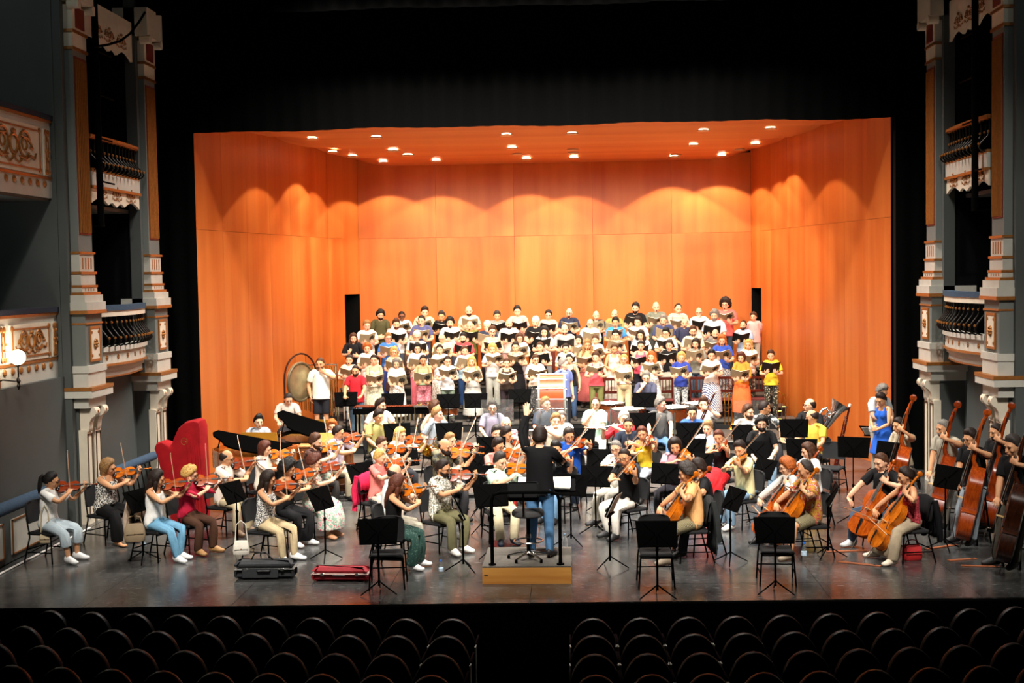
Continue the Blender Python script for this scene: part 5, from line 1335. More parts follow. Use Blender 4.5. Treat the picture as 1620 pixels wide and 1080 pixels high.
for s, side in ((-1, 'left'), (1, 'right')):
    fo, fi = (7.75, 7.66) if s < 0 else (7.66, 7.48)
    # backing walls
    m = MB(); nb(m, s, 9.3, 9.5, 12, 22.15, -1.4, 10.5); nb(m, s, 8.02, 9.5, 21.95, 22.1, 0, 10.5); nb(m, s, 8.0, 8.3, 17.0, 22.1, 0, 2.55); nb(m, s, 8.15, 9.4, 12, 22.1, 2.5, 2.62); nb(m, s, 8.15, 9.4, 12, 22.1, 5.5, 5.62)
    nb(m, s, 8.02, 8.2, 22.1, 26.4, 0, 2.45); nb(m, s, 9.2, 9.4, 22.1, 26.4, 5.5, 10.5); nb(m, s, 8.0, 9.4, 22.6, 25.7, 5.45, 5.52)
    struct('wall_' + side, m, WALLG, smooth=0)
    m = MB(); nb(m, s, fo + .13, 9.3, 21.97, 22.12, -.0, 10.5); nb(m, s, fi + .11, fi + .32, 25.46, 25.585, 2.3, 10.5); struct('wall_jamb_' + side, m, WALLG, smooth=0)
    m = MB(); nb(m, s, 9.15, 9.2, 22.1, 26.4, 2.4, 5.5); nb(m, s, 8.05, 9.3, 26.3, 26.4, 0, 10.5); nb(m, s, fi + .32, 9.2, 25.47, 25.57, 2.5, 10.5); nb(m, s, 8.22, 9.2, 22.13, 22.2, 2.5, 10.5); nb(m, s, 8.2, 9.2, 22.1, 25.5, 2.46, 2.5); struct('wall_box_' + side, m, DARK, smooth=0)  # shade inside the boxes put into a near-black wall colour
    pilaster(s, fo, 22.15, 22.78, 'gilded fluted pilaster at the outer edge of the %s boxes' % side)
    pilaster(s, fi, 25.6, 26.25, 'gilded fluted pilaster at the inner edge of the %s boxes' % side)
    X = (fo + fi) / 2 + .02
    box_tier(s, 22.9, 25.45, 3.72, 2.98, X, 'lower %s theatre box with bulging iron balusters' % side, NAVY, None, 2.45)
    box_tier(s, 22.9, 25.45, 6.72, 6.10, X + .05, 'upper %s theatre box with scalloped gilded valance' % side, GOLD, (5.52, 5.78), None, IRON, .05)
    r = empty('gilded_pelmet'); m = MB(); poly = [(22.9, 9.1), (25.45, 9.1)]
    for k in range(25):
        t = k/24; poly.append((25.45 - 2.55*t, 8.35 + .12*abs(math.sin(t*math.pi*3)) - .12*math.exp(-((t-.5)/.06)**2)))
    m.prism(poly, 0, .05, Matrix(((0, 0, s, s*(X + .1)), (1, 0, 0, 0), (0, 1, 0, 0), (0, 0, 0, 1)))); m.build('scalloped_board', CREAM, r, 0)
    for t in (.25, .5, .75): scroll_orn('gilt_ornament', r, s, X + .1, 22.9 + 2.55*t, 8.62, .55, .32, GOLD)
    tag(r, 'scalloped cream pelmet with gilding at the top of the %s boxes' % side, 'pelmet')
    balcony(s, 15.5, 21.95, 2.55, 3.73, 8.1, 'lower %s balcony front with cream panels and gilded scrolls' % side, [(17.6, 19.55), (19.66, 19.9), (20.05, 21.62), (21.7, 21.9)])
    balcony(s, 15.5, 21.95, 5.55, 6.92, 8.1, 'upper %s balcony front with cream panel and gilded swags' % side, [(17.6, 19.2), (19.3, 21.5), (21.62, 21.86)])
    # stage-level box front with blue velvet roll
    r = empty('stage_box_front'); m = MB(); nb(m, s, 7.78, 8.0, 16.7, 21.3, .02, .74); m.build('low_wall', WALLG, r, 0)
    for a in (17.0, 19.0):
        m = MB(); nb(m, s, 7.76, 7.78, a + .15, a + 1.85, .12, .64); p_ = m.build('raised_panel', PALE, r, 0)
        m = MB()
        for (u0, u1, v0, v1) in ((a + .15, a + 1.85, .12, .14), (a + .15, a + 1.85, .62, .64), (a + .15, a + .17, .12, .64), (a + 1.83, a + 1.85, .12, .64)): nb(m, s, 7.745, 7.765, u0, u1, v0, v1)
        m.build('panel_frame', mat('#7a4b22', .6, name='dull_gilding'), p_, 0)
    m = MB(); m.tube([(s*7.86, 16.8, .80), (s*7.86, 19, .81), (s*7.86, 21.3, .80)], .10, 12); m.build('velvet_roll', NAVY, r)
    tag(r, 'low panelled wall with blue velvet roll beside the %s stage edge' % side, 'box front')
    r = empty('velvet_railing'); m = MB(); m.tube([(s*7.72, 23.0, .72), (s*7.70, 24.3, .72), (s*7.66, 25.5, .72)], .085, 12); m.build('velvet_roll', NAVY, r)
    for k in range(9):
        m = MB(); y = 23.1 + .28*k; m.tube([(s*7.71, y, .66), (s*7.66, y, .45), (s*7.62, y, .22), (s*7.70, y, .01)], .014, 6); m.build('baluster', IRON, r)
    tag(r, 'blue velvet rail on iron balusters between the %s pilasters' % side, 'railing')
m = MB(); m.tube([(-7.62, 16.9, .012), (-7.58, 21.8, .012)], .016, 6); tag(m.build('floor_light_strip', mat('#f2f0ea', .4, name='white_strip')), 'white strip along the left edge of the stage floor', 'floor strip')
# lighting booms
def boom(s, X, Y, z0, z1, arms, label):
    r = empty('lighting_boom', (s*X, Y, 0)); m = MB(); m.cyl((0, 0, z0), (0, 0, z1), .06, 10); m.build('pole', BLACKMETAL, r)
    m = MB(); m.cyl((0, 0, z0), (s*.35, 0, z0 + .02), .02, 6); m.cyl((0, 0, z1 - .4), (s*.4, 0, z1 - .4), .02, 6); m.build('wall_bracket', BLACKMETAL, r)
    for z, dy in arms:
        a = MB(); a.tube([(0, 0, z), (-s*.05, dy, z - .02), (-s*.08, dy + .25, z - .03)], .016, 6); a.build('spigot_arm', BLACKMETAL, r)
    tag(r, label, 'lighting boom'); return r
boom(-1, 7.62, 22.9, 5.1, 10.4, ((8.15, .3), (7.4, .35), (6.65, .2), (5.9, .25)), 'black lighting pole in front of the left boxes')
boom(1, 7.5, 23.2, 5.1, 10.4, ((8.15, .3), (7.4, .35), (6.65, .2), (5.8, -.5)), 'black lighting pole in front of the right boxes')
pts = [atx(148, 74, -7.56), atx(170, 71, -7.56), atx(190, 65, -7.56), atx(206, 53, -7.56), atx(219, 36, -7.56), atx(229, 20, -7.56), atx(236, 2, -7.56)]; m = MB(); m.tube(pts, .022, 8); tag(m.build('hanging_cable', BLACKMETAL), 'thick black cable looping from the left lighting pole', 'cable')
# globe lamp on the left lower balcony
w = atx(28, 565, -7.86); r = empty('globe_sconce', (w.x, w.y, w.z))
m = MB(); m.ell((0, 0, 0), (.115, .115, .115), 18, 12); m.build('globe', mat('#fff3da', .5, emit=12, name='lit_opal_glass'), r)
m = MB(); m.tube([(0, 0, -.11), (0, 0, -.30), (-.02, -.06, -.36), (-.16, -.2, -.33), (-.22, -.25, -.36)], .013, 8); m.lathe([(.01, -.14), (.035, -.13), (.03, -.105), (.01, -.1)], n=10); m.lathe([(.005, -.5), (.03, -.44), (.015, -.4), (.035, -.36), (.01, -.32)], n=10); m.build('bracket', IRON, r)
m = MB(); m.ell((-.22, -.25, -.40), (.04, .10, .16), 10, 8); m.build('wall_mount', GOLD, r)
point('sconce_glow', (w.x + .02, w.y, w.z + .2), 6, (1, .85, .65), .1)
tag(r, 'lit white globe lamp on a bracket at the left balcony front', 'wall lamp')
for s in (-1, 1):
    point('balcony_fill', (s*8.75, 20.0, 5.2), 4 if s < 0 else 2, (.85, .97, .93), .15); point('balcony_fill', (s*8.8, 19.6, 9.5), 10 if s < 0 else 6, (.85, .97, .93), .2)  # bare point lights added to brighten the grey balcony walls
# ---- audience seats
SEATV = mat('#170407', .95, 0, .15, 25, 'dark_red_seat_velvet', spec=.05); SEATW = wood('#0c0403', '#120604', .45, 3, (6, 6, 2), 'dark_seat_wood')
def make_seat():
    r = empty('auditorium_chair'); n = 16
    ring = lambda e, y: [(.272*(1+e)*math.cos(t), y, .62 + .36*(1+e)*math.sin(t)) if math.sin(t) > 0 else (.272*(1+e)*math.cos(t), y, .62 + (.50)*math.sin(t)*.9) for t in [2*math.pi*k/24 for k in range(24)]]
    m = MB(); m.loft([ring(-.06, -.052), ring(-.02, -.05), ring(-.02, .03), ring(-.10, .05)]); m.build('backrest', SEATV, r)
    m = MB(); m.loft([ring(0, -.045), ring(.02, -.03), ring(.02, .015), ring(0, .025)]); m.build('back_frame', SEATW, r)
    m = MB(); m.rbox((0, .27, .44), (.46, .46, .10), .03); m.build('seat_cushion', SEATV, r)
    for s in (1, -1):
        m = MB(); m.rbox((s*.273, .20, .66), (.026, .40, .05), .012); m.build('armrest', SEATV, r)
        m = MB(); m.tube([(s*.273, -.02, .0), (s*.273, .0, .30), (s*.273, -.03, .66)], [(.012, .05), (.010, .035), (.012, .06)], 8, up=(0, 1, 0)); m.build('iron_side', mat('#e6dfce', .45, .0, name='cream_painted_iron'), r)
    return r
SEATP = make_seat(); PROTOS.append(SEATP)
ORDS = ['first', 'second', 'third', 'fourth', 'fifth', 'sixth', 'seventh', 'eighth', 'ninth', 'tenth', 'eleventh', 'twelfth', 'thirteenth', 'fourteenth']
for row in range(5):
    yc = 15.88 - .80*row; zf = -1.0 + .012*row
    for blk, (xa, xb) in (('left', (-7.6, -.62)), ('right', (.50, 7.6))):
        cnt = 0; x = xb - .29 if blk == 'left' else xa + .29
        off = .27 if row % 2 else 0
        if row and row % 2 == 0: off = 0
        while xa < x < xb:
            y = yc + .0135*x*x; o = copy_tree(SEATP); o.name = 'auditorium_chair'; cnt += 1
            o.location = (x, y, zf); o.rotation_euler = (0, 0, math.atan(-.027*x*-1)); 
            nm = ('front', 'second', 'third', 'fourth', 'fifth')[row]
            tag(o, 'dark red theatre seat, %s from the aisle in the %s row of the %s block' % (ORDS[cnt-1], nm, blk), 'theatre seat', 'auditorium seats')
            x += (-.575 if blk == 'left' else .575)
# ------------------------------------------------------------------ the orchestra
WHITE, BLK = '#f2f0ea', '#101012'
G1 = 'violinists left of the conductor'; G2 = 'violinists and violists in the middle'; G3 = 'cellists'; G4 = 'double bassists'; G5 = 'wind players'
BW = ('print', '#161616', '#eae6dc', None, 55.0); BW2 = ('print', '#1a1a1c', '#f0ede6', None, 62.0)
FLOR = ('print', '#8fb09a', '#e6d2c8', '#d0586e', 26.0); SHIRTLEAF = ('print', '#8e8c7c', '#efece2', None, 36.0); CAMO = ('print', '#2a2a22', '#5a543a', None, 18.0)
COLOURFUL = ('print', '#b8862c', '#b3423e', '#ded0b8', 18.0); PSTRIPE = ('vstripe', '#2b2a22', '#a89a72', None, 30.0); DOTGREEN = ('dots', '#20443c', '#6b8c80', None, 42.0)
# front desks at the left
player('violin', 84, 747, 0, 74, 'f', 1.64, 'violinist in white tee and pale cropped jeans at the far left', G1, skin_='tan', hair=('pony', 'black'), top=('tee', WHITE), bottom=('crop', '#b9c8cf'), shoes='#f2f2f0', glasses=True)
player('violin', 173, 727, 0, 62, 'f', 1.64, 'violinist in sleeveless black and white blouse before the grey wall', G1, skin_='tan', hair=('bob', 'sandy'), top=('tank', BW), bottom=('wide', '#0e0d0e'), shoes='#4a3a2a', glasses=True, girth=1.18)
player('violin', 251, 744, 0, 72, 'f', 1.66, 'violinist in white tank and light blue jeans', G1, skin_='tan', hair=('long', 'dark'), top=('tank', WHITE), bottom=('slim', '#6fa3c2'), shoes='#f2f2f0')
player('violin', 303, 738, 0, 66, 'f', 1.62, 'violinist in crimson blouse and brown trousers', G1, hair=('curly', 'blonde'), top=('blouse', '#b81f3c'), bottom=('trousers', '#4a3022'), shoes='#a87b48', glasses=True)
player('violin', 361, 712, 0, 66, 'm', 1.72, 'violinist in pale pink shirt and beige trousers', G1, skin_='tan', hair=('ring', 'dark'), top=('shirt', '#eddfd2'), bottom=('trousers', '#bfae8c'), shoes='#6a5138', glasses=True)
player('violin', 421, 699, 0, 55, 'f', 1.62, 'violinist in cream blouse beside the open piano', G1, hair=('bob', 'auburn'), top=('blouse', '#efe6d4'), bottom=('trousers', '#ded3ba'), shoes='#8a6a48')
player('violin', 427, 745, 0, 68, 'f', 1.64, 'violinist in black and white print tank and beige trousers', G1, skin_='tan', hair=('long', 'dark'), top=('tank', BW2), bottom=('slim', '#cdb890'), shoes='#f2f2f0')
player('violin', 458, 729, 0, 64, 'f', 1.62, 'violinist in black sleeveless top and black trousers', G1, skin_='tan', hair=('bigcurly', 'black'), top=('tank', BLK), bottom=('wide', '#18181a'), shoes='#f2f2f0')
player('violin', 500, 719, 0, 64, 'f', 1.63, 'violinist in pink and green floral dress', G1, hair=('curly', 'auburn'), top=('tee', FLOR), bottom=('longskirt', FLOR), shoes='#c08a66', glasses=True)
player('violin', 501, 687, 0, 62, 'm', 1.74, 'violinist in dark brown tee beside the keyboard chest', G1, hair=('short', 'brown'), beard='full', top=('tee', '#4a322c'), bottom=('trousers', '#2a2624'))
player('violin', 537, 673, 0, 62, 'm', 1.74, 'violinist in pale lavender shirt', G1, skin_='tan', hair=('buzz', 'dark'), top=('shirt', '#cdbfd0'), bottom=('trousers', '#b3a78c'))
# second block, between the left desks and the podium
player('violin', 603, 712, 0, 50, 'f', 1.62, 'violinist in salmon pink tee', G1, hair=('short', 'blonde'), top=('tee', '#e88078'), bottom=('trousers', '#d8c4b4'), shoes='#d8a88a')
player('violin', 628, 734, 0, 112, 'm', 1.78, 'violinist in white shirt and off-white trousers', G1, hair=('bald', 'dark'), top=('shirt', WHITE), bottom=('trousers', '#cfc8b4'), shoes='#e6e2d8')
player('violin', 632, 752, 0, 80, 'f', 1.64, 'violinist in black tank and dark green dotted trousers', G1, skin_='tan', hair=('long', 'auburn'), top=('tank', '#0c0c0d'), bottom=('wide', DOTGREEN), shoes='#f2f2f0')
player('violin', 634, 677, 0, 30, 'f', 1.66, 'violinist in white top, straight behind the pink tee', G1, hair=('long', 'blonde'), top=('tee', WHITE), bottom=('trousers', '#2b2b30'))
player('violin', 605, 691, 0, 34, 'f', 1.64, 'violinist in pale grey top half hidden behind the pink tee', G1, hair=('up', 'brown'), top=('tee', '#d5d2cc'), bottom=('trousers', '#2b2b30'))
player('violin', 713, 685, 0, 24, 'f', 1.68, 'violinist in light top behind the camouflage tee', G2, hair=('up', 'sandy'), top=('tee', '#e4ddd0'), bottom=('trousers', '#24242a'))
player('violin', 705, 694, 0, 40, 'm', 1.76, 'violinist in camouflage tee', G2, skin_='tan', hair=('bald', 'dark'), beard=('big', 'dark'), top=('tee', CAMO), bottom=('trousers', '#2a2a2c'))
player('violin', 703, 727, 0, 48, 'm', 1.76, 'violinist in white leaf print shirt and olive trousers', G2, skin_='tan', hair=('buzz', 'dark'), beard='full', top=('shirt', SHIRTLEAF), bottom=('trousers', '#6e6a4c'), shoes='#e8e6de', glasses=True)
player('violin', 789, 694, 0, 20, 'm', 1.72, 'violinist in dusty pink tee with dark glasses', G2, skin_='tan', hair=('short', 'dark'), top=('tee', '#c98a80'), bottom=('trousers', '#b8322e'), glasses=True)
player('violin', 803, 676, 0, 40, 'm', 1.76, 'violinist in sand coloured shirt', G2, skin_='tan', hair=('short', 'dark'), top=('shirt', '#c8b49a'), bottom=('trousers', '#3a3630'))
player('violin', 792, 717, 0, 18, 'm', 1.74, 'violinist in mint green shirt and cream trousers', G2, hair=('short', 'saltpepper'), top=('shirt', '#c4e0cc'), bottom=('trousers', '#d8cba8'), shoes='#1e2c44')
# violas right of the conductor
player('viola', 899, 678, 0, -12, 'm', 1.76, 'violist in royal blue tee', G2, skin_='tan', hair=('short', 'saltpepper'), top=('tee', '#1f4fa8'), bottom=('trousers', '#2a3444'), glasses=True)
player('violin', 878, 699, 0, -30, 'f', 1.66, 'violinist in black top half hidden by the conductor', G2, skin_='tan', hair=('short', 'black'), top=('tee', '#16161a'), bottom=('slim', '#6e92b4'))
player('viola', 972, 697, 0, -48, 'm', 1.74, 'violist in white shirt behind the black tee', G2, hair=('buzz', 'grey'), top=('shirt', WHITE), bottom=('trousers', '#cfc9bb'), glasses=True)
player('viola', 985, 710, 0, -52, 'm', 1.76, 'violist in black tee and white trousers', G2, skin_='tan', hair=('buzz', 'dark'), top=('tee', '#121214'), bottom=('slim', '#e2ddd2'), shoes='#1c1c1e', glasses=True)
player('viola', 1014, 675, 0, -34, 'f', 1.68, 'violist in yellow sleeveless top', G2, skin_='tan', hair=('up', 'auburn'), top=('halter', '#e0b92e'), bottom=('slim', '#b9c2cc'))
player('viola', 1066, 694, 0, -30, 'm', 1.74, 'violist in mauve shirt', G2, skin_='tan', hair=('bob', 'dark'), top=('shirt', '#b98a96'), bottom=('trousers', '#2c2a30'))
player('viola', 1135, 681, 0, -46, 'f', 1.66, 'violist in black top and red skirt', G2, skin_='tan', hair=('up', 'auburn'), top=('tank', '#111113'), bottom=('longskirt', '#d8262c'), shoes='#2a1a18')
player('viola', 1168, 699, 0, -62, 'm', 1.76, 'violist in pale yellow tee and jeans', G2, skin_='tan', hair=('short', 'dark'), beard='stubble', top=('tee', '#eadfa8'), bottom=('trousers', '#7f9cb4'), shoes='#e4e2dc')
# conductor
k = 1.79 / 1.72
P = make_pose('m', (0, 0, .93), lean=4, head=(-4, 14, 0), legs=standlegs(.12), arms=dict(L=((.22, -.30, 1.86), (.9, -.4, -.4), (.05, -.25, .95), (.1, -1, .1)), R=((-.14, -.42, 1.26), (-.8, .2, -.6), (.2, -.9, .4), (.6, .2, -.2))), curl=(10, 40), shrug=(.05, 0))
PODZ = .24
Mw = rootat(P, k, 855, 677, PODZ, 172)
person(P, 'm', 1.79, Mw, 'conductor in black shirt and blue jeans with one arm raised', None, hair=('short', 'dark'), top=('long', '#0e0e10'), bottom=('slim', '#5d8cba'), shoes='#1a1a1c')
CONDM = Mw
m = MB(); m.box((0, 0, .925 * k), (.34, .245, .045)); 
b_ = inst(BOW, Mw @ frame((-.12*k, -.46*k, 1.31*k), (1, 0, 0), (.15, -.75, .65), (0, .65, .75)), 'x') if False else None
bt = empty('baton'); bt.matrix_world = Mw @ Matrix.Translation((-.10*k, -.53*k, 1.30*k)) @ Matrix.Rotation(R(40), 4, 'X')
m = MB(); m.cyl((0, 0, 0), (0, -.33, 0), .003, 6); m.build('shaft', mat('#f2efe4', .5, name='white_baton'), bt); m = MB(); m.ell((0, .02, 0), (.012, .03, .012), 8, 6); m.build('grip', mat('#a9783e', .6, name='cork'), bt)
tag(bt, 'white baton in the hand of the conductor', 'baton')
# cellos
player('cello', 1082, 733, 0, -84, 'm', 1.78, 'cellist in peach orange tee and striped shorts', G3, skin_='tan', hair=('curly', 'saltpepper'), top=('tee', '#eeb072'), bottom=('shorts', PSTRIPE), shoes='#8a7a66')
player('cello', 1101, 727, 0, -80, 'm', 1.74, 'cellist in black tee behind the peach orange tee', G3, skin_='tan', hair=('short', 'dark'), top=('tee', '#151517'), bottom=('trousers', '#24262c'))
player('cello', 1241, 725, 0, -78, 'f', 1.66, 'cellist in white and grey long sleeves', G3, hair=('curly', 'ginger'), top=('long', '#d9d4cc'), bottom=('trousers', '#57534e'), glasses=True)
player('cello', 1270, 728, 0, -80, 'm', 1.76, 'cellist in colourful patchwork shirt and striped shorts', G3, skin_='tan', hair=('receding', 'saltpepper'), top=('shirt', COLOURFUL), bottom=('shorts', PSTRIPE), shoes='#8a7a66', beard=None)
player('cello', 1275, 701, 0, -70, 'f', 1.66, 'cellist in white tee beside the empty chair', G3, hair=('long', 'brown'), top=('tee', WHITE), bottom=('trousers', '#3a3c44'))
player('cello', 1391, 717, 0, -48, 'm', 1.78, 'cellist in black tee and jeans', G3, hair=('buzz', 'brown'), top=('tee', '#18181a'), bottom=('trousers', '#45566a'), shoes='#d2d2d0')
player('cello', 1428, 739, 0, -78, 'f', 1.65, 'cellist in red patterned top and beige wide trousers', G3, skin_='tan', hair=('pony', 'dark'), top=('cami', ('print', '#8e1626', '#c84a52', None, 40.0)), bottom=('wide', '#a5957c'), shoes='#e6d6c0')
# basses
player('bass', 1420, 661, 0, -58, 'f', 1.68, 'bassist in beige tee nearest the wooden wall', G4, skin_='tan', hair=('pony', 'dark'), top=('tee', '#b3a58c'), bottom=('trousers', '#3a3a3e'))
player('bass', 1490, 664, 0, -60, 'm', 1.78, 'bassist in grey tee', G4, skin_='tan', hair=('buzz', 'grey'), beard='full', top=('tee', '#a39c8c'), bottom=('trousers', '#6a665e'))
player('bass', 1533, 680, 0, -58, 'm', 1.76, 'bassist in black tee and pale jeans', G4, skin_='tan', hair=('short', 'dark'), top=('tee', '#121214'), bottom=('trousers', '#9aa6b0'), glasses=True)
player('bass', 1574, 670, 0, -62, 'm', 1.74, 'bassist in black shirt behind the nearest bass', G4, skin_='tan', hair=('buzz', 'dark'), top=('shirt', '#161618'), bottom=('trousers', '#30302f'), beard='full')
player('bass', 1600, 690, 0, -60, 'm', 1.86, 'bassist in black collar shirt with the darkest bass', G4, skin_='tan', hair=('short', 'saltpepper'), top=('shirt', '#101012'), bottom=('trousers', '#4c483e'))
# woodwind
player('flute', 880, 655, P1, -4, 'm', 1.74, 'flautist in cream shirt behind the raised arm', G5, hair=('short', 'sandy'), top=('shirt', '#e2dac2'), bottom=('trousers', '#3a3a40'))
player('sit', 888, 651, P1, 6, 'm', 1.61, 'brass player in white shirt behind the cream shirt', G5, hair=('short', 'grey'), top=('shirt', WHITE), bottom=('trousers', '#3a4a60'))
player('flute', 988, 651, P1, -2, 'm', 1.74, 'flautist in red polo shirt', G5, hair=('short', 'white'), beard=('full', 'white'), top=('shirt', '#cf3038'), bottom=('trousers', '#2c3444'), glasses=True)
player('clarinet', 994, 661, P1, -6, 'm', 1.74, 'oboist in navy tee with white neckline', G5, skin_='tan', hair=('buzz', 'dark'), top=('tee', '#232a38'), bottom=('trousers', '#2a2e38'))
player('sit', 942, 629, P2, -8, 'm', 1.76, 'brass player in mint polo with a hand at the chin', G5, hair=('receding', 'brown'), top=('shirt', '#bfe6d6'), bottom=('trousers', '#e8e4da'), glasses=True, pk=dict(kind='chin'))
player('sit', 863, 629, P2, 16, 'm', 1.76, 'brass player in dark navy shirt behind clear screen', G5, skin_='pink', hair=('short', 'sandy'), top=('shirt', '#39414e'), bottom=('trousers', '#8aa2b8'), pk=dict(twist=10, head=(25, 0, 0)))
player('sit', 779, 635, P2, 4, 'm', 1.69, 'brass player in mauve shirt smiling at the camera', G5, hair=('short', 'saltpepper'), top=('shirt', '#8d8698'), bottom=('trousers', '#3a3c46'), glasses=True)
player('clarinet', 801, 659, P1, 10, 'm', 1.74, 'clarinettist in white shirt with red print', G5, hair=('bald', 'grey'), top=('shirt', ('print', '#c2555a', '#f1ece4', None, 20.0)), bottom=('trousers', '#3a3c46'))
player('clarinet', 786, 674, 0, 14, 'm', 1.76, 'clarinettist in grey shirt mostly hidden by a stand', G5, hair=('short', 'saltpepper'), top=('shirt', '#a9b2ba'), bottom=('trousers', '#3a3c46'))
player('sit', 692, 645, P1, 34, 'm', 1.78, 'horn player in blue-grey tee', G5, skin_='pink', hair=('short', 'sandy'), top=('tee', '#8f9aa4'), bottom=('trousers', '#6b6a56'), pk=dict(kind='horn', head=(40, 2, 0)))
player('sit', 689, 634, P2, 40, 'f', 1.66, 'horn player in white top behind the blue-grey tee', G5, hair=('bob', 'brown'), top=('tank', WHITE), bottom=('trousers', '#2a2a2e'), pk=dict(kind='horn', head=(40, 6, 0)))
player('sit', 603, 631, P2, 34, 'm', 1.76, 'horn player in white tee', G5, hair=('quiff', 'dark'), beard='full', top=('tee', WHITE), bottom=('trousers', '#5a4c3c'), pk=dict(kind='horn', head=(35, 8, 0)))
player('sit', 600, 649, P1, 30, 'm', 1.74, 'horn player in olive shirt with a hand at the mouth', G5, skin_='tan', hair=('short', 'dark'), top=('shirt', '#a39a5e'), bottom=('trousers', '#2a2a2e'), pk=dict(kind='chinL', head=(22, 12, 0)))
player('sit', 1046, 629, P2, -2, 'm', 1.80, 'timpanist seated in dark grey tee and blue jeans', G5, skin_='pink', hair=('short', 'grey'), top=('tee', '#5a5856'), bottom=('trousers', '#4e6c8c'), pk=dict(kind='knees', head=(62, 6, 0)), shoes='#3a3a3c')
player('sit', 1095, 643, P1, -4, 'm', 1.74, 'bassoonist in blue shirt behind a black stand', G5, skin_='tan', hair=('short', 'saltpepper'), top=('shirt', '#3a62b0'), bottom=('trousers', '#2c3444'))
player('bassoon', 1113, 629, P2, -10, 'm', 1.76, 'bassoonist in white tee with dark red bassoon', G5, hair=('quiff', 'brown'), top=('tee', WHITE), bottom=('trousers', '#3a3c46'))
player('clarinet', 1119, 667, P1, -20, 'm', 1.64, 'clarinettist in pale blue shirt', G5, hair=('short', 'sandy'), top=('shirt', '#c3d2e0'), bottom=('trousers', '#4a4e5a'))
player('sit', 1184, 641, P1, -2, 'm', 1.81, 'laughing trombonist in white tee', G5, hair=('short', 'brown'), beard='full', top=('tee', WHITE), bottom=('trousers', '#7f9cb4'), pk=dict(head=(46, 4, 0)))
player('sit', 1205, 659, P1, -6, 'm', 1.76, 'trumpeter in black tee with glasses', G5, hair=('curly', 'black'), beard='full', top=('tee', '#131315'), bottom=('trousers', '#7f9cb4'), glasses=True)
player('sit', 1211, 634, P2, 28, 'm', 1.78, 'trombonist in black and white palm print shirt', G5, skin_='tan', hair=('buzz', 'dark'), top=('shirt', ('print', '#2a2e30', '#e2e0d8', None, 16.0)), bottom=('trousers', '#2c2c30'), pk=dict(kind='knees', head=(66, 10, 0), lean=16))
player('sit', 1281, 630, P2, -30, 'm', 1.78, 'tuba player in black shirt behind the silver tuba', G5, hair=('ring', 'dark'), top=('shirt', '#1a1a1c'), bottom=('trousers', '#2c2c30'), glasses=True, pk=dict(head=(-55, 0, 0)))
player('sit', 1282, 648, 0, -40, 'm', 1.84, 'contrabassoonist in mustard yellow tee', G5, skin_='tan', hair=('ring', 'dark'), top=('tee', '#d8b544'), bottom=('trousers', '#2c2c30'), pk=dict(head=(-60, 12, 0)))
# keyboard players
player('sit', 409, 657, 0, 8, 'm', 1.72, 'pianist behind the lower piano music desk', G5, hair=('quiff', 'black'), top=('shirt', '#a8adb4'), bottom=('trousers', '#2c2c30'), pk=dict(kind='keys', head=(20, 6, 0)), chair=False)
player('sit', 457, 623, P2, 10, 'm', 1.78, 'pianist bent over the upper grand piano', G5, hair=('buzz', 'saltpepper'), top=('tee', '#d8cabc'), bottom=('trousers', '#2c2c30'), pk=dict(kind='keys', head=(16, 30, 0), lean=10), chair=False)
player('sit', 525, 664, 0, 10, 'f', 1.64, 'celesta player with a hand before the face', G5, hair=('longcurly', 'ginger'), top=('tank', '#b9a48e'), bottom=('trousers', '#2c2c30'), pk=dict(kind='chin', head=(5, 14, 0)))
# two onlookers beside the shell wall
def standing(px, py, base, rot, sx, h, who, group, arm='down', head=(0, 6, 0), sing=False, **kw):
    k = h / 1.72; P = p_sing(sx, arm, head); Mw = rootat(P, k, px, py, base, rot); o = person(P, sx, h, Mw, who, group, sing=sing, **kw); return o, Mw, P, k
standing(1399, 610, 0, 30, 'm', 1.87, 'onlooker in pale grey tee standing by the wooden wall', 'standing onlookers', 'clasp', (0, 30, 0), hair=('short', 'grey'), top=('tee', '#c9ced2'), bottom=('trousers', '#a9a294'))
standing(1391, 623, 0, -55, 'f', 1.71, 'onlooker in blue sleeveless dress standing by the wooden wall', 'standing onlookers', 'clasp', (0, 24, 0), skin_='tan', hair=('short', 'dark'), top=('tank', '#2458b8'), bottom=('skirt', '#2458b8'))
# percussionists
standing(506, 566, P3, 6, 'm', 1.87, 'percussionist in white tee before the tubular bells', 'percussionists', 'chin', (-10, 6, 0), hair=('buzz', 'brown'), beard='stubble', top=('tee', '#f2f0e2'), bottom=('shorts', '#26262c'), skin_='tan')
standing(562, 578, P3, -2, 'm', 1.68, 'percussionist in red tee and jeans', 'percussionists', 'mallets', (0, 10, 0), hair=('buzz', 'dark'), beard='full', top=('tee', '#c2242e'), bottom=('trousers', '#5a7286'), skin_='tan')
standing(892, 567, P3, 38, 'm', 1.76, 'percussionist in faded blue tee with bass drum beaters', 'percussionists', 'down', (36, 4, 0), hair=('short', 'grey'), top=('tee', '#6673a8'), bottom=('trousers', '#22242c'))
player('sit', 1022, 588, P3, -4, 'm', 1.80, 'timpanist in navy polo with a hand at the nose', 'percussionists', hair=('short', 'grey'), top=('shirt', '#45485c'), bottom=('trousers', '#3a3c46'), glasses=True, pk=dict(kind='chin', head=(0, 14, 0)))
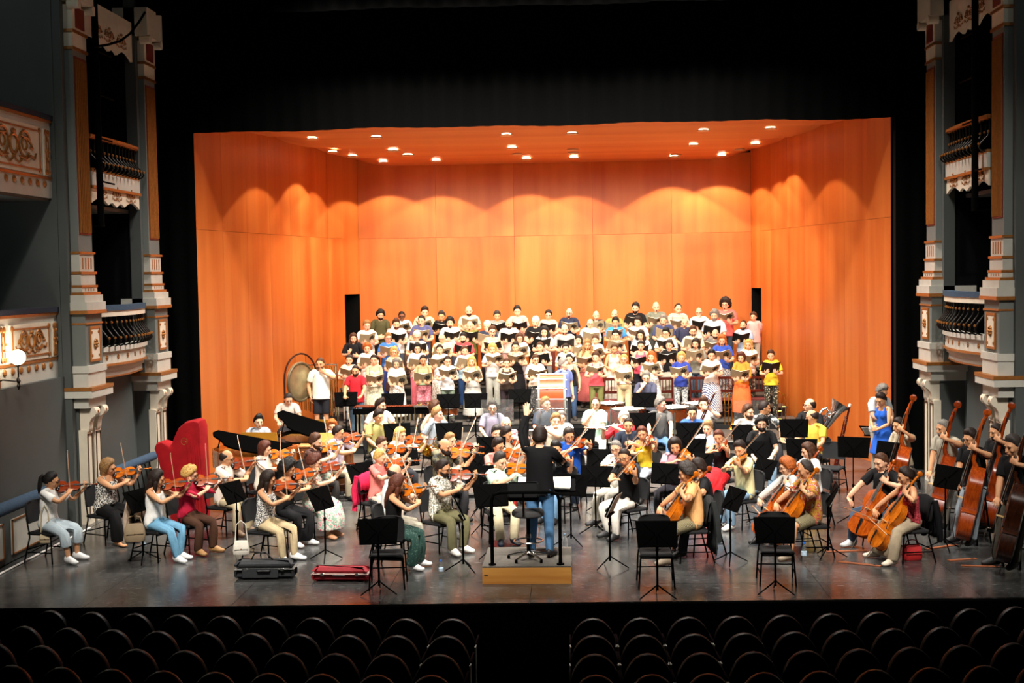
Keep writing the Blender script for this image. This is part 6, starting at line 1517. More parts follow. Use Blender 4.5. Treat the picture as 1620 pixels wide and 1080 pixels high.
# ------------------------------------------------------------------ the choir, five rows on risers
ROWS = {1: 'front', 2: 'second', 3: 'middle', 4: 'fourth', 5: 'back'}
def Hr(s): return s
PAT = dict(
 cream_stripe=('stripe', '#e8dcc4', '#b99a70', None, 16.0), polo_stripe=('stripe', '#8fb0c8', '#e0a868', None, 9.0), checked=('check', '#d9d2c6', '#5a4e50', None, 26.0),
 bw_stripe=('stripe', '#efece2', '#1c1c1c', None, 20.0), bw_diag=('diag', '#efece2', '#1c1c1c', None, 22.0), sage=('print', '#b9b89a', '#dcd6bc', None, 30.0), whiteprint=('print', '#efece6', '#b9b2a6', None, 26.0),
 greyprint=('print', '#5d646e', '#c9c6c0', None, 38.0), colourprint=('diag', '#39456e', '#efe3da', None, 9.0), floraldark=('print', '#1d1d16', '#4a4934', '#cfc6b0', 30.0), dots=('dots', '#151515', '#c9c4ba', None, 46.0),
 bluestripe=('vstripe', '#cfdbe8', '#f2f2f2', None, 24.0), burg=('print', '#7a1f34', '#d09a9a', None, 20.0), pinkskirt=('print', '#b9606e', '#d88a90', None, 24.0), bwblouse=('print', '#202020', '#e6e2da', None, 26.0), beigeprint=('print', '#d2bfa4', '#f0e4d4', None, 24.0))
def C(x): return PAT.get(x, x)
# px, py, row, sex, hair, hair colour, beard, glasses, skin, top kind, top colour, bottom kind, bottom colour, arms, score, clothing words
CHOIR = [
 (601,490,5,'m','curly','black','full',0,'light','tee','#4c4a30','trousers','#22222a','clasp','','dark olive tee'),
 (636,492,5,'m','buzz','black',0,1,'dark','shirt',WHITE,'trousers','#8a7a68','score','t','white shirt'),
 (671,485,5,'m','short','dark',0,0,'light','tee','#d9c29c','trousers','#5a4a40','score','t','sand coloured tee'),
 (699,492,5,'m','quiff','saltpepper',0,0,'tan','shirt','#141416','trousers','#22222a','score','b','black shirt'),
 (742,483,5,'m','bald','dark','full',0,'light','tee','cream_stripe','trousers','#5a4a40','score','t','cream striped tee'),
 (786,492,5,'m','short','saltpepper',0,0,'tan','tee','#7b8280','trousers','#4a4a50','score','b','grey tee'),
 (819,484,5,'m','short','black',0,0,'light','shirt','#e8a69a','trousers','#c2504c','score','b','salmon shirt'),
 (867,491,5,'m','short','dark',0,1,'light','tee','#e6b49e','trousers','#7a3c34','score','b','peach tee'),
 (900,487,5,'m','bald','brown','goatee',1,'light','shirt','#262b40','trousers','#262b38','score','t','navy polo'),
 (943,491,5,'m','bald','grey',0,0,'light','tee','#2a2c34','trousers','#262b38','score','t','charcoal tee'),
 (972,489,5,'m','ring','grey',0,0,'light','shirt','#a08e4e','trousers','#262b38','score','t','olive mustard shirt'),
 (1005,479,5,'m','short','black','full',0,'light','tee','#111113','trousers','#22222a','score','b','black tee'),
 (1038,477,5,'m','bald','grey',0,0,'light','shirt','#6f7468','trousers','#5a5a56','score','t','grey-green polo'),
 (1072,480,5,'m','receding','dark',0,0,'light','shirt','polo_stripe','trousers','#5a5a56','score','t','blue and orange striped polo'),
 (1106,486,5,'m','bald','white',('goatee','white'),1,'light','tee',WHITE,'trousers','#4a4a50','score','b','white tee'),
 (1148,473,5,'m','bigcurly','dark',0,1,'light','tee','#e2706a','trousers','#46505e','score','t','coral tee'),
 (1193,494,5,'m','short','brown',0,0,'light','shirt','#eab9b4','trousers','#c9b8a4','behind','','pale pink shirt, hands behind the back'),
 (580,507,4,'m','short','sandy',0,0,'pink','tee',WHITE,'trousers','#c9bfae','score','t','white tee'),
 (627,504,4,'m','quiff','brown','full',0,'light','tee',WHITE,'trousers','#4a5262','score','b','white tee with black folder'),
 (667,498,4,'m','buzz','dark',0,0,'light','tee','#51547e','trousers','#3a4252','score','t','purple-blue tee'),
 (712,502,4,'m','curly','black','goatee',0,'light','shirt',WHITE,'trousers','#4a5262','score','b','white shirt'),
 (744,507,4,'m','bald','grey',0,0,'light','shirt','#77763e','trousers','#3a3a30','score','b','olive green polo'),
 (771,508,4,'m','short','white',('full','white'),0,'light','tee','#2d3346','trousers','#2a2c34','score','t','navy tee with pale print'),
 (805,504,4,'m','bald','dark','full',0,'light','shirt','#f0dcd2','trousers','#c99a90','score','b','pinkish white shirt'),
 (847,501,4,'m','short','white',0,0,'light','tee','#131316','trousers','#22222a','score','b','black tee'),
 (933,504,4,'m','ring','grey',0,1,'light','shirt','#f0eee8','trousers','#3a3a42','score','t','white button shirt'),
 (974,502,4,'m','short','black',0,0,'tan','tee','#3a8ad8','trousers','#22304a','score','t','bright blue tee'),
 (1009,501,4,'m','short','dark',0,0,'light','tee','#e4e6ea','trousers','#4a4a50','score','t','pale grey tee'),
 (1050,498,4,'m','short','grey',0,0,'light','shirt','#3b4266','trousers','#3a3c46','score','t','blue polo'),
 (1083,503,4,'m','ring','dark',0,0,'light','shirt','#33364e','trousers','#2a2c34','clasp','','dark navy polo'),
 (1130,490,4,'m','curly','grey',('full','grey'),0,'light','shirt','bluestripe','trousers','#5a6a80','score','b','pale striped shirt'),
 (1176,507,4,'m','receding','dark','full',0,'light','shirt','#a9bcd8','trousers','#4a4a50','score','b','light blue shirt'),
 (559,527,3,'m','long','brown',0,0,'light','shirt','#19191d','trousers','#22222a','baton','','black polo holding a pencil'),
 (614,527,3,'m','short','sandy',0,1,'pink','tee','#3f78cc','trousers','#3a4a90','score','t','sky blue tee'),
 (659,524,3,'m','short','white',('goatee','white'),1,'light','tee','#cfcdc2','trousers','#4a4a50','score','b','light grey tee'),
 (700,527,3,'m','bald','white',0,1,'light','shirt','#efdca6','trousers','#c9bfae','score','t','pale yellow shirt'),
 (733,527,3,'m','short','black','full',0,'light','shirt','#d4474c','trousers','#2c3444','score','b','red shirt'),
 (778,516,3,'f','short','brown',0,1,'light','tank','#ecc2bc','trousers','#8a7a7a','score','b','pink sleeveless top'),
 (822,527,3,'f','bob','brown',0,1,'light','tee','#dcd8d4','trousers','#9a8a8a','score','t','pale grey top'),
 (861,516,3,'f','longcurly','black',0,0,'light','tee',WHITE,'trousers','#8a8a8a','score','b','white tee'),
 (893,512,3,'m','ring','dark','stubble',0,'light','shirt','checked','trousers','#4a4a50','score','b','checked shirt'),
 (916,531,3,'f','long','dark',0,0,'light','tee','#f0e8e0','trousers','#5a4a4a','score','t','ivory top'),
 (942,530,3,'f','up','brown',0,0,'light','tee','#efe2cc','trousers','#6a5a50','score','t','cream top'),
 (974,522,3,'f','short','black',0,0,'light','tank','burg','trousers','#2a2a2e','score','t','burgundy floral top'),
 (1014,522,3,'f','longcurly','dark',0,0,'light','tee','#efeeea','trousers','#6a6a70','score','b','white blouse'),
 (1054,519,3,'m','short','black',0,1,'light','shirt','#efe8d8','trousers','#8a7a68','score','b','cream shirt'),
 (1096,516,3,'m','short','brown','stubble',1,'light','shirt','#e6d9b4','trousers','#a99a80','score','t','pale khaki shirt'),
 (1131,520,3,'m','bald','dark','full',0,'light','tee','#6b6a66','trousers','#4a4a4c','score','t','dark grey tee'),
 (581,543,2,'f','curly','ginger',0,0,'light','tee',WHITE,'trousers','#d8d2ca','score','t','white top'),
 (623,549,2,'f','bob','blonde',0,1,'light','tank','#e8d8c8','skirt','#46302c','score','t','beige sleeveless top'),
 (660,543,2,'f','bob','black',0,0,'light','tee','#f0e2e0','wide','#e0707e','score','t','white tee and pink striped trousers'),
 (696,545,2,'f','up','dark',0,0,'light','tee','#f2eeea','longskirt','whiteprint','score','t','white tee and pale printed skirt'),
 (735,547,2,'f','up','brown',0,0,'light','shirt','#a9cde4','slim','#26406a','score','t','light denim shirt'),
 (779,543,2,'f','bob','blonde',0,0,'light','tee','#f0eeea','wide','#b4b4aa','score','t','white tee and grey trousers'),
 (816,540,2,'f','bun','dark',0,0,'light','cami','#1a1518','longskirt','#18161a','score','t','black camisole and long black skirt'),
 (855,541,2,'f','pony','brown',0,0,'light','tank','#151518','trousers','#22222a','score','b','black sleeveless top'),
 (895,543,2,'f','pony','dark',0,0,'light','tee',WHITE,'slim','#2c3a50','score','b','white tee and dark jeans'),
 (929,537,2,'f','longcurly','sandy',0,0,'tan','cami','#e09a80','longskirt','#b8605c','low','t','salmon camisole and rust skirt'),
 (971,544,2,'f','up','brown',0,0,'tan','tank','#efe6d4','longskirt','#e6dfd2','clasp','','long cream dress'),
 (1014,539,2,'f','up','dark',0,0,'light','tank','#e05a72','trousers','#22222a','low','b','pink sleeveless top'),
 (1059,538,2,'f','short','saltpepper',0,0,'light','tee','#1c1a1c','longskirt','#b8b6a6','score','b','black cardigan and long grey skirt'),
 (1101,535,2,'f','long','dark',0,0,'light','tee','#8b8b80','slim','#56697c','score','t','grey tee and jeans'),
 (1142,529,2,'f','long','ginger',0,0,'light','tee','#3a56b8','longskirt','greyprint','score','t','royal blue top'),
 (1184,537,2,'f','long','blonde',0,0,'light','tee','#f0e6da','trousers','floraldark','score','t','ivory tee and dark floral trousers'),
 (552,561,1,'f','up','saltpepper',0,0,'light','tee','beigeprint','trousers','#b4b0a8','score','t','beige printed top'),
 (592,561,1,'f','up','dark',0,0,'light','cami','sage','longskirt','sage','low','w','sleeveless sage dress'),
 (627,567,1,'f','bob','grey',0,0,'light','tee','whiteprint','longskirt','whiteprint','low','t','white printed dress'),
 (669,561,1,'f','bun','dark',0,0,'tan','halter','#8da07a','shorts','pinkskirt','low','t','green halter top and pink shorts'),
 (707,563,1,'f','up','dark',0,1,'light','tee','#e6e8ec','trousers','#6e7a6a','score','t','pale blue-grey tee'),
 (747,563,1,'f','long','blonde',0,0,'light','cami','bw_stripe','longskirt','bw_diag','score','t','black and white striped strapless dress'),
 (801,572,1,'f','up','brown',0,0,'light','tank','#43362f','trousers','#2a2024','score','t','dark brown waistcoat'),
 (847,560,1,'f','up','brown',0,1,'light','tee','#ecd9c4','longskirt','dots','score','t','beige tee and black dotted skirt'),
 (901,560,1,'f','up','black',0,0,'light','cami','#141416','slim','#3a5070','down','','black camisole and jeans'),
 (943,557,1,'f','short','brown',0,0,'light','tank','#e2606a','trousers','#6b6a3c','score','t','red-pink tank top and olive trousers'),
 (987,560,1,'f','up','blonde',0,1,'light','halter',WHITE,'wide','#cdb78e','low','t','white halter top and beige trousers'),
 (1031,556,1,'f','longcurly','ginger',0,0,'light','tee','whiteprint','longskirt','whiteprint','score','t','white blotched dress'),
 (1077,557,1,'f','bob','blonde',0,0,'light','tee','#33439c','trousers','greyprint','score','t','blue top and grey patterned trousers'),
 (1125,553,1,'f','short','black',0,0,'light','tee','#e6d6cc','longskirt','colourprint','score','t','multicoloured patterned dress'),
 (1173,557,1,'f','bob','auburn',0,0,'light','blouse','#f2923a','longskirt','#f0703a','low','t','long orange dress'),
 (1220,554,1,'f','short','brown',0,0,'light','tee','#eed33e','trousers','floraldark','score','b','yellow tee and dark floral trousers'),
]
ORD = ['first', 'second', 'third', 'fourth', 'fifth', 'sixth', 'seventh', 'eighth', 'ninth', 'tenth', 'eleventh', 'twelfth', 'thirteenth', 'fourteenth', 'fifteenth', 'sixteenth', 'seventeenth']
for (px, py, row, sx, hs, hc, bd, gl, sk, tk, tc_, bk, bc, arms, sc_, words) in CHOIR:
    base = CZ[row-1]; Y = CYR[row-1]
    w = aty(px, py, Y); h = min(1.92, max(1.52, (w.z - base) / 1.0))
    k = h / 1.72; rot = -w.x * 2.0 + jit(7)
    P = p_sing(sx, arms, (jit(12), 4 + random.random()*10, jit(4)))
    n = sorted(c[0] for c in CHOIR if c[2] == row).index(px)
    who = '%s-row singer in %s, %s from left' % (ROWS[row], words, ORD[n])
    Mw = Matrix.Translation((w.x, Y, base)) @ Matrix.Rotation(R(rot), 4, 'Z')
    person(P, sx, h, Mw, who, 'choir singers', skin_=sk, hair=(hs, hc), beard=bd or None, glasses=bool(gl), top=(tk, C(tc_)), bottom=(bk, C(bc)), sing=random.random() < .45, shoes='#2a2624')
    if sc_:
        s = copy_tree({'t': SCORE_TAN, 'b': SCORE_BLACK, 'w': SCORE_TAN}[sc_]); s.name = 'choir_score'
        tl = 46 + jit(14)
        s.matrix_world = Mw @ Matrix.Translation(tuple(P.score * k + np.array((jit(.02), -.005, .02)))) @ Matrix.Rotation(R(jit(18)), 4, 'Z') @ Matrix.Rotation(R(tl), 4, 'X') @ Matrix.Rotation(R(jit(7)), 4, 'Y') @ Matrix.Diagonal((.96, 1, .92, 1))
        tag(s, '%s held by %s' % ('black folder' if sc_ == 'b' else 'score', who), 'score', 'choir scores')
# ------------------------------------------------------------------ podium and conductor's things
w0 = atz(762, 928, 0); w1 = atz(904, 928, 0); PY0 = 17.62; PX0, PX1 = w0.x, w1.x
pod = empty('conductor_podium', ((PX0 + PX1)/2, PY0, 0)); hw = (PX1 - PX0)/2
PWOOD = wood('#c07a34', '#dda050', .4, 2.0, (.4, 5, 5), 'podium_veneer', .4)
m = MB(); m.bbox((-hw, 0, .0), (hw, .03, PODZ - .02)); m.build('front_panel', PWOOD, pod, 0)
for s in (-1, 1):
    m = MB(); m.bbox((s*hw - (.03 if s > 0 else 0), .03, 0), (s*hw + (0 if s > 0 else .03), 1.25, PODZ - .02)); m.build('side_panel', PWOOD, pod, 0)
m = MB(); m.bbox((-hw, 0, PODZ - .02), (hw, 1.25, PODZ)); m.build('carpeted_top', mat('#57524a', .9, 0, .2, 30, 'grey_carpet'), pod, 0)
m = MB(); m.rbox((-hw + .05, -.003, PODZ*.5), (.05, .006, .012), .002); m.build('hand_slot', EBONY, pod)
tag(pod, 'low wooden podium under the conductor', 'podium')
a = aty(777, 779, PY0 + .08); b = aty(885, 779, PY0 + .08); rl = empty('podium_rail', (0, PY0 + .08, 0)); zt = a.z
m = MB(); m.tube([(a.x, 0, PODZ + .002), (a.x, 0, zt - .12), (a.x + .03, 0, zt - .03), (a.x + .12, 0, zt), (b.x - .12, 0, zt), (b.x - .03, 0, zt - .03), (b.x, 0, zt - .12), (b.x, 0, PODZ + .002)], .024, 12); m.build('tube_frame', BLACKMETAL, rl)
for q in (a.x, b.x):
    m = MB(); m.cyl((q, 0, PODZ + .002), (q, 0, PODZ + .02), .05, 14); m.build('foot_plate', BLACKMETAL, rl)
tag(rl, 'black tubular safety rail on the front of the podium', 'rail')
w = atz(836, 888, PODZ); st = empty('conductor_stool', (w.x, max(w.y, PY0 + .42), PODZ))
m = MB(); m.lathe([(.01, .60), (.20, .60), (.225, .62), (.225, .66), (.20, .69), (.01, .695)], n=22); m.build('seat', mat('#3a3838', .85, name='grey_stool_cloth'), st)
m = MB(); m.cyl((0, 0, .10), (0, 0, .60), .027, 12); m.build('gas_post', BLACKMETAL, st)
m = MB(); m.cyl((0, 0, .30), (0, 0, .36), .04, 12); m.torus((0, 0, .26), .20, .012, 22, 6); m.build('foot_ring', CHROME, st)
m = MB(); m.tube([(-.02, -.1, .60), (-.05, -.24, .64), (-.05, -.25, .95)], .02, 8); m.build('back_bracket', CHROME, st)
m = MB(); m.rbox((-.05, -.25, .98), (.42, .05, .26), .02); m.build('backrest', SEATCLOTH, st)
for k5 in range(5):
    t = R(72*k5 + 20); m = MB(); m.tube([(0, 0, .11), (.15*math.cos(t), .15*math.sin(t), .085), (.29*math.cos(t), .29*math.sin(t), .045)], [.022, .018, .014], 8); lg = m.build('leg', CHROME, st)
    m = MB(); m.cyl((.29*math.cos(t), .29*math.sin(t), 0), (.29*math.cos(t), .29*math.sin(t), .045), .02, 10); m.build('glide', BLACKMETAL, lg)
tag(st, 'grey padded swivel stool with chrome base on the podium', 'stool')
cs = empty('conductor_stand', (atz(862, 778, 1.12).x, 19.05, 0))
m = MB(); m.rbox((0, 0, 1.10), (.86, .46, .02), .004, Matrix.Rotation(R(14), 3, 'X')); m.build('desk', BLACKMETAL, cs)
m = MB(); m.rbox((0, .235, 1.17), (.86, .015, .05), .004); m.build('ledge', BLACKMETAL, cs)
m = MB(); m.cyl((0, 0, .05), (0, 0, 1.08), .022, 12); m.build('pole', BLACKMETAL, cs)
m = MB(); m.lathe([(.01, 0), (.26, 0), (.26, .02), (.05, .05), (.022, .1)], n=24); m.build('base', BLACKMETAL, cs)
tag(cs, 'wide black conductor stand with scores before the conductor', 'music stand')
for dx, c, nm in ((-.25, '#d9c9d8', 'score with a pink and violet cover on the conductor stand'), (.2, '#f0ece0', 'open white score on the conductor stand')):
    o = empty('conductor_score', (cs.location.x + dx, 19.03, 1.125)); o.rotation_euler = (R(14), 0, 0)
    m = MB(); m.box((0, 0, .012), (.30, .38, .022)); m.build('pages', PAPER, o)
    m = MB(); m.box((0, 0, .026), (.31, .39, .004)); 
    if 'pink' in nm: m.mats = []; m.box((0, .05, .029), (.22, .10, .003))
    m.build('cover', mat(c, .6, name='score_cover'), o)
    tag(o, nm, 'score')
# ------------------------------------------------------------------ music stands
STANDS['vlow'] = make_stand(.69, 20); PROTOS.append(STANDS['vlow'])
_old = stand
def stand(px, py, typ, rot, label, base=0.0, sheet=False):
    if typ == 'vlow':
        w = atz(px, py, .82); o = copy_tree(STANDS['vlow']); o.name = 'music_stand'; o.location = (w.x, w.y, base); o.rotation_euler = (0, 0, R(rot)); tag(o, label, 'music stand', 'music stands of the orchestra'); return o
    return _old(px, py, typ, rot, label, base, sheet)
for q in [
 (598, 840, 'vlow', 6, 'black stand with empty chair behind, left of the podium'), (1039, 844, 'vlow', 0, 'black stand with empty chair behind, nearest right of the podium'), (1226, 838, 'vlow', -4, 'black stand with empty chair behind, in front of the patchwork shirt cellist'),
 (222, 788, 'low', 72, 'black stand between the printed blouse and white tank violinists', 0, True), (372, 775, 'low', 68, 'black stand between the crimson and print tank violinists', 0, True), (511, 785, 'low', 66, 'black stand in front of the floral dress violinist', 0, True),
 (574, 744, 'low', 42, 'black stand in front of the lavender shirt violinist'), (629, 681, 'mid', 20, 'black stand in front of the olive shirt horn player', P1), (643, 720, 'low', 34, 'black stand in front of the white top violinist'), (711, 680, 'mid', 14, 'black stand in front of the blue-grey tee horn player', P1),
 (777, 703, 'mid', 6, 'black stand in front of the red print clarinettist'), (757, 728, 'low', 30, 'black stand in front of the camouflage tee violinist'), (760, 750, 'low', 24, 'black stand below the dark glasses violinist'),
 (729, 797, 'low', 102, 'black stand with bright pages seen edge-on, by the leaf print shirt', 0, True), (778, 780, 'low', 14, 'black stand left of the podium rail, before the mint green shirt'),
 (942, 750, 'low', -16, 'black stand right of the conductor, before the white shirt violist'), (903, 764, 'low', -20, 'black stand just right of the conductor stand'), (950, 722, 'low', -14, 'black stand in front of the royal blue tee violist'),
 (966, 792, 'low', -104, 'black stand with bright pages seen edge-on, before the white trousers', 0, True), (920, 688, 'low', -4, 'black stand in front of the mint polo', P1), (1017, 664, 'mid', -4, 'black stand left of the dark grey tee', P1), (1092, 680, 'mid', -4, 'black stand in front of the blue shirt bassoonist', P1),
 (1093, 706, 'mid', -20, 'black stand in front of the pale blue shirt clarinettist'), (1103, 728, 'low', -26, 'black stand in front of the red skirt violist'), (1053, 746, 'low', -24, 'black stand in front of the mauve shirt violist'),
 (1180, 682, 'low', 0, 'black stand in front of the laughing trombonist', P1), (1194, 710, 'low', -6, 'black stand in front of the black tee trumpeter'), (1206, 738, 'low', -60, 'black stand behind the ginger-haired cellist in white sleeves'), (1157, 786, 'low', -70, 'black stand in front of the pale yellow tee violist', 0, True),
 (1256, 676, 'high', -6, 'black stand in front of the mustard tee'), (1268, 707, 'mid', -10, 'black stand behind the white tee cellist'), (1350, 706, 'high', -24, 'tall black stand against the shell wall, beside the empty chair'), (1405, 712, 'mid', -50, 'black stand in front of the beige tee bassist', 0, True),
 (1312, 778, 'low', -96, 'black stand seen edge-on, right of the patchwork shirt', 0, True), (1497, 752, 'mid', -62, 'black stand in front of the black tee bassist', 0, True),
 (1385, 678, 'flat', 150, 'low flat stand with an open score beside the two onlookers', 0, True), (497, 616, 'mid', 4, 'black stand in front of the white tee percussionist', P3), (547, 629, 'low', 6, 'black stand in front of the red tee percussionist', P3), (621, 631, 'low', 0, 'black stand over the marimba', P3), (709, 632, 'low', 2, 'black stand over the snare drum', P3), (752, 631, 'low', 0, 'black stand right of the snare drum', P3), (822, 624, 'low', -2, 'black stand left of the bass drum', P3), (1020, 630, 'low', -2, 'black stand among the timpani', P3)]:
    stand(*q)
# ------------------------------------------------------------------ empty chairs
def floor_chair(px, py, rot, label, base=0):
    w = atz(px, py, base + .45); o = copy_tree(CHAIR); o.name = 'orchestra_chair'; o.location = (w.x, w.y, base); o.rotation_euler = (0, 0, R(rot)); tag(o, label, 'chair', 'orchestra chairs'); return o
floor_chair(613, 874, 4, 'empty black chair left of the podium'); floor_chair(1037, 872, 0, 'empty black chair nearest right of the podium'); floor_chair(1228, 868, -3, 'empty black chair in front of the patchwork shirt cellist'); floor_chair(1314, 739, -28, 'empty black chair standing alone before the contrabassoon'); floor_chair(599, 815, 70, 'empty black chair behind the white shirt violinist') if False else None
for px, nm in ((1106, 'behind the multicoloured dress'), (1152, 'left of the orange dress'), (1200, 'between the orange dress and yellow tee'), (1052, 'left of the blue top singer'), (965, 'left of the white halter top')):
    w = aty(px, 600, 32.12); o = copy_tree(CCHAIR); o.name = 'wooden_chair'; o.location = (w.x, 32.12, CZ[0]); tag(o, 'dark red wooden chair %s' % nm, 'chair', 'wooden choir chairs')
# ------------------------------------------------------------------ keyboards
LIDB = mat('#050505', .5, name='piano_lid_black', spec=0.0)
GLOSS = mat('#040404', .3, name='piano_black', spec=.06)
def grand_piano(px, py, rot, L, case_m, lid_deg, label, lining):
    w = atz(px, py, .8); r = empty('grand_piano', (w.x, w.y, 0), R(rot)); q = L / 2.1; cy = -1.05 * q
    out = [(-.74, 0), (.74, 0), (.74, .55), (.72, .85), (.60, 1.15), (.40, 1.4), (.24, 1.65), (.13, 1.88), (-.05, 2.04), (-.35, 2.1), (-.62, 2.05), (-.74, 1.9)]
    out = [(x, y*q + cy) for x, y in out]
    inn = [(x*.955, (y - cy)*.97 + cy + .03) for x, y in out]
    m = MB(); n = len(out)
    m.loft([[(x, y, .66) for x, y in out], [(x, y, .98) for x, y in out], [(x, y, .98) for x, y in inn], [(x, y, .90) for x, y in inn]]); m.build('case', case_m, r, 30)
    m = MB(); m.prism([(x*.94, (y-cy)*.96 + cy + .03) for x, y in inn], .90, .91); m.build('iron_frame', mat('#a87a30', .35, .7, name='gold_plate'), r, 0)
    m = MB()
    for k in range(22): m.cyl((-.6 + .052*k, cy + .35, .93), (-.62 + .045*k, cy + (1.95 - .0027*k*k)*q, .925), .003, 4)
    m.build('strings', STRING, r)
    for (x, y) in ((-.6, cy + .3), (.6, cy + .3), (-.35, cy + 1.75*q)):
        l = MB(); l.tube([(x, y, .66), (x, y, .5), (x, y, .3), (x, y, .08)], [.07, .06, .045, .04], 10); l.cyl((x, y, 0), (x, y, .08), .035, 8); l.build('leg', wood('#3a1408', '#4a1c0c', .2, 2, (5, 5, .5), 'mahogany_leg'), r)
    m = MB(); m.rbox((0, cy - .06, .72), (1.40, .20, .05), .01); m.build('key_bed', case_m, r)
    m = MB()
    for k in range(52): m.box((-.61 + .0235*k, cy - .06, .755), (.0222, .145, .02))
    m.build('white_keys', mat('#f2eee0', .3, name='ivory_keys'), r, 0)
    m = MB()
    for k in range(51):
        if k % 7 not in (2, 6): m.box((-.598 + .0235*k, cy - .03, .772), (.012, .09, .02))
    m.build('black_keys', EBONY, r, 0)
    m = MB(); m.rbox((0, cy + .16, 1.13), (.72, .02, .20), .006, Matrix.Rotation(R(-18), 3, 'X')); m.build('music_desk', mat('#c08c2c', .5, 0, .1, 4, 'yellow_wood'), r)
    lm = Matrix.Translation((-.74, 0, 1.0)) @ Matrix.Rotation(R(-lid_deg), 4, 'Y') @ Matrix.Translation((.74, 0, 0))
    lid = [(x*1.01, y) for x, y in out if True]; lid = [(x, max(y, cy + .42)) for x, y in lid]
    m = MB(); m.prism(lid, .012, .034, lm); m.build('lid', LIDB, r, 0)
    m = MB(); m.prism([(x*.98, y*.99) for x, y in lid], .0, .012, lm); m.build('lid_lining', LIDB, r, 0)
    tip = lm @ Vector((.60, cy + .62, 0)); m = MB(); m.cyl((.66, cy + .60, .98), tuple(tip), .013, 8); m.build('lid_prop', GLOSS, r)
    m = MB(); m.rbox((0, cy + .40, .14), (.26, .06, .04), .01)
    for x in (-.1, .1): m.cyl((x, cy + .40, .14), (x, cy + .40, .66), .014, 8)
    for x in (-.08, 0, .08): m.box((x, cy + .33, .07), (.03, .14, .015))
    m.build('pedal_lyre', GLOSS, r)
    tag(r, label, 'piano', 'grand pianos'); return r
OWOOD = wood('#9a4a16', '#b9622a', .15, 1.5, (1, 1, 6), 'piano_orange_wood', .6)
grand_piano(388, 727, 172, 1.8, OWOOD, 10, 'smaller piano of orange wood with raised black lid, behind the harp', GLOSS)
grand_piano(484, 704, 172, 2.0, GLOSS, 16, 'larger glossy black grand piano with raised lid', GLOSS)
def bench(px, py, base, label):
    w = atz(px, py, base + .46); r = empty('piano_bench', (w.x, w.y, base)); m = MB(); m.rbox((0, 0, .435), (.62, .34, .06), .015); m.build('seat', SEATCLOTH, r)
    for x in (-.27, .27):
        for y in (-.13, .13): l = MB(); l.box((x, y, .205), (.045, .045, .41)); l.build('leg', GLOSS, r)
    tag(r, label, 'bench', 'piano benches')
for o in list(COL.objects):
    lb = o.get('label') if o.parent is None else None
    if lb and lb.startswith('pianist '):
        r = empty('piano_bench'); r.matrix_world = o.matrix_world.copy(); m = MB(); m.rbox((0, .02, .432), (.62, .34, .06), .015); m.build('seat', SEATCLOTH, r)
        for x in (-.27, .27):
            for y in (-.11, .15): l = MB(); l.box((x, y, .202), (.045, .045, .404)); l.build('leg', GLOSS, r)
        tag(r, 'black bench under the ' + lb, 'bench', 'piano benches')
w = atz(517, 706, .92); r = empty('celesta', (w.x, w.y, 0), R(6)); CW = wood('#6a3a1a', '#8a5228', .35, 2, (5, 5, .6), 'celesta_walnut')
m = MB(); m.rbox((0, 0, .50), (.98, .34, .86), .012); m.build('case', CW, r); m = MB(); m.rbox((0, 0, .95), (1.06, .42, .035), .01); m.build('top_board', wood('#a8703c', '#c08a50', .35, 2, (.6, 5, 5), 'celesta_top'), r)
for k in range(3): m = MB(); m.rbox((-.32 + .32*k, -.175, .52), (.27, .015, .62), .006); m.build('front_panel', CW, r)
for x in (-.45, .45): m = MB(); m.rbox((x, 0, .035), (.10, .40, .07), .01); m.build('foot', CW, r)
m = MB(); m.rbox((0, .26, .66), (.94, .22, .04), .008); m.build('key_bed', CW, r)
m = MB(); m.rbox((0, .05, 1.08), (.60, .02, .20), .006, Matrix.Rotation(R(-16), 3, 'X')); m.build('music_desk', mat('#c08c2c', .5, 0, .1, 4, 'yellow_wood'), r)
tag(r, 'small brown keyboard cabinet in front of the larger black piano', 'keyboard')
# harp under a red cover
w = atz(290, 832, 0); r = empty('covered_harp', (w.x, w.y, 0), R(-6))
prof = [(-.14, .03), (.42, .03), (.44, .4), (.44, 1.1), (.425, 1.72), (.40, 1.80), (.32, 1.825), (.16, 1.79), (.02, 1.68), (-.06, 1.52), (-.10, 1.42), (-.14, 1.385), (-.22, 1.43), (-.30, 1.455), (-.38, 1.425), (-.42, 1.34), (-.37, 1.21), (-.29, .85), (-.20, .42)]
cx0, cz0 = .1, .9
def hr(s, y): return [(cx0 + (x - cx0)*(1 - (1-s)*.8) , y, cz0 + (z - cz0)*(1 - (1-s)*.5) if z > .05 else .03) for x, z in prof]
RV = mat('#960f16', .85, 0, .22, 5, 'red_velvet_cover', spec=.2, bump=.4)
m = MB(); m.loft([hr(.72, -.19), hr(.93, -.175), hr(1.0, -.11), hr(1.0, .11), hr(.93, .175), hr(.72, .19)]); m.build('cloth_cover', RV, r, 50)
for k in range(4):
    x = .16 + .07*k; m = MB(); m.tube([(x, -.185, 1.60 - .03*k), (x + .02, -.197, 1.1), (x - .01 + .02*k, -.197, .55), (x + .02*k, -.19, .06)], [.008, .02, .022, .026], 8); m.build('fold', RV, r)
m = MB(); m.torus((.14, -.19, 1.46), .055, .006, 18, 5, Matrix.Rotation(R(90), 3, 'X')); m.tube([(.105, -.195, 1.45), (.125, -.195, 1.475), (.14, -.195, 1.455), (.155, -.195, 1.475), (.175, -.195, 1.45)], .005, 5); m.build('gold_emblem', GOLD, r)
m = MB(); m.rbox((.13, 0, .02), (.55, .40, .04), .01); m.build('pedal_box', EBONY, r)
tag(r, 'concert harp hidden under a red velvet cover', 'harp')
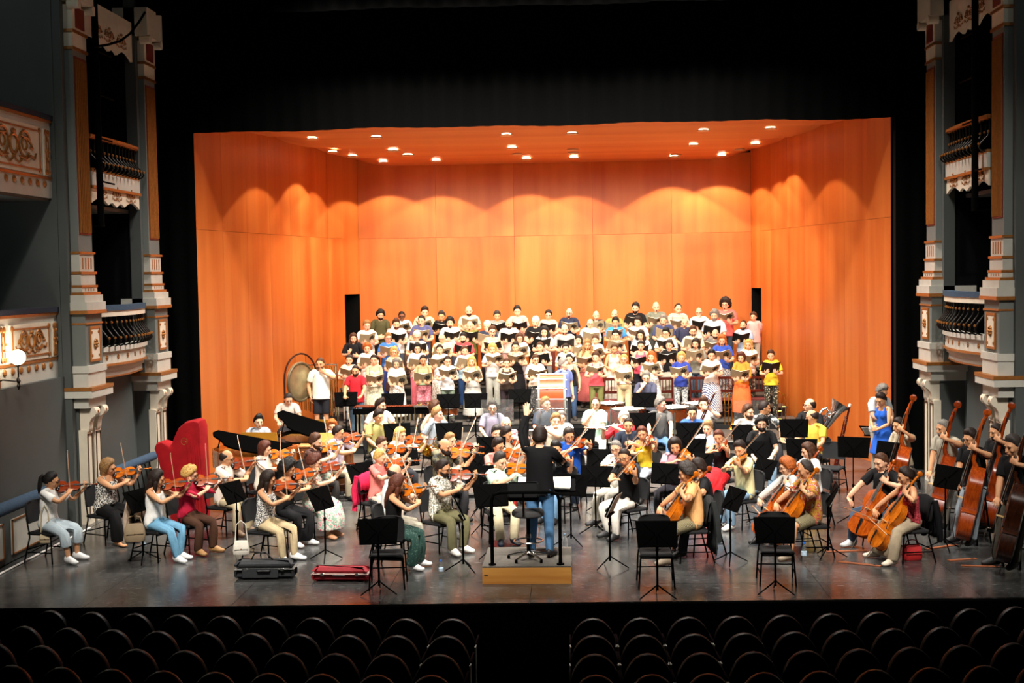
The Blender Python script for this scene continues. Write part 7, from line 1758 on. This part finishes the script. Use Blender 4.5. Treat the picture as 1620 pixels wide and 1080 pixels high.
# ------------------------------------------------------------------ percussion
def P_at(px, py, z): return atz(px, py, z)
w = aty(476, 602, 30.4); r = empty('tam_tam', (w.x, 30.4, P3), R(62)); zc = w.z - P3; M90 = Matrix.Rotation(R(90), 3, 'X')
m = MB(); m.lathe([(.001, .02), (.16, .03), (.30, .012), (.42, .0), (.45, -.015), (.46, -.05), (.45, -.05), (.42, -.02), (.001, -.005)], (0, 0, zc - .03), 32, M=M90); m.build('gong_disc', mat('#a89a74', .35, .7, .15, 6, 'hammered_bronze'), r)
m = MB(); m.torus((0, 0, zc - .03), .44, .03, 32, 6, M90); m.build('dark_rim', mat('#6f6248', .5, .5, name='gong_rim'), r)
m = MB(); m.tube([(-.58, .0, .02), (-.58, 0, zc - .1)] + [(.58*math.cos(t), 0, zc + .05 + .58*math.sin(t)) for t in [math.pi - math.pi*k/14 for k in range(15)]] + [(.58, 0, zc - .1), (.58, 0, .02)], .022, 8); m.build('arched_frame', mat('#3a1a12', .35, .3, name='frame_brown'), r)
for x in (-.58, .58): m = MB(); m.rbox((x, 0, .02), (.06, .5, .04), .01); m.build('foot', BLACKMETAL, r)
m = MB()
for x in (-.2, .2): m.cyl((x, 0, zc + .36), (x*.9, 0, zc + .60), .005, 5)
m.build('cords', EBONY, r); tag(r, 'large bronze gong hanging in an arched frame', 'gong')
w = aty(502, 604, 31.05); r = empty('tubular_bells', (w.x, 31.15, P3)); m = MB(); zt = 2.09 - P3
for x in (-.46, .46): m.cyl((x, 0, .02), (x, 0, zt), .018, 8); m.box((x, 0, .02), (.05, .55, .04))
for z in (zt, zt - .22, .30): m.cyl((-.46, 0, z), (.46, 0, z), .016, 8)
m.build('frame', CHROME, r)
for k in range(16):
    m = MB(); y = -.05 if k % 2 == 0 else .05; m.cyl((-.40 + .053*k, y, zt - .06 - 1.0 - .012*k), (-.40 + .053*k, y, zt - .04), .017, 8); m.build('bell_tube', mat('#d8c48c', .2, 1.0, name='bell_brass'), r)
tag(r, 'rack of brass tubular bells against the shell wall', 'tubular bells')
# marimba
w = aty(622, 640, 29.85); r = empty('marimba', (w.x, 29.85, P3)); zt = w.z - P3 - .02
m = MB(); m.rbox((0, -.30, zt - .10), (1.75, .035, .13), .008); m.rbox((0, .28, zt - .06), (1.5, .03, .08), .008); m.build('rail', BLACKMETAL, r)
for k in range(34):
    m = MB(); L_ = .46 - .006*k; m.rbox((-.84 + .0505*k, -.05, zt), (.043, L_, .02), .004); m.build('bar', wood('#6a2a14', '#8a3a1c', .3, 2, (6, 1, 6), 'rosewood'), r)
for k in range(17):
    m = MB(); hh = .52 - .021*k; m.cyl((-.80 + .1*k, -.18, zt - .06 - hh), (-.80 + .1*k, -.18, zt - .05), .024, 8); m.build('resonator', mat('#d9cfa8', .3, .7, name='resonator_brass'), r)
for x in (-.82, .82):
    m = MB(); m.cyl((x, -.25, .05), (x, -.25, zt - .1), .02, 8); m.cyl((x, .25, .05), (x, .25, zt - .1), .02, 8); m.cyl((x, -.28, .06), (x, .28, .06), .02, 8); m.build('leg_frame', BLACKMETAL, r)
tag(r, 'long marimba with brass resonators beneath the bars', 'marimba')
w = aty(673, 642, 29.7); r = empty('percussion_table', (w.x, 29.7, P3)); zt = w.z - P3; m = MB(); m.rbox((0, 0, zt), (.5, .4, .03), .008); m.build('table_top', mat('#3a3632', .7, name='cloth_top'), r)
for x in (-.22, .22):
    for y in (-.16, .16): m = MB(); m.cyl((x, y, 0), (x, y, zt - .01), .014, 8); m.build('leg', CHROME, r)
tag(r, 'small table of hand percussion right of the marimba', 'table')
for i, (dx, c) in enumerate(((-.14, '#b8863a'), (.02, '#8a3a22'), (.15, '#c9b28a'))):
    o = empty('castanet_board', (w.x + dx, 29.7, P3 + zt + .015)); m = MB(); m.rbox((0, 0, .012), (.10, .16, .024), .004); m.build('board', mat(c, .5, name='percussion_wood'), o); m = MB(); m.ell((0, -.03, .045), (.035, .04, .02), 10, 6); m.build('shell', EBONY, o)
    tag(o, ('yellow', 'dark red', 'pale')[i] + ' wooden clapper board on the hand percussion table', 'clapper', 'hand percussion')
def drum_stand(r, z, rad, m_=BLACKMETAL):
    m = MB(); m.cyl((0, 0, .2), (0, 0, z), .016, 8)
    for a in (30, 150, 270): m.tube([(0, 0, .3), (rad*math.cos(R(a)), rad*math.sin(R(a)), .01)], .01, 6); m.tube([(0, 0, z - .08), (rad*.6*math.cos(R(a)), rad*.6*math.sin(R(a)), z + .0)], .009, 6)
    m.build('stand', m_, r)
w = aty(711, 644, 29.75); r = empty('snare_drum', (w.x, 29.75, P3)); zt = w.z - P3
m = MB(); m.cyl((0, 0, zt - .15), (0, 0, zt - .01), .185, 26); m.build('shell', wood('#6a3418', '#8a4a22', .25, 3, (1, 1, 6), 'snare_wood'), r)
for z in (zt - .16, zt - .012):
    m = MB(); m.torus((0, 0, z), .192, .010, 28, 6); m.build('hoop', CHROME, r)
m = MB(); m.lathe([(.001, zt), (.18, zt), (.185, zt - .01), (.001, zt - .012)], n=26); m.build('drumhead', mat('#f4f2ea', .6, name='drum_skin'), r)
m = MB()
for k in range(10): t = k*math.pi/5; m.rbox((.195*math.cos(t), .195*math.sin(t), zt - .085), (.018, .018, .08), .004)
m.build('lugs', CHROME, r); drum_stand(r, zt - .16, .26, CHROME); tag(r, 'snare drum with wooden shell and chrome hoops', 'drum')
w = aty(873, 622, 30.2); r = empty('bass_drum', (w.x, 30.2, P3)); zc = w.z - P3 - .02; rad = .44
m = MB(); m.cyl((-.28, 0, zc), (.28, 0, zc), rad, 36); m.build('shell', mat('#c8552e', .3, 0, .1, 3, 'orange_red_lacquer'), r)
MY = Matrix.Rotation(R(90), 3, 'Y')
for x in (-.29, .29):
    m = MB(); m.torus((x, 0, zc), rad + .012, .024, 36, 6, MY); m.build('hoop', mat('#f0efe8', .3, .5, name='white_hoop'), r)
    m = MB(); m.cyl((x - .006, 0, zc), (x + .006, 0, zc), rad - .01, 32); m.build('drumhead', mat('#efe9da', .6, name='drum_skin2'), r)
for k in range(12):
    t = k*math.pi/6 + .15; y, z = (rad + .03)*math.cos(t), zc + (rad + .03)*math.sin(t); m = MB(); m.cyl((-.34, y, z), (.34, y, z), .011, 6)
    for x in (-.31, .31): m.rbox((x, y, z), (.07, .03, .03), .006)
    for x in (-.1, .1): m.rbox((x, y*.985, zc + (z - zc)*.985), (.05, .03, .03), .006)
    m.build('tension_rod', CHROME, r)
m = MB()
for x in (-.2, .2): m.tube([(x, -.42, .02), (x, -.25, zc - rad - .02), (x, .25, zc - rad - .02), (x, .42, .02)], .018, 8)
m.build('cradle', BLACKMETAL, r); tag(r, 'concert bass drum with orange-red shell and white hoops', 'drum')
bd = empty('bass_drum_beaters'); 
for lb, o in [(o.get('label', ''), o) for o in list(COL.objects) if o.parent is None]:
    if lb.startswith('percussionist in faded blue'): bdM = o.matrix_world.copy()
bd.matrix_world = bdM @ Matrix.Translation((-.265, -.06, .74))
for dx in (-.06, .07):
    m = MB(); m.cyl((0, 0, .08), (dx, -.05, -.26), .007, 6); s_ = m.build('stick', mat('#e2cfa0', .5, name='pale_stick'), bd); m = MB(); m.ell((dx, -.05, -.28), (.035, .035, .03), 10, 8); m.build('felt_head', mat('#f2f0ea', .9, name='felt'), s_)
tag(bd, 'pair of felt beaters hanging from the hand beside the bass drum', 'beaters')
for i, (px, py, Y, rad) in enumerate(((965, 637, 30.75, .33), (994, 646, 29.75, .37), (1066, 643, 29.85, .36), (1101, 637, 30.7, .32))):
    w = aty(px, py, Y); r = empty('timpani', (w.x, Y, P3)); zt = w.z - P3
    m = MB(); m.lathe([(.06, zt - .52), (.16, zt - .49), (rad*.75, zt - .38), (rad*.97, zt - .2), (rad, zt - .04)], n=32); m.build('copper_kettle', mat('#c2683a', .22, .9, .1, 5, 'copper'), r)
    m = MB(); m.lathe([(.001, zt + .006), (rad*.97, zt + .004), (rad*.98, zt - .01), (.001, zt - .012)], n=32); m.build('drumhead', mat('#f6f4ec', .55, name='drum_skin'), r)
    m = MB(); m.torus((0, 0, zt - .005), rad + .012, .016, 34, 6); m.build('hoop', CHROME, r)
    m = MB()
    for k in range(8): t = k*math.pi/4; m.cyl(((rad+.02)*math.cos(t), (rad+.02)*math.sin(t), zt - .16), ((rad+.02)*math.cos(t), (rad+.02)*math.sin(t), zt + .03), .009, 6)
    m.build('tuning_screws', CHROME, r)
    for k in range(3):
        t = k*2*math.pi/3 + .5; m = MB(); m.tube([((rad+.03)*math.cos(t), (rad+.03)*math.sin(t), zt - .1), (rad*.9*math.cos(t), rad*.9*math.sin(t), zt - .45), (.25*math.cos(t), .25*math.sin(t), .03)], .018, 8); m.build('strut', mat('#8a8a86', .35, .8, name='grey_metal'), r)
    m = MB(); m.lathe([(.01, .0), (.30, .0), (.30, .03), (.10, .07), (.01, .09)], n=24); m.build('base_plate', BLACKMETAL, r)
    tag(r, ('small copper kettledrum farthest left behind', 'large copper kettledrum nearest on the left', 'large copper kettledrum nearest on the right', 'small copper kettledrum farthest right behind')[i], 'kettledrum', 'timpani')
# clear sound shields, brass on stands
for px, py, Y, base, lab in ((787, 652, 26.9, P1, 'clear acrylic sound screen behind the mauve shirt'), (873, 652, 26.9, P1, 'clear acrylic sound screen before the dark navy shirt'), (985, 668, 26.7, P1, 'clear acrylic sound screen before the red polo'), (1185, 652, 28.9, P2, 'clear acrylic sound screen behind the laughing trombonist')):
    w = aty(px, py, Y); r = empty('sound_screen', (w.x, Y, base)); z = w.z - base
    m = MB(); m.rbox((0, 0, z), (.66, .008, .52), .003); m.build('clear_panel', glassmat('clear_acrylic'), r)
    m = MB(); m.cyl((0, .02, .03), (0, .02, z + .1), .012, 8)
    for a in (30, 150, 270): m.tube([(0, .02, .12), (.22*math.cos(R(a)), .02 + .22*math.sin(R(a)), .01)], .009, 6)
    m.build('stand', BLACKMETAL, r); tag(r, lab, 'screen', 'acrylic sound screens')
def put(proto, nm, px, py, z, M3, label, cat, group=None, s=1.0):
    w = aty(px, py, 29.65) if nm == 'trombone' else atz(px, py, z); o = copy_tree(proto); o.name = nm; o.matrix_world = Matrix.Translation((w.x, w.y, z)) @ M3; tag(o, label, cat, group); return o
put(TROMBONE, 'trombone', 1150, 692, P3, Matrix.Rotation(R(20), 4, 'Z'), 'brass trombone on a floor stand left of the laughing trombonist', 'trombone', 'trombones on stands')
put(TROMBONE, 'trombone', 1234, 692, P3, Matrix.Rotation(R(-25), 4, 'Z'), 'brass trombone on a floor stand right of the palm print shirt', 'trombone', 'trombones on stands')
w = aty(1296, 676, 27.1); o = copy_tree(TUBA); o.name = 'tuba'; o.matrix_world = Matrix.Translation((w.x, 27.1, w.z - .22)) @ Matrix.Rotation(R(32), 4, 'Y'); tag(o, 'silver tuba with its bell turned to the right', 'tuba')
put(CONTRA, 'bassoon', 1320, 748, .03, Matrix.Rotation(R(12), 4, 'Y') @ Matrix.Rotation(R(90), 4, 'X'), 'dark red bassoon standing upright behind the empty chair', 'bassoon')
w = atz(1320, 748, 0); r = empty('bassoon_stand', (w.x, w.y, 0)); m = MB()
for a in (30, 150, 270): m.tube([(.06, 0, .22), (.06 + .22*math.cos(R(a)), .22*math.sin(R(a)), .01)], .009, 6)
m.cyl((.06, .05, .2), (.13, .06, .6), .01, 8); m.torus((.13, .03, .6), .06, .008, 14, 5); m.build('tripod', BLACKMETAL, r); m = MB(); m.lathe([(.005, .0), (.06, .0), (.065, .028), (.005, .028)], n=14); m.build('cup', BLACKMETAL, r); tag(r, 'black tripod stand under the upright bassoon', 'stand')
# ------------------------------------------------------------------ cases, bags, bottles, clothes
def case(px, py, d, rot, c, label, red=False):
    w = atz(px, py, 0); r = empty('violin_case', (w.x, w.y + d[1]/2, 0), R(rot)); L_, D_, H_ = d
    cm = mat(c, .75, 0, .15, 30, 'case_cloth')
    m = MB(); m.rbox((0, 0, H_*.28 + .006), (L_, D_, H_*.56), .035); m.build('case_body', cm, r); m = MB(); m.rbox((0, 0, H_*.79), (L_*.99, D_*.98, H_*.42), .04); m.build('case_lid', cm, r)
    m = MB(); m.rbox((0, -.004, H_*.57), (L_*1.002, D_*1.004, .012), .004); m.build('zip', mat('#8a8a86' if not red else '#d8b8b0', .4, .5, name='zip'), r)
    m = MB(); m.tube([(-.09, -D_/2 - .005, H_*.5), (-.08, -D_/2 - .03, H_*.52), (.08, -D_/2 - .03, H_*.52), (.09, -D_/2 - .005, H_*.5)], .012, 8); m.build('handle', EBONY, r)
    if not red: m = MB(); m.tube([(-.2, 0, H_), (-.15, .0, H_ + .09), (.0, 0, H_ + .11), (.1, 0, H_)], .012, 6); m.build('shoulder_strap', EBONY, r); m = MB(); m.rbox((-.05, -D_/2 - .004, H_*.38), (.5, .012, H_*.5), .004); m.build('front_pocket', cm, r)
    for x in (-L_*.3, L_*.3): m = MB(); m.rbox((x, -D_/2 - .004, H_*.56), (.05, .014, .04), .004); m.build('latch', CHROME, r)
    for x in (-L_*.4, L_*.4):
        for y in (-D_*.35, D_*.35): m = MB(); m.lathe([(.012, 0), (.014, .012)], (x, y, 0), 8); m.build('rubber_foot', EBONY, r)
    tag(r, label, 'instrument case', 'violin cases'); return r
case(417, 917, (.84, .30, .25), 2, '#2c2e31', 'dark grey violin case lying on the stage floor'); case(538, 921, (.80, .27, .19), -3, '#a3202c', 'red violin case lying on the stage floor', True)
def put_bottle(px, py, base, label, proto=BOTTLE, s=1.0):
    w = atz(px, py, base); o = copy_tree(proto); o.name = 'water_bottle'; o.location = (w.x, w.y, base); o.scale = (s, s, s); tag(o, label, 'bottle', 'bottles on the floor')
put_bottle(698, 912, 0, 'clear water bottle on the floor left of the podium'); put_bottle(1272, 889, 0, 'large clear water bottle by the patchwork shirt cellist', BOTTLE, 1.25); put_bottle(228, 872, 0, 'small water bottle under the chair of the white tank violinist')
FLASK = bottle('white_flask', '#9ac2e2', mat('#eef2f4', .35, name='white_enamel')); PROTOS.append(FLASK); put_bottle(894, 872, PODZ * 0, 'white flask with pale blue cap right of the conductor', FLASK, 1.15)
put_bottle(1165, 706, P1, 'water bottle beside the laughing trombonist')
def bag(name, px, py, Y, d, c, label, rot=0, strap=.2, sag=.1):
    w = aty(px, py, Y); r = empty(name, (w.x, Y, max(w.z, d[2]/2 + .002)), R(rot)); cm = mat(c, .7, 0, .08, 12, 'bag_leather')
    x, y, z = d[0]/2, d[1]/2, d[2]/2; rings = []
    for zz, s in ((-z, .86), (-z*.9, .97), (-z*.3, 1.04), (z*.4, .96), (z*.9, .8), (z, .7)): rings.append([(x*s*math.copysign(abs(math.cos(t))**.5, math.cos(t)), y*s*math.copysign(abs(math.sin(t))**.5, math.sin(t)), zz) for t in [2*math.pi*k/20 for k in range(20)]])
    m = MB(); m.loft(rings); m.build('pouch', cm, r)
    m = MB(); m.loft([[(x*s*.8, -y*1.05 + q, zz) for s in (-1, 1)] + [(x*s*.8, -y*1.1 + q, zz) for s in (1, -1)] for zz, q in ((z*.9, .02), (z*.3, -.006), (-z*.1, -.008))]); m.build('flap', cm, r)
    if strap: m = MB(); m.tube([(-x*.75, 0, z*.9), (-x*.55, 0, z + strap*.8), (0, 0, z + strap), (x*.55, 0, z + strap*.8), (x*.75, 0, z*.9)], .008, 6); m.build('strap', cm, r)
    m = MB(); m.ell((0, -y*1.14, -z*.05), (.012, .008, .012), 8, 5); m.build('clasp', GOLD, r); tag(r, label, 'bag'); return r
def seat_of(words):
    for o in COL.objects:
        if o.parent is None and o.get('category') == 'chair' and words in o.get('label', ''): return o.matrix_world.copy()
def at_seat(words, p): return seat_of(words) @ Vector(p)
q = at_seat('white tee and pale cropped', (-.2, .25, .4)); bag('handbag', 72, 851, q.y - .05, (.17, .08, .14), '#cbb894', 'small beige handbag hanging at the far left chair', 10, .42)
q = at_seat('white tank and light blue', (-.28, .18, .3)); bag('tote_bag', 213, 842, q.y - .12, (.30, .12, .26), '#a08a6c', 'taupe tote bag hanging behind the white tank violinist', 20, .12)
q = at_seat('print tank and beige', (-.25, .1, .2)); bag('cloth_bag', 382, 866, q.y - .02, (.24, .14, .20), '#e6dfd0', 'white cloth bag hanging by the print tank violinist', 10, .3)
q = at_seat('red patterned top', (0, .05, 0)); bag('red_bag', 1443, 882, q.y, (.27, .14, .22), '#b01a1c', 'red bag standing under the chair of the red top cellist', 8, .07)
def garment(M, c, label, w_=.24, front=.30, back=.62, side=.0):
    r = empty('draped_jacket'); r.matrix_world = M; cm = clothmat(c); rs = np.random.RandomState(int(w_*1000 + back*100)); rings = []
    prof = [(-.03 - .03, .90 - front), (-.035 - .01, .90 - front*.5), (.20 - .03 - .19, .90), (.012, .935), (.055, .90), (.075, .90 - back*.4), (.085, .90 - back*.8), (.07, .90 - back)]
    V = []; n = 12
    for j, (y, z) in enumerate(prof):
        for k in range(n + 1):
            t = -1 + 2*k/n; fl = .022*math.sin(k*2.1 + j*.4) * (1 if j > 3 else .4); ww = w_ * (1 + .10*max(0, j - 4))
            V.append((ww*t + side*max(0, j-4)*.03, .235 + y + fl - .03*t*t + (.0), z + .015*math.sin(k*1.3)*(1 if j in (0, 7) else .2) - .05*t*t*(1 if 1 < j < 5 else 0)))
    N = n + 1; F = [(j*N+k, j*N+k+1, (j+1)*N+k+1, (j+1)*N+k) for j in range(len(prof)-1) for k in range(n)]
    m = MB(); m.add(V, F); o = m.build('cloth', cm, r, 60); sd = o.modifiers.new('thickness', 'SOLIDIFY'); sd.thickness = .014
    for s in (1, -1): m = MB(); m.tube([(s*w_*.95, .26, .88), (s*w_*1.08, .30, .66), (s*w_*1.02 + .02, .32, .42), (s*w_*1.0, .33, .30)], [.045, .05, .045, .04], 8); m.build('sleeve', cm, r)
    tag(r, label, 'jacket', 'clothes hung on chairs'); return r
garment(seat_of('peach orange tee and striped'), '#2a2c2c', 'long dark jacket hung over the chair of the peach tee cellist', .25, .35, .78)
garment(seat_of('white tank and light blue'), '#d9bfa8', 'beige-pink cardigan hung over the chair of the white tank violinist', .24, .28, .5)
garment(seat_of('red patterned top'), '#101013', 'black jacket hung over the chair of the red top cellist', .24, .30, .55)
garment(seat_of('salmon pink tee'), '#d2264e', 'raspberry red cardigan hung over the chair of the pink tee violinist', .23, .25, .5)
ENDW = wood('#8a4a28', '#a8603a', .6, 3, (.6, 6, 6), 'endpin_board')
for i, (x0, y0, x1, y1) in enumerate(((1308, 873, 1371, 871), (1326, 889, 1394, 896), (1464, 869, 1514, 862), (1500, 887, 1545, 884), (1520, 895, 1586, 897))):
    a, b = atz(x0, y0, 0), atz(x1, y1, 0); r = empty('endpin_board', tuple((a + b)/2), math.atan2(b.y - a.y, b.x - a.x)); L_ = (b - a).length
    m = MB(); m.rbox((0, 0, .008), (L_, .07, .014), .003); m.build('strip', ENDW, r); m = MB(); m.lathe([(.012, .016), (.022, .016), (.022, .018), (.012, .018)], (L_*.35, 0, 0), 10); m.build('stop_ring', EBONY, r)
    tag(r, ('brown strip on the floor left of the black tee cellist', 'brown strip on the floor before the black tee cellist', 'brown strip on the floor under the second bass', 'brown strip on the floor before the third bass', 'brown strip on the floor nearest the darkest bass')[i], 'endpin strip', 'endpin strips')
# ------------------------------------------------------------------ the originals that were only copied from go
def drop(o):
    for ch in CH.get(o.name, []): drop(ch)
    bpy.data.objects.remove(o)
for p in PROTOS: drop(p)
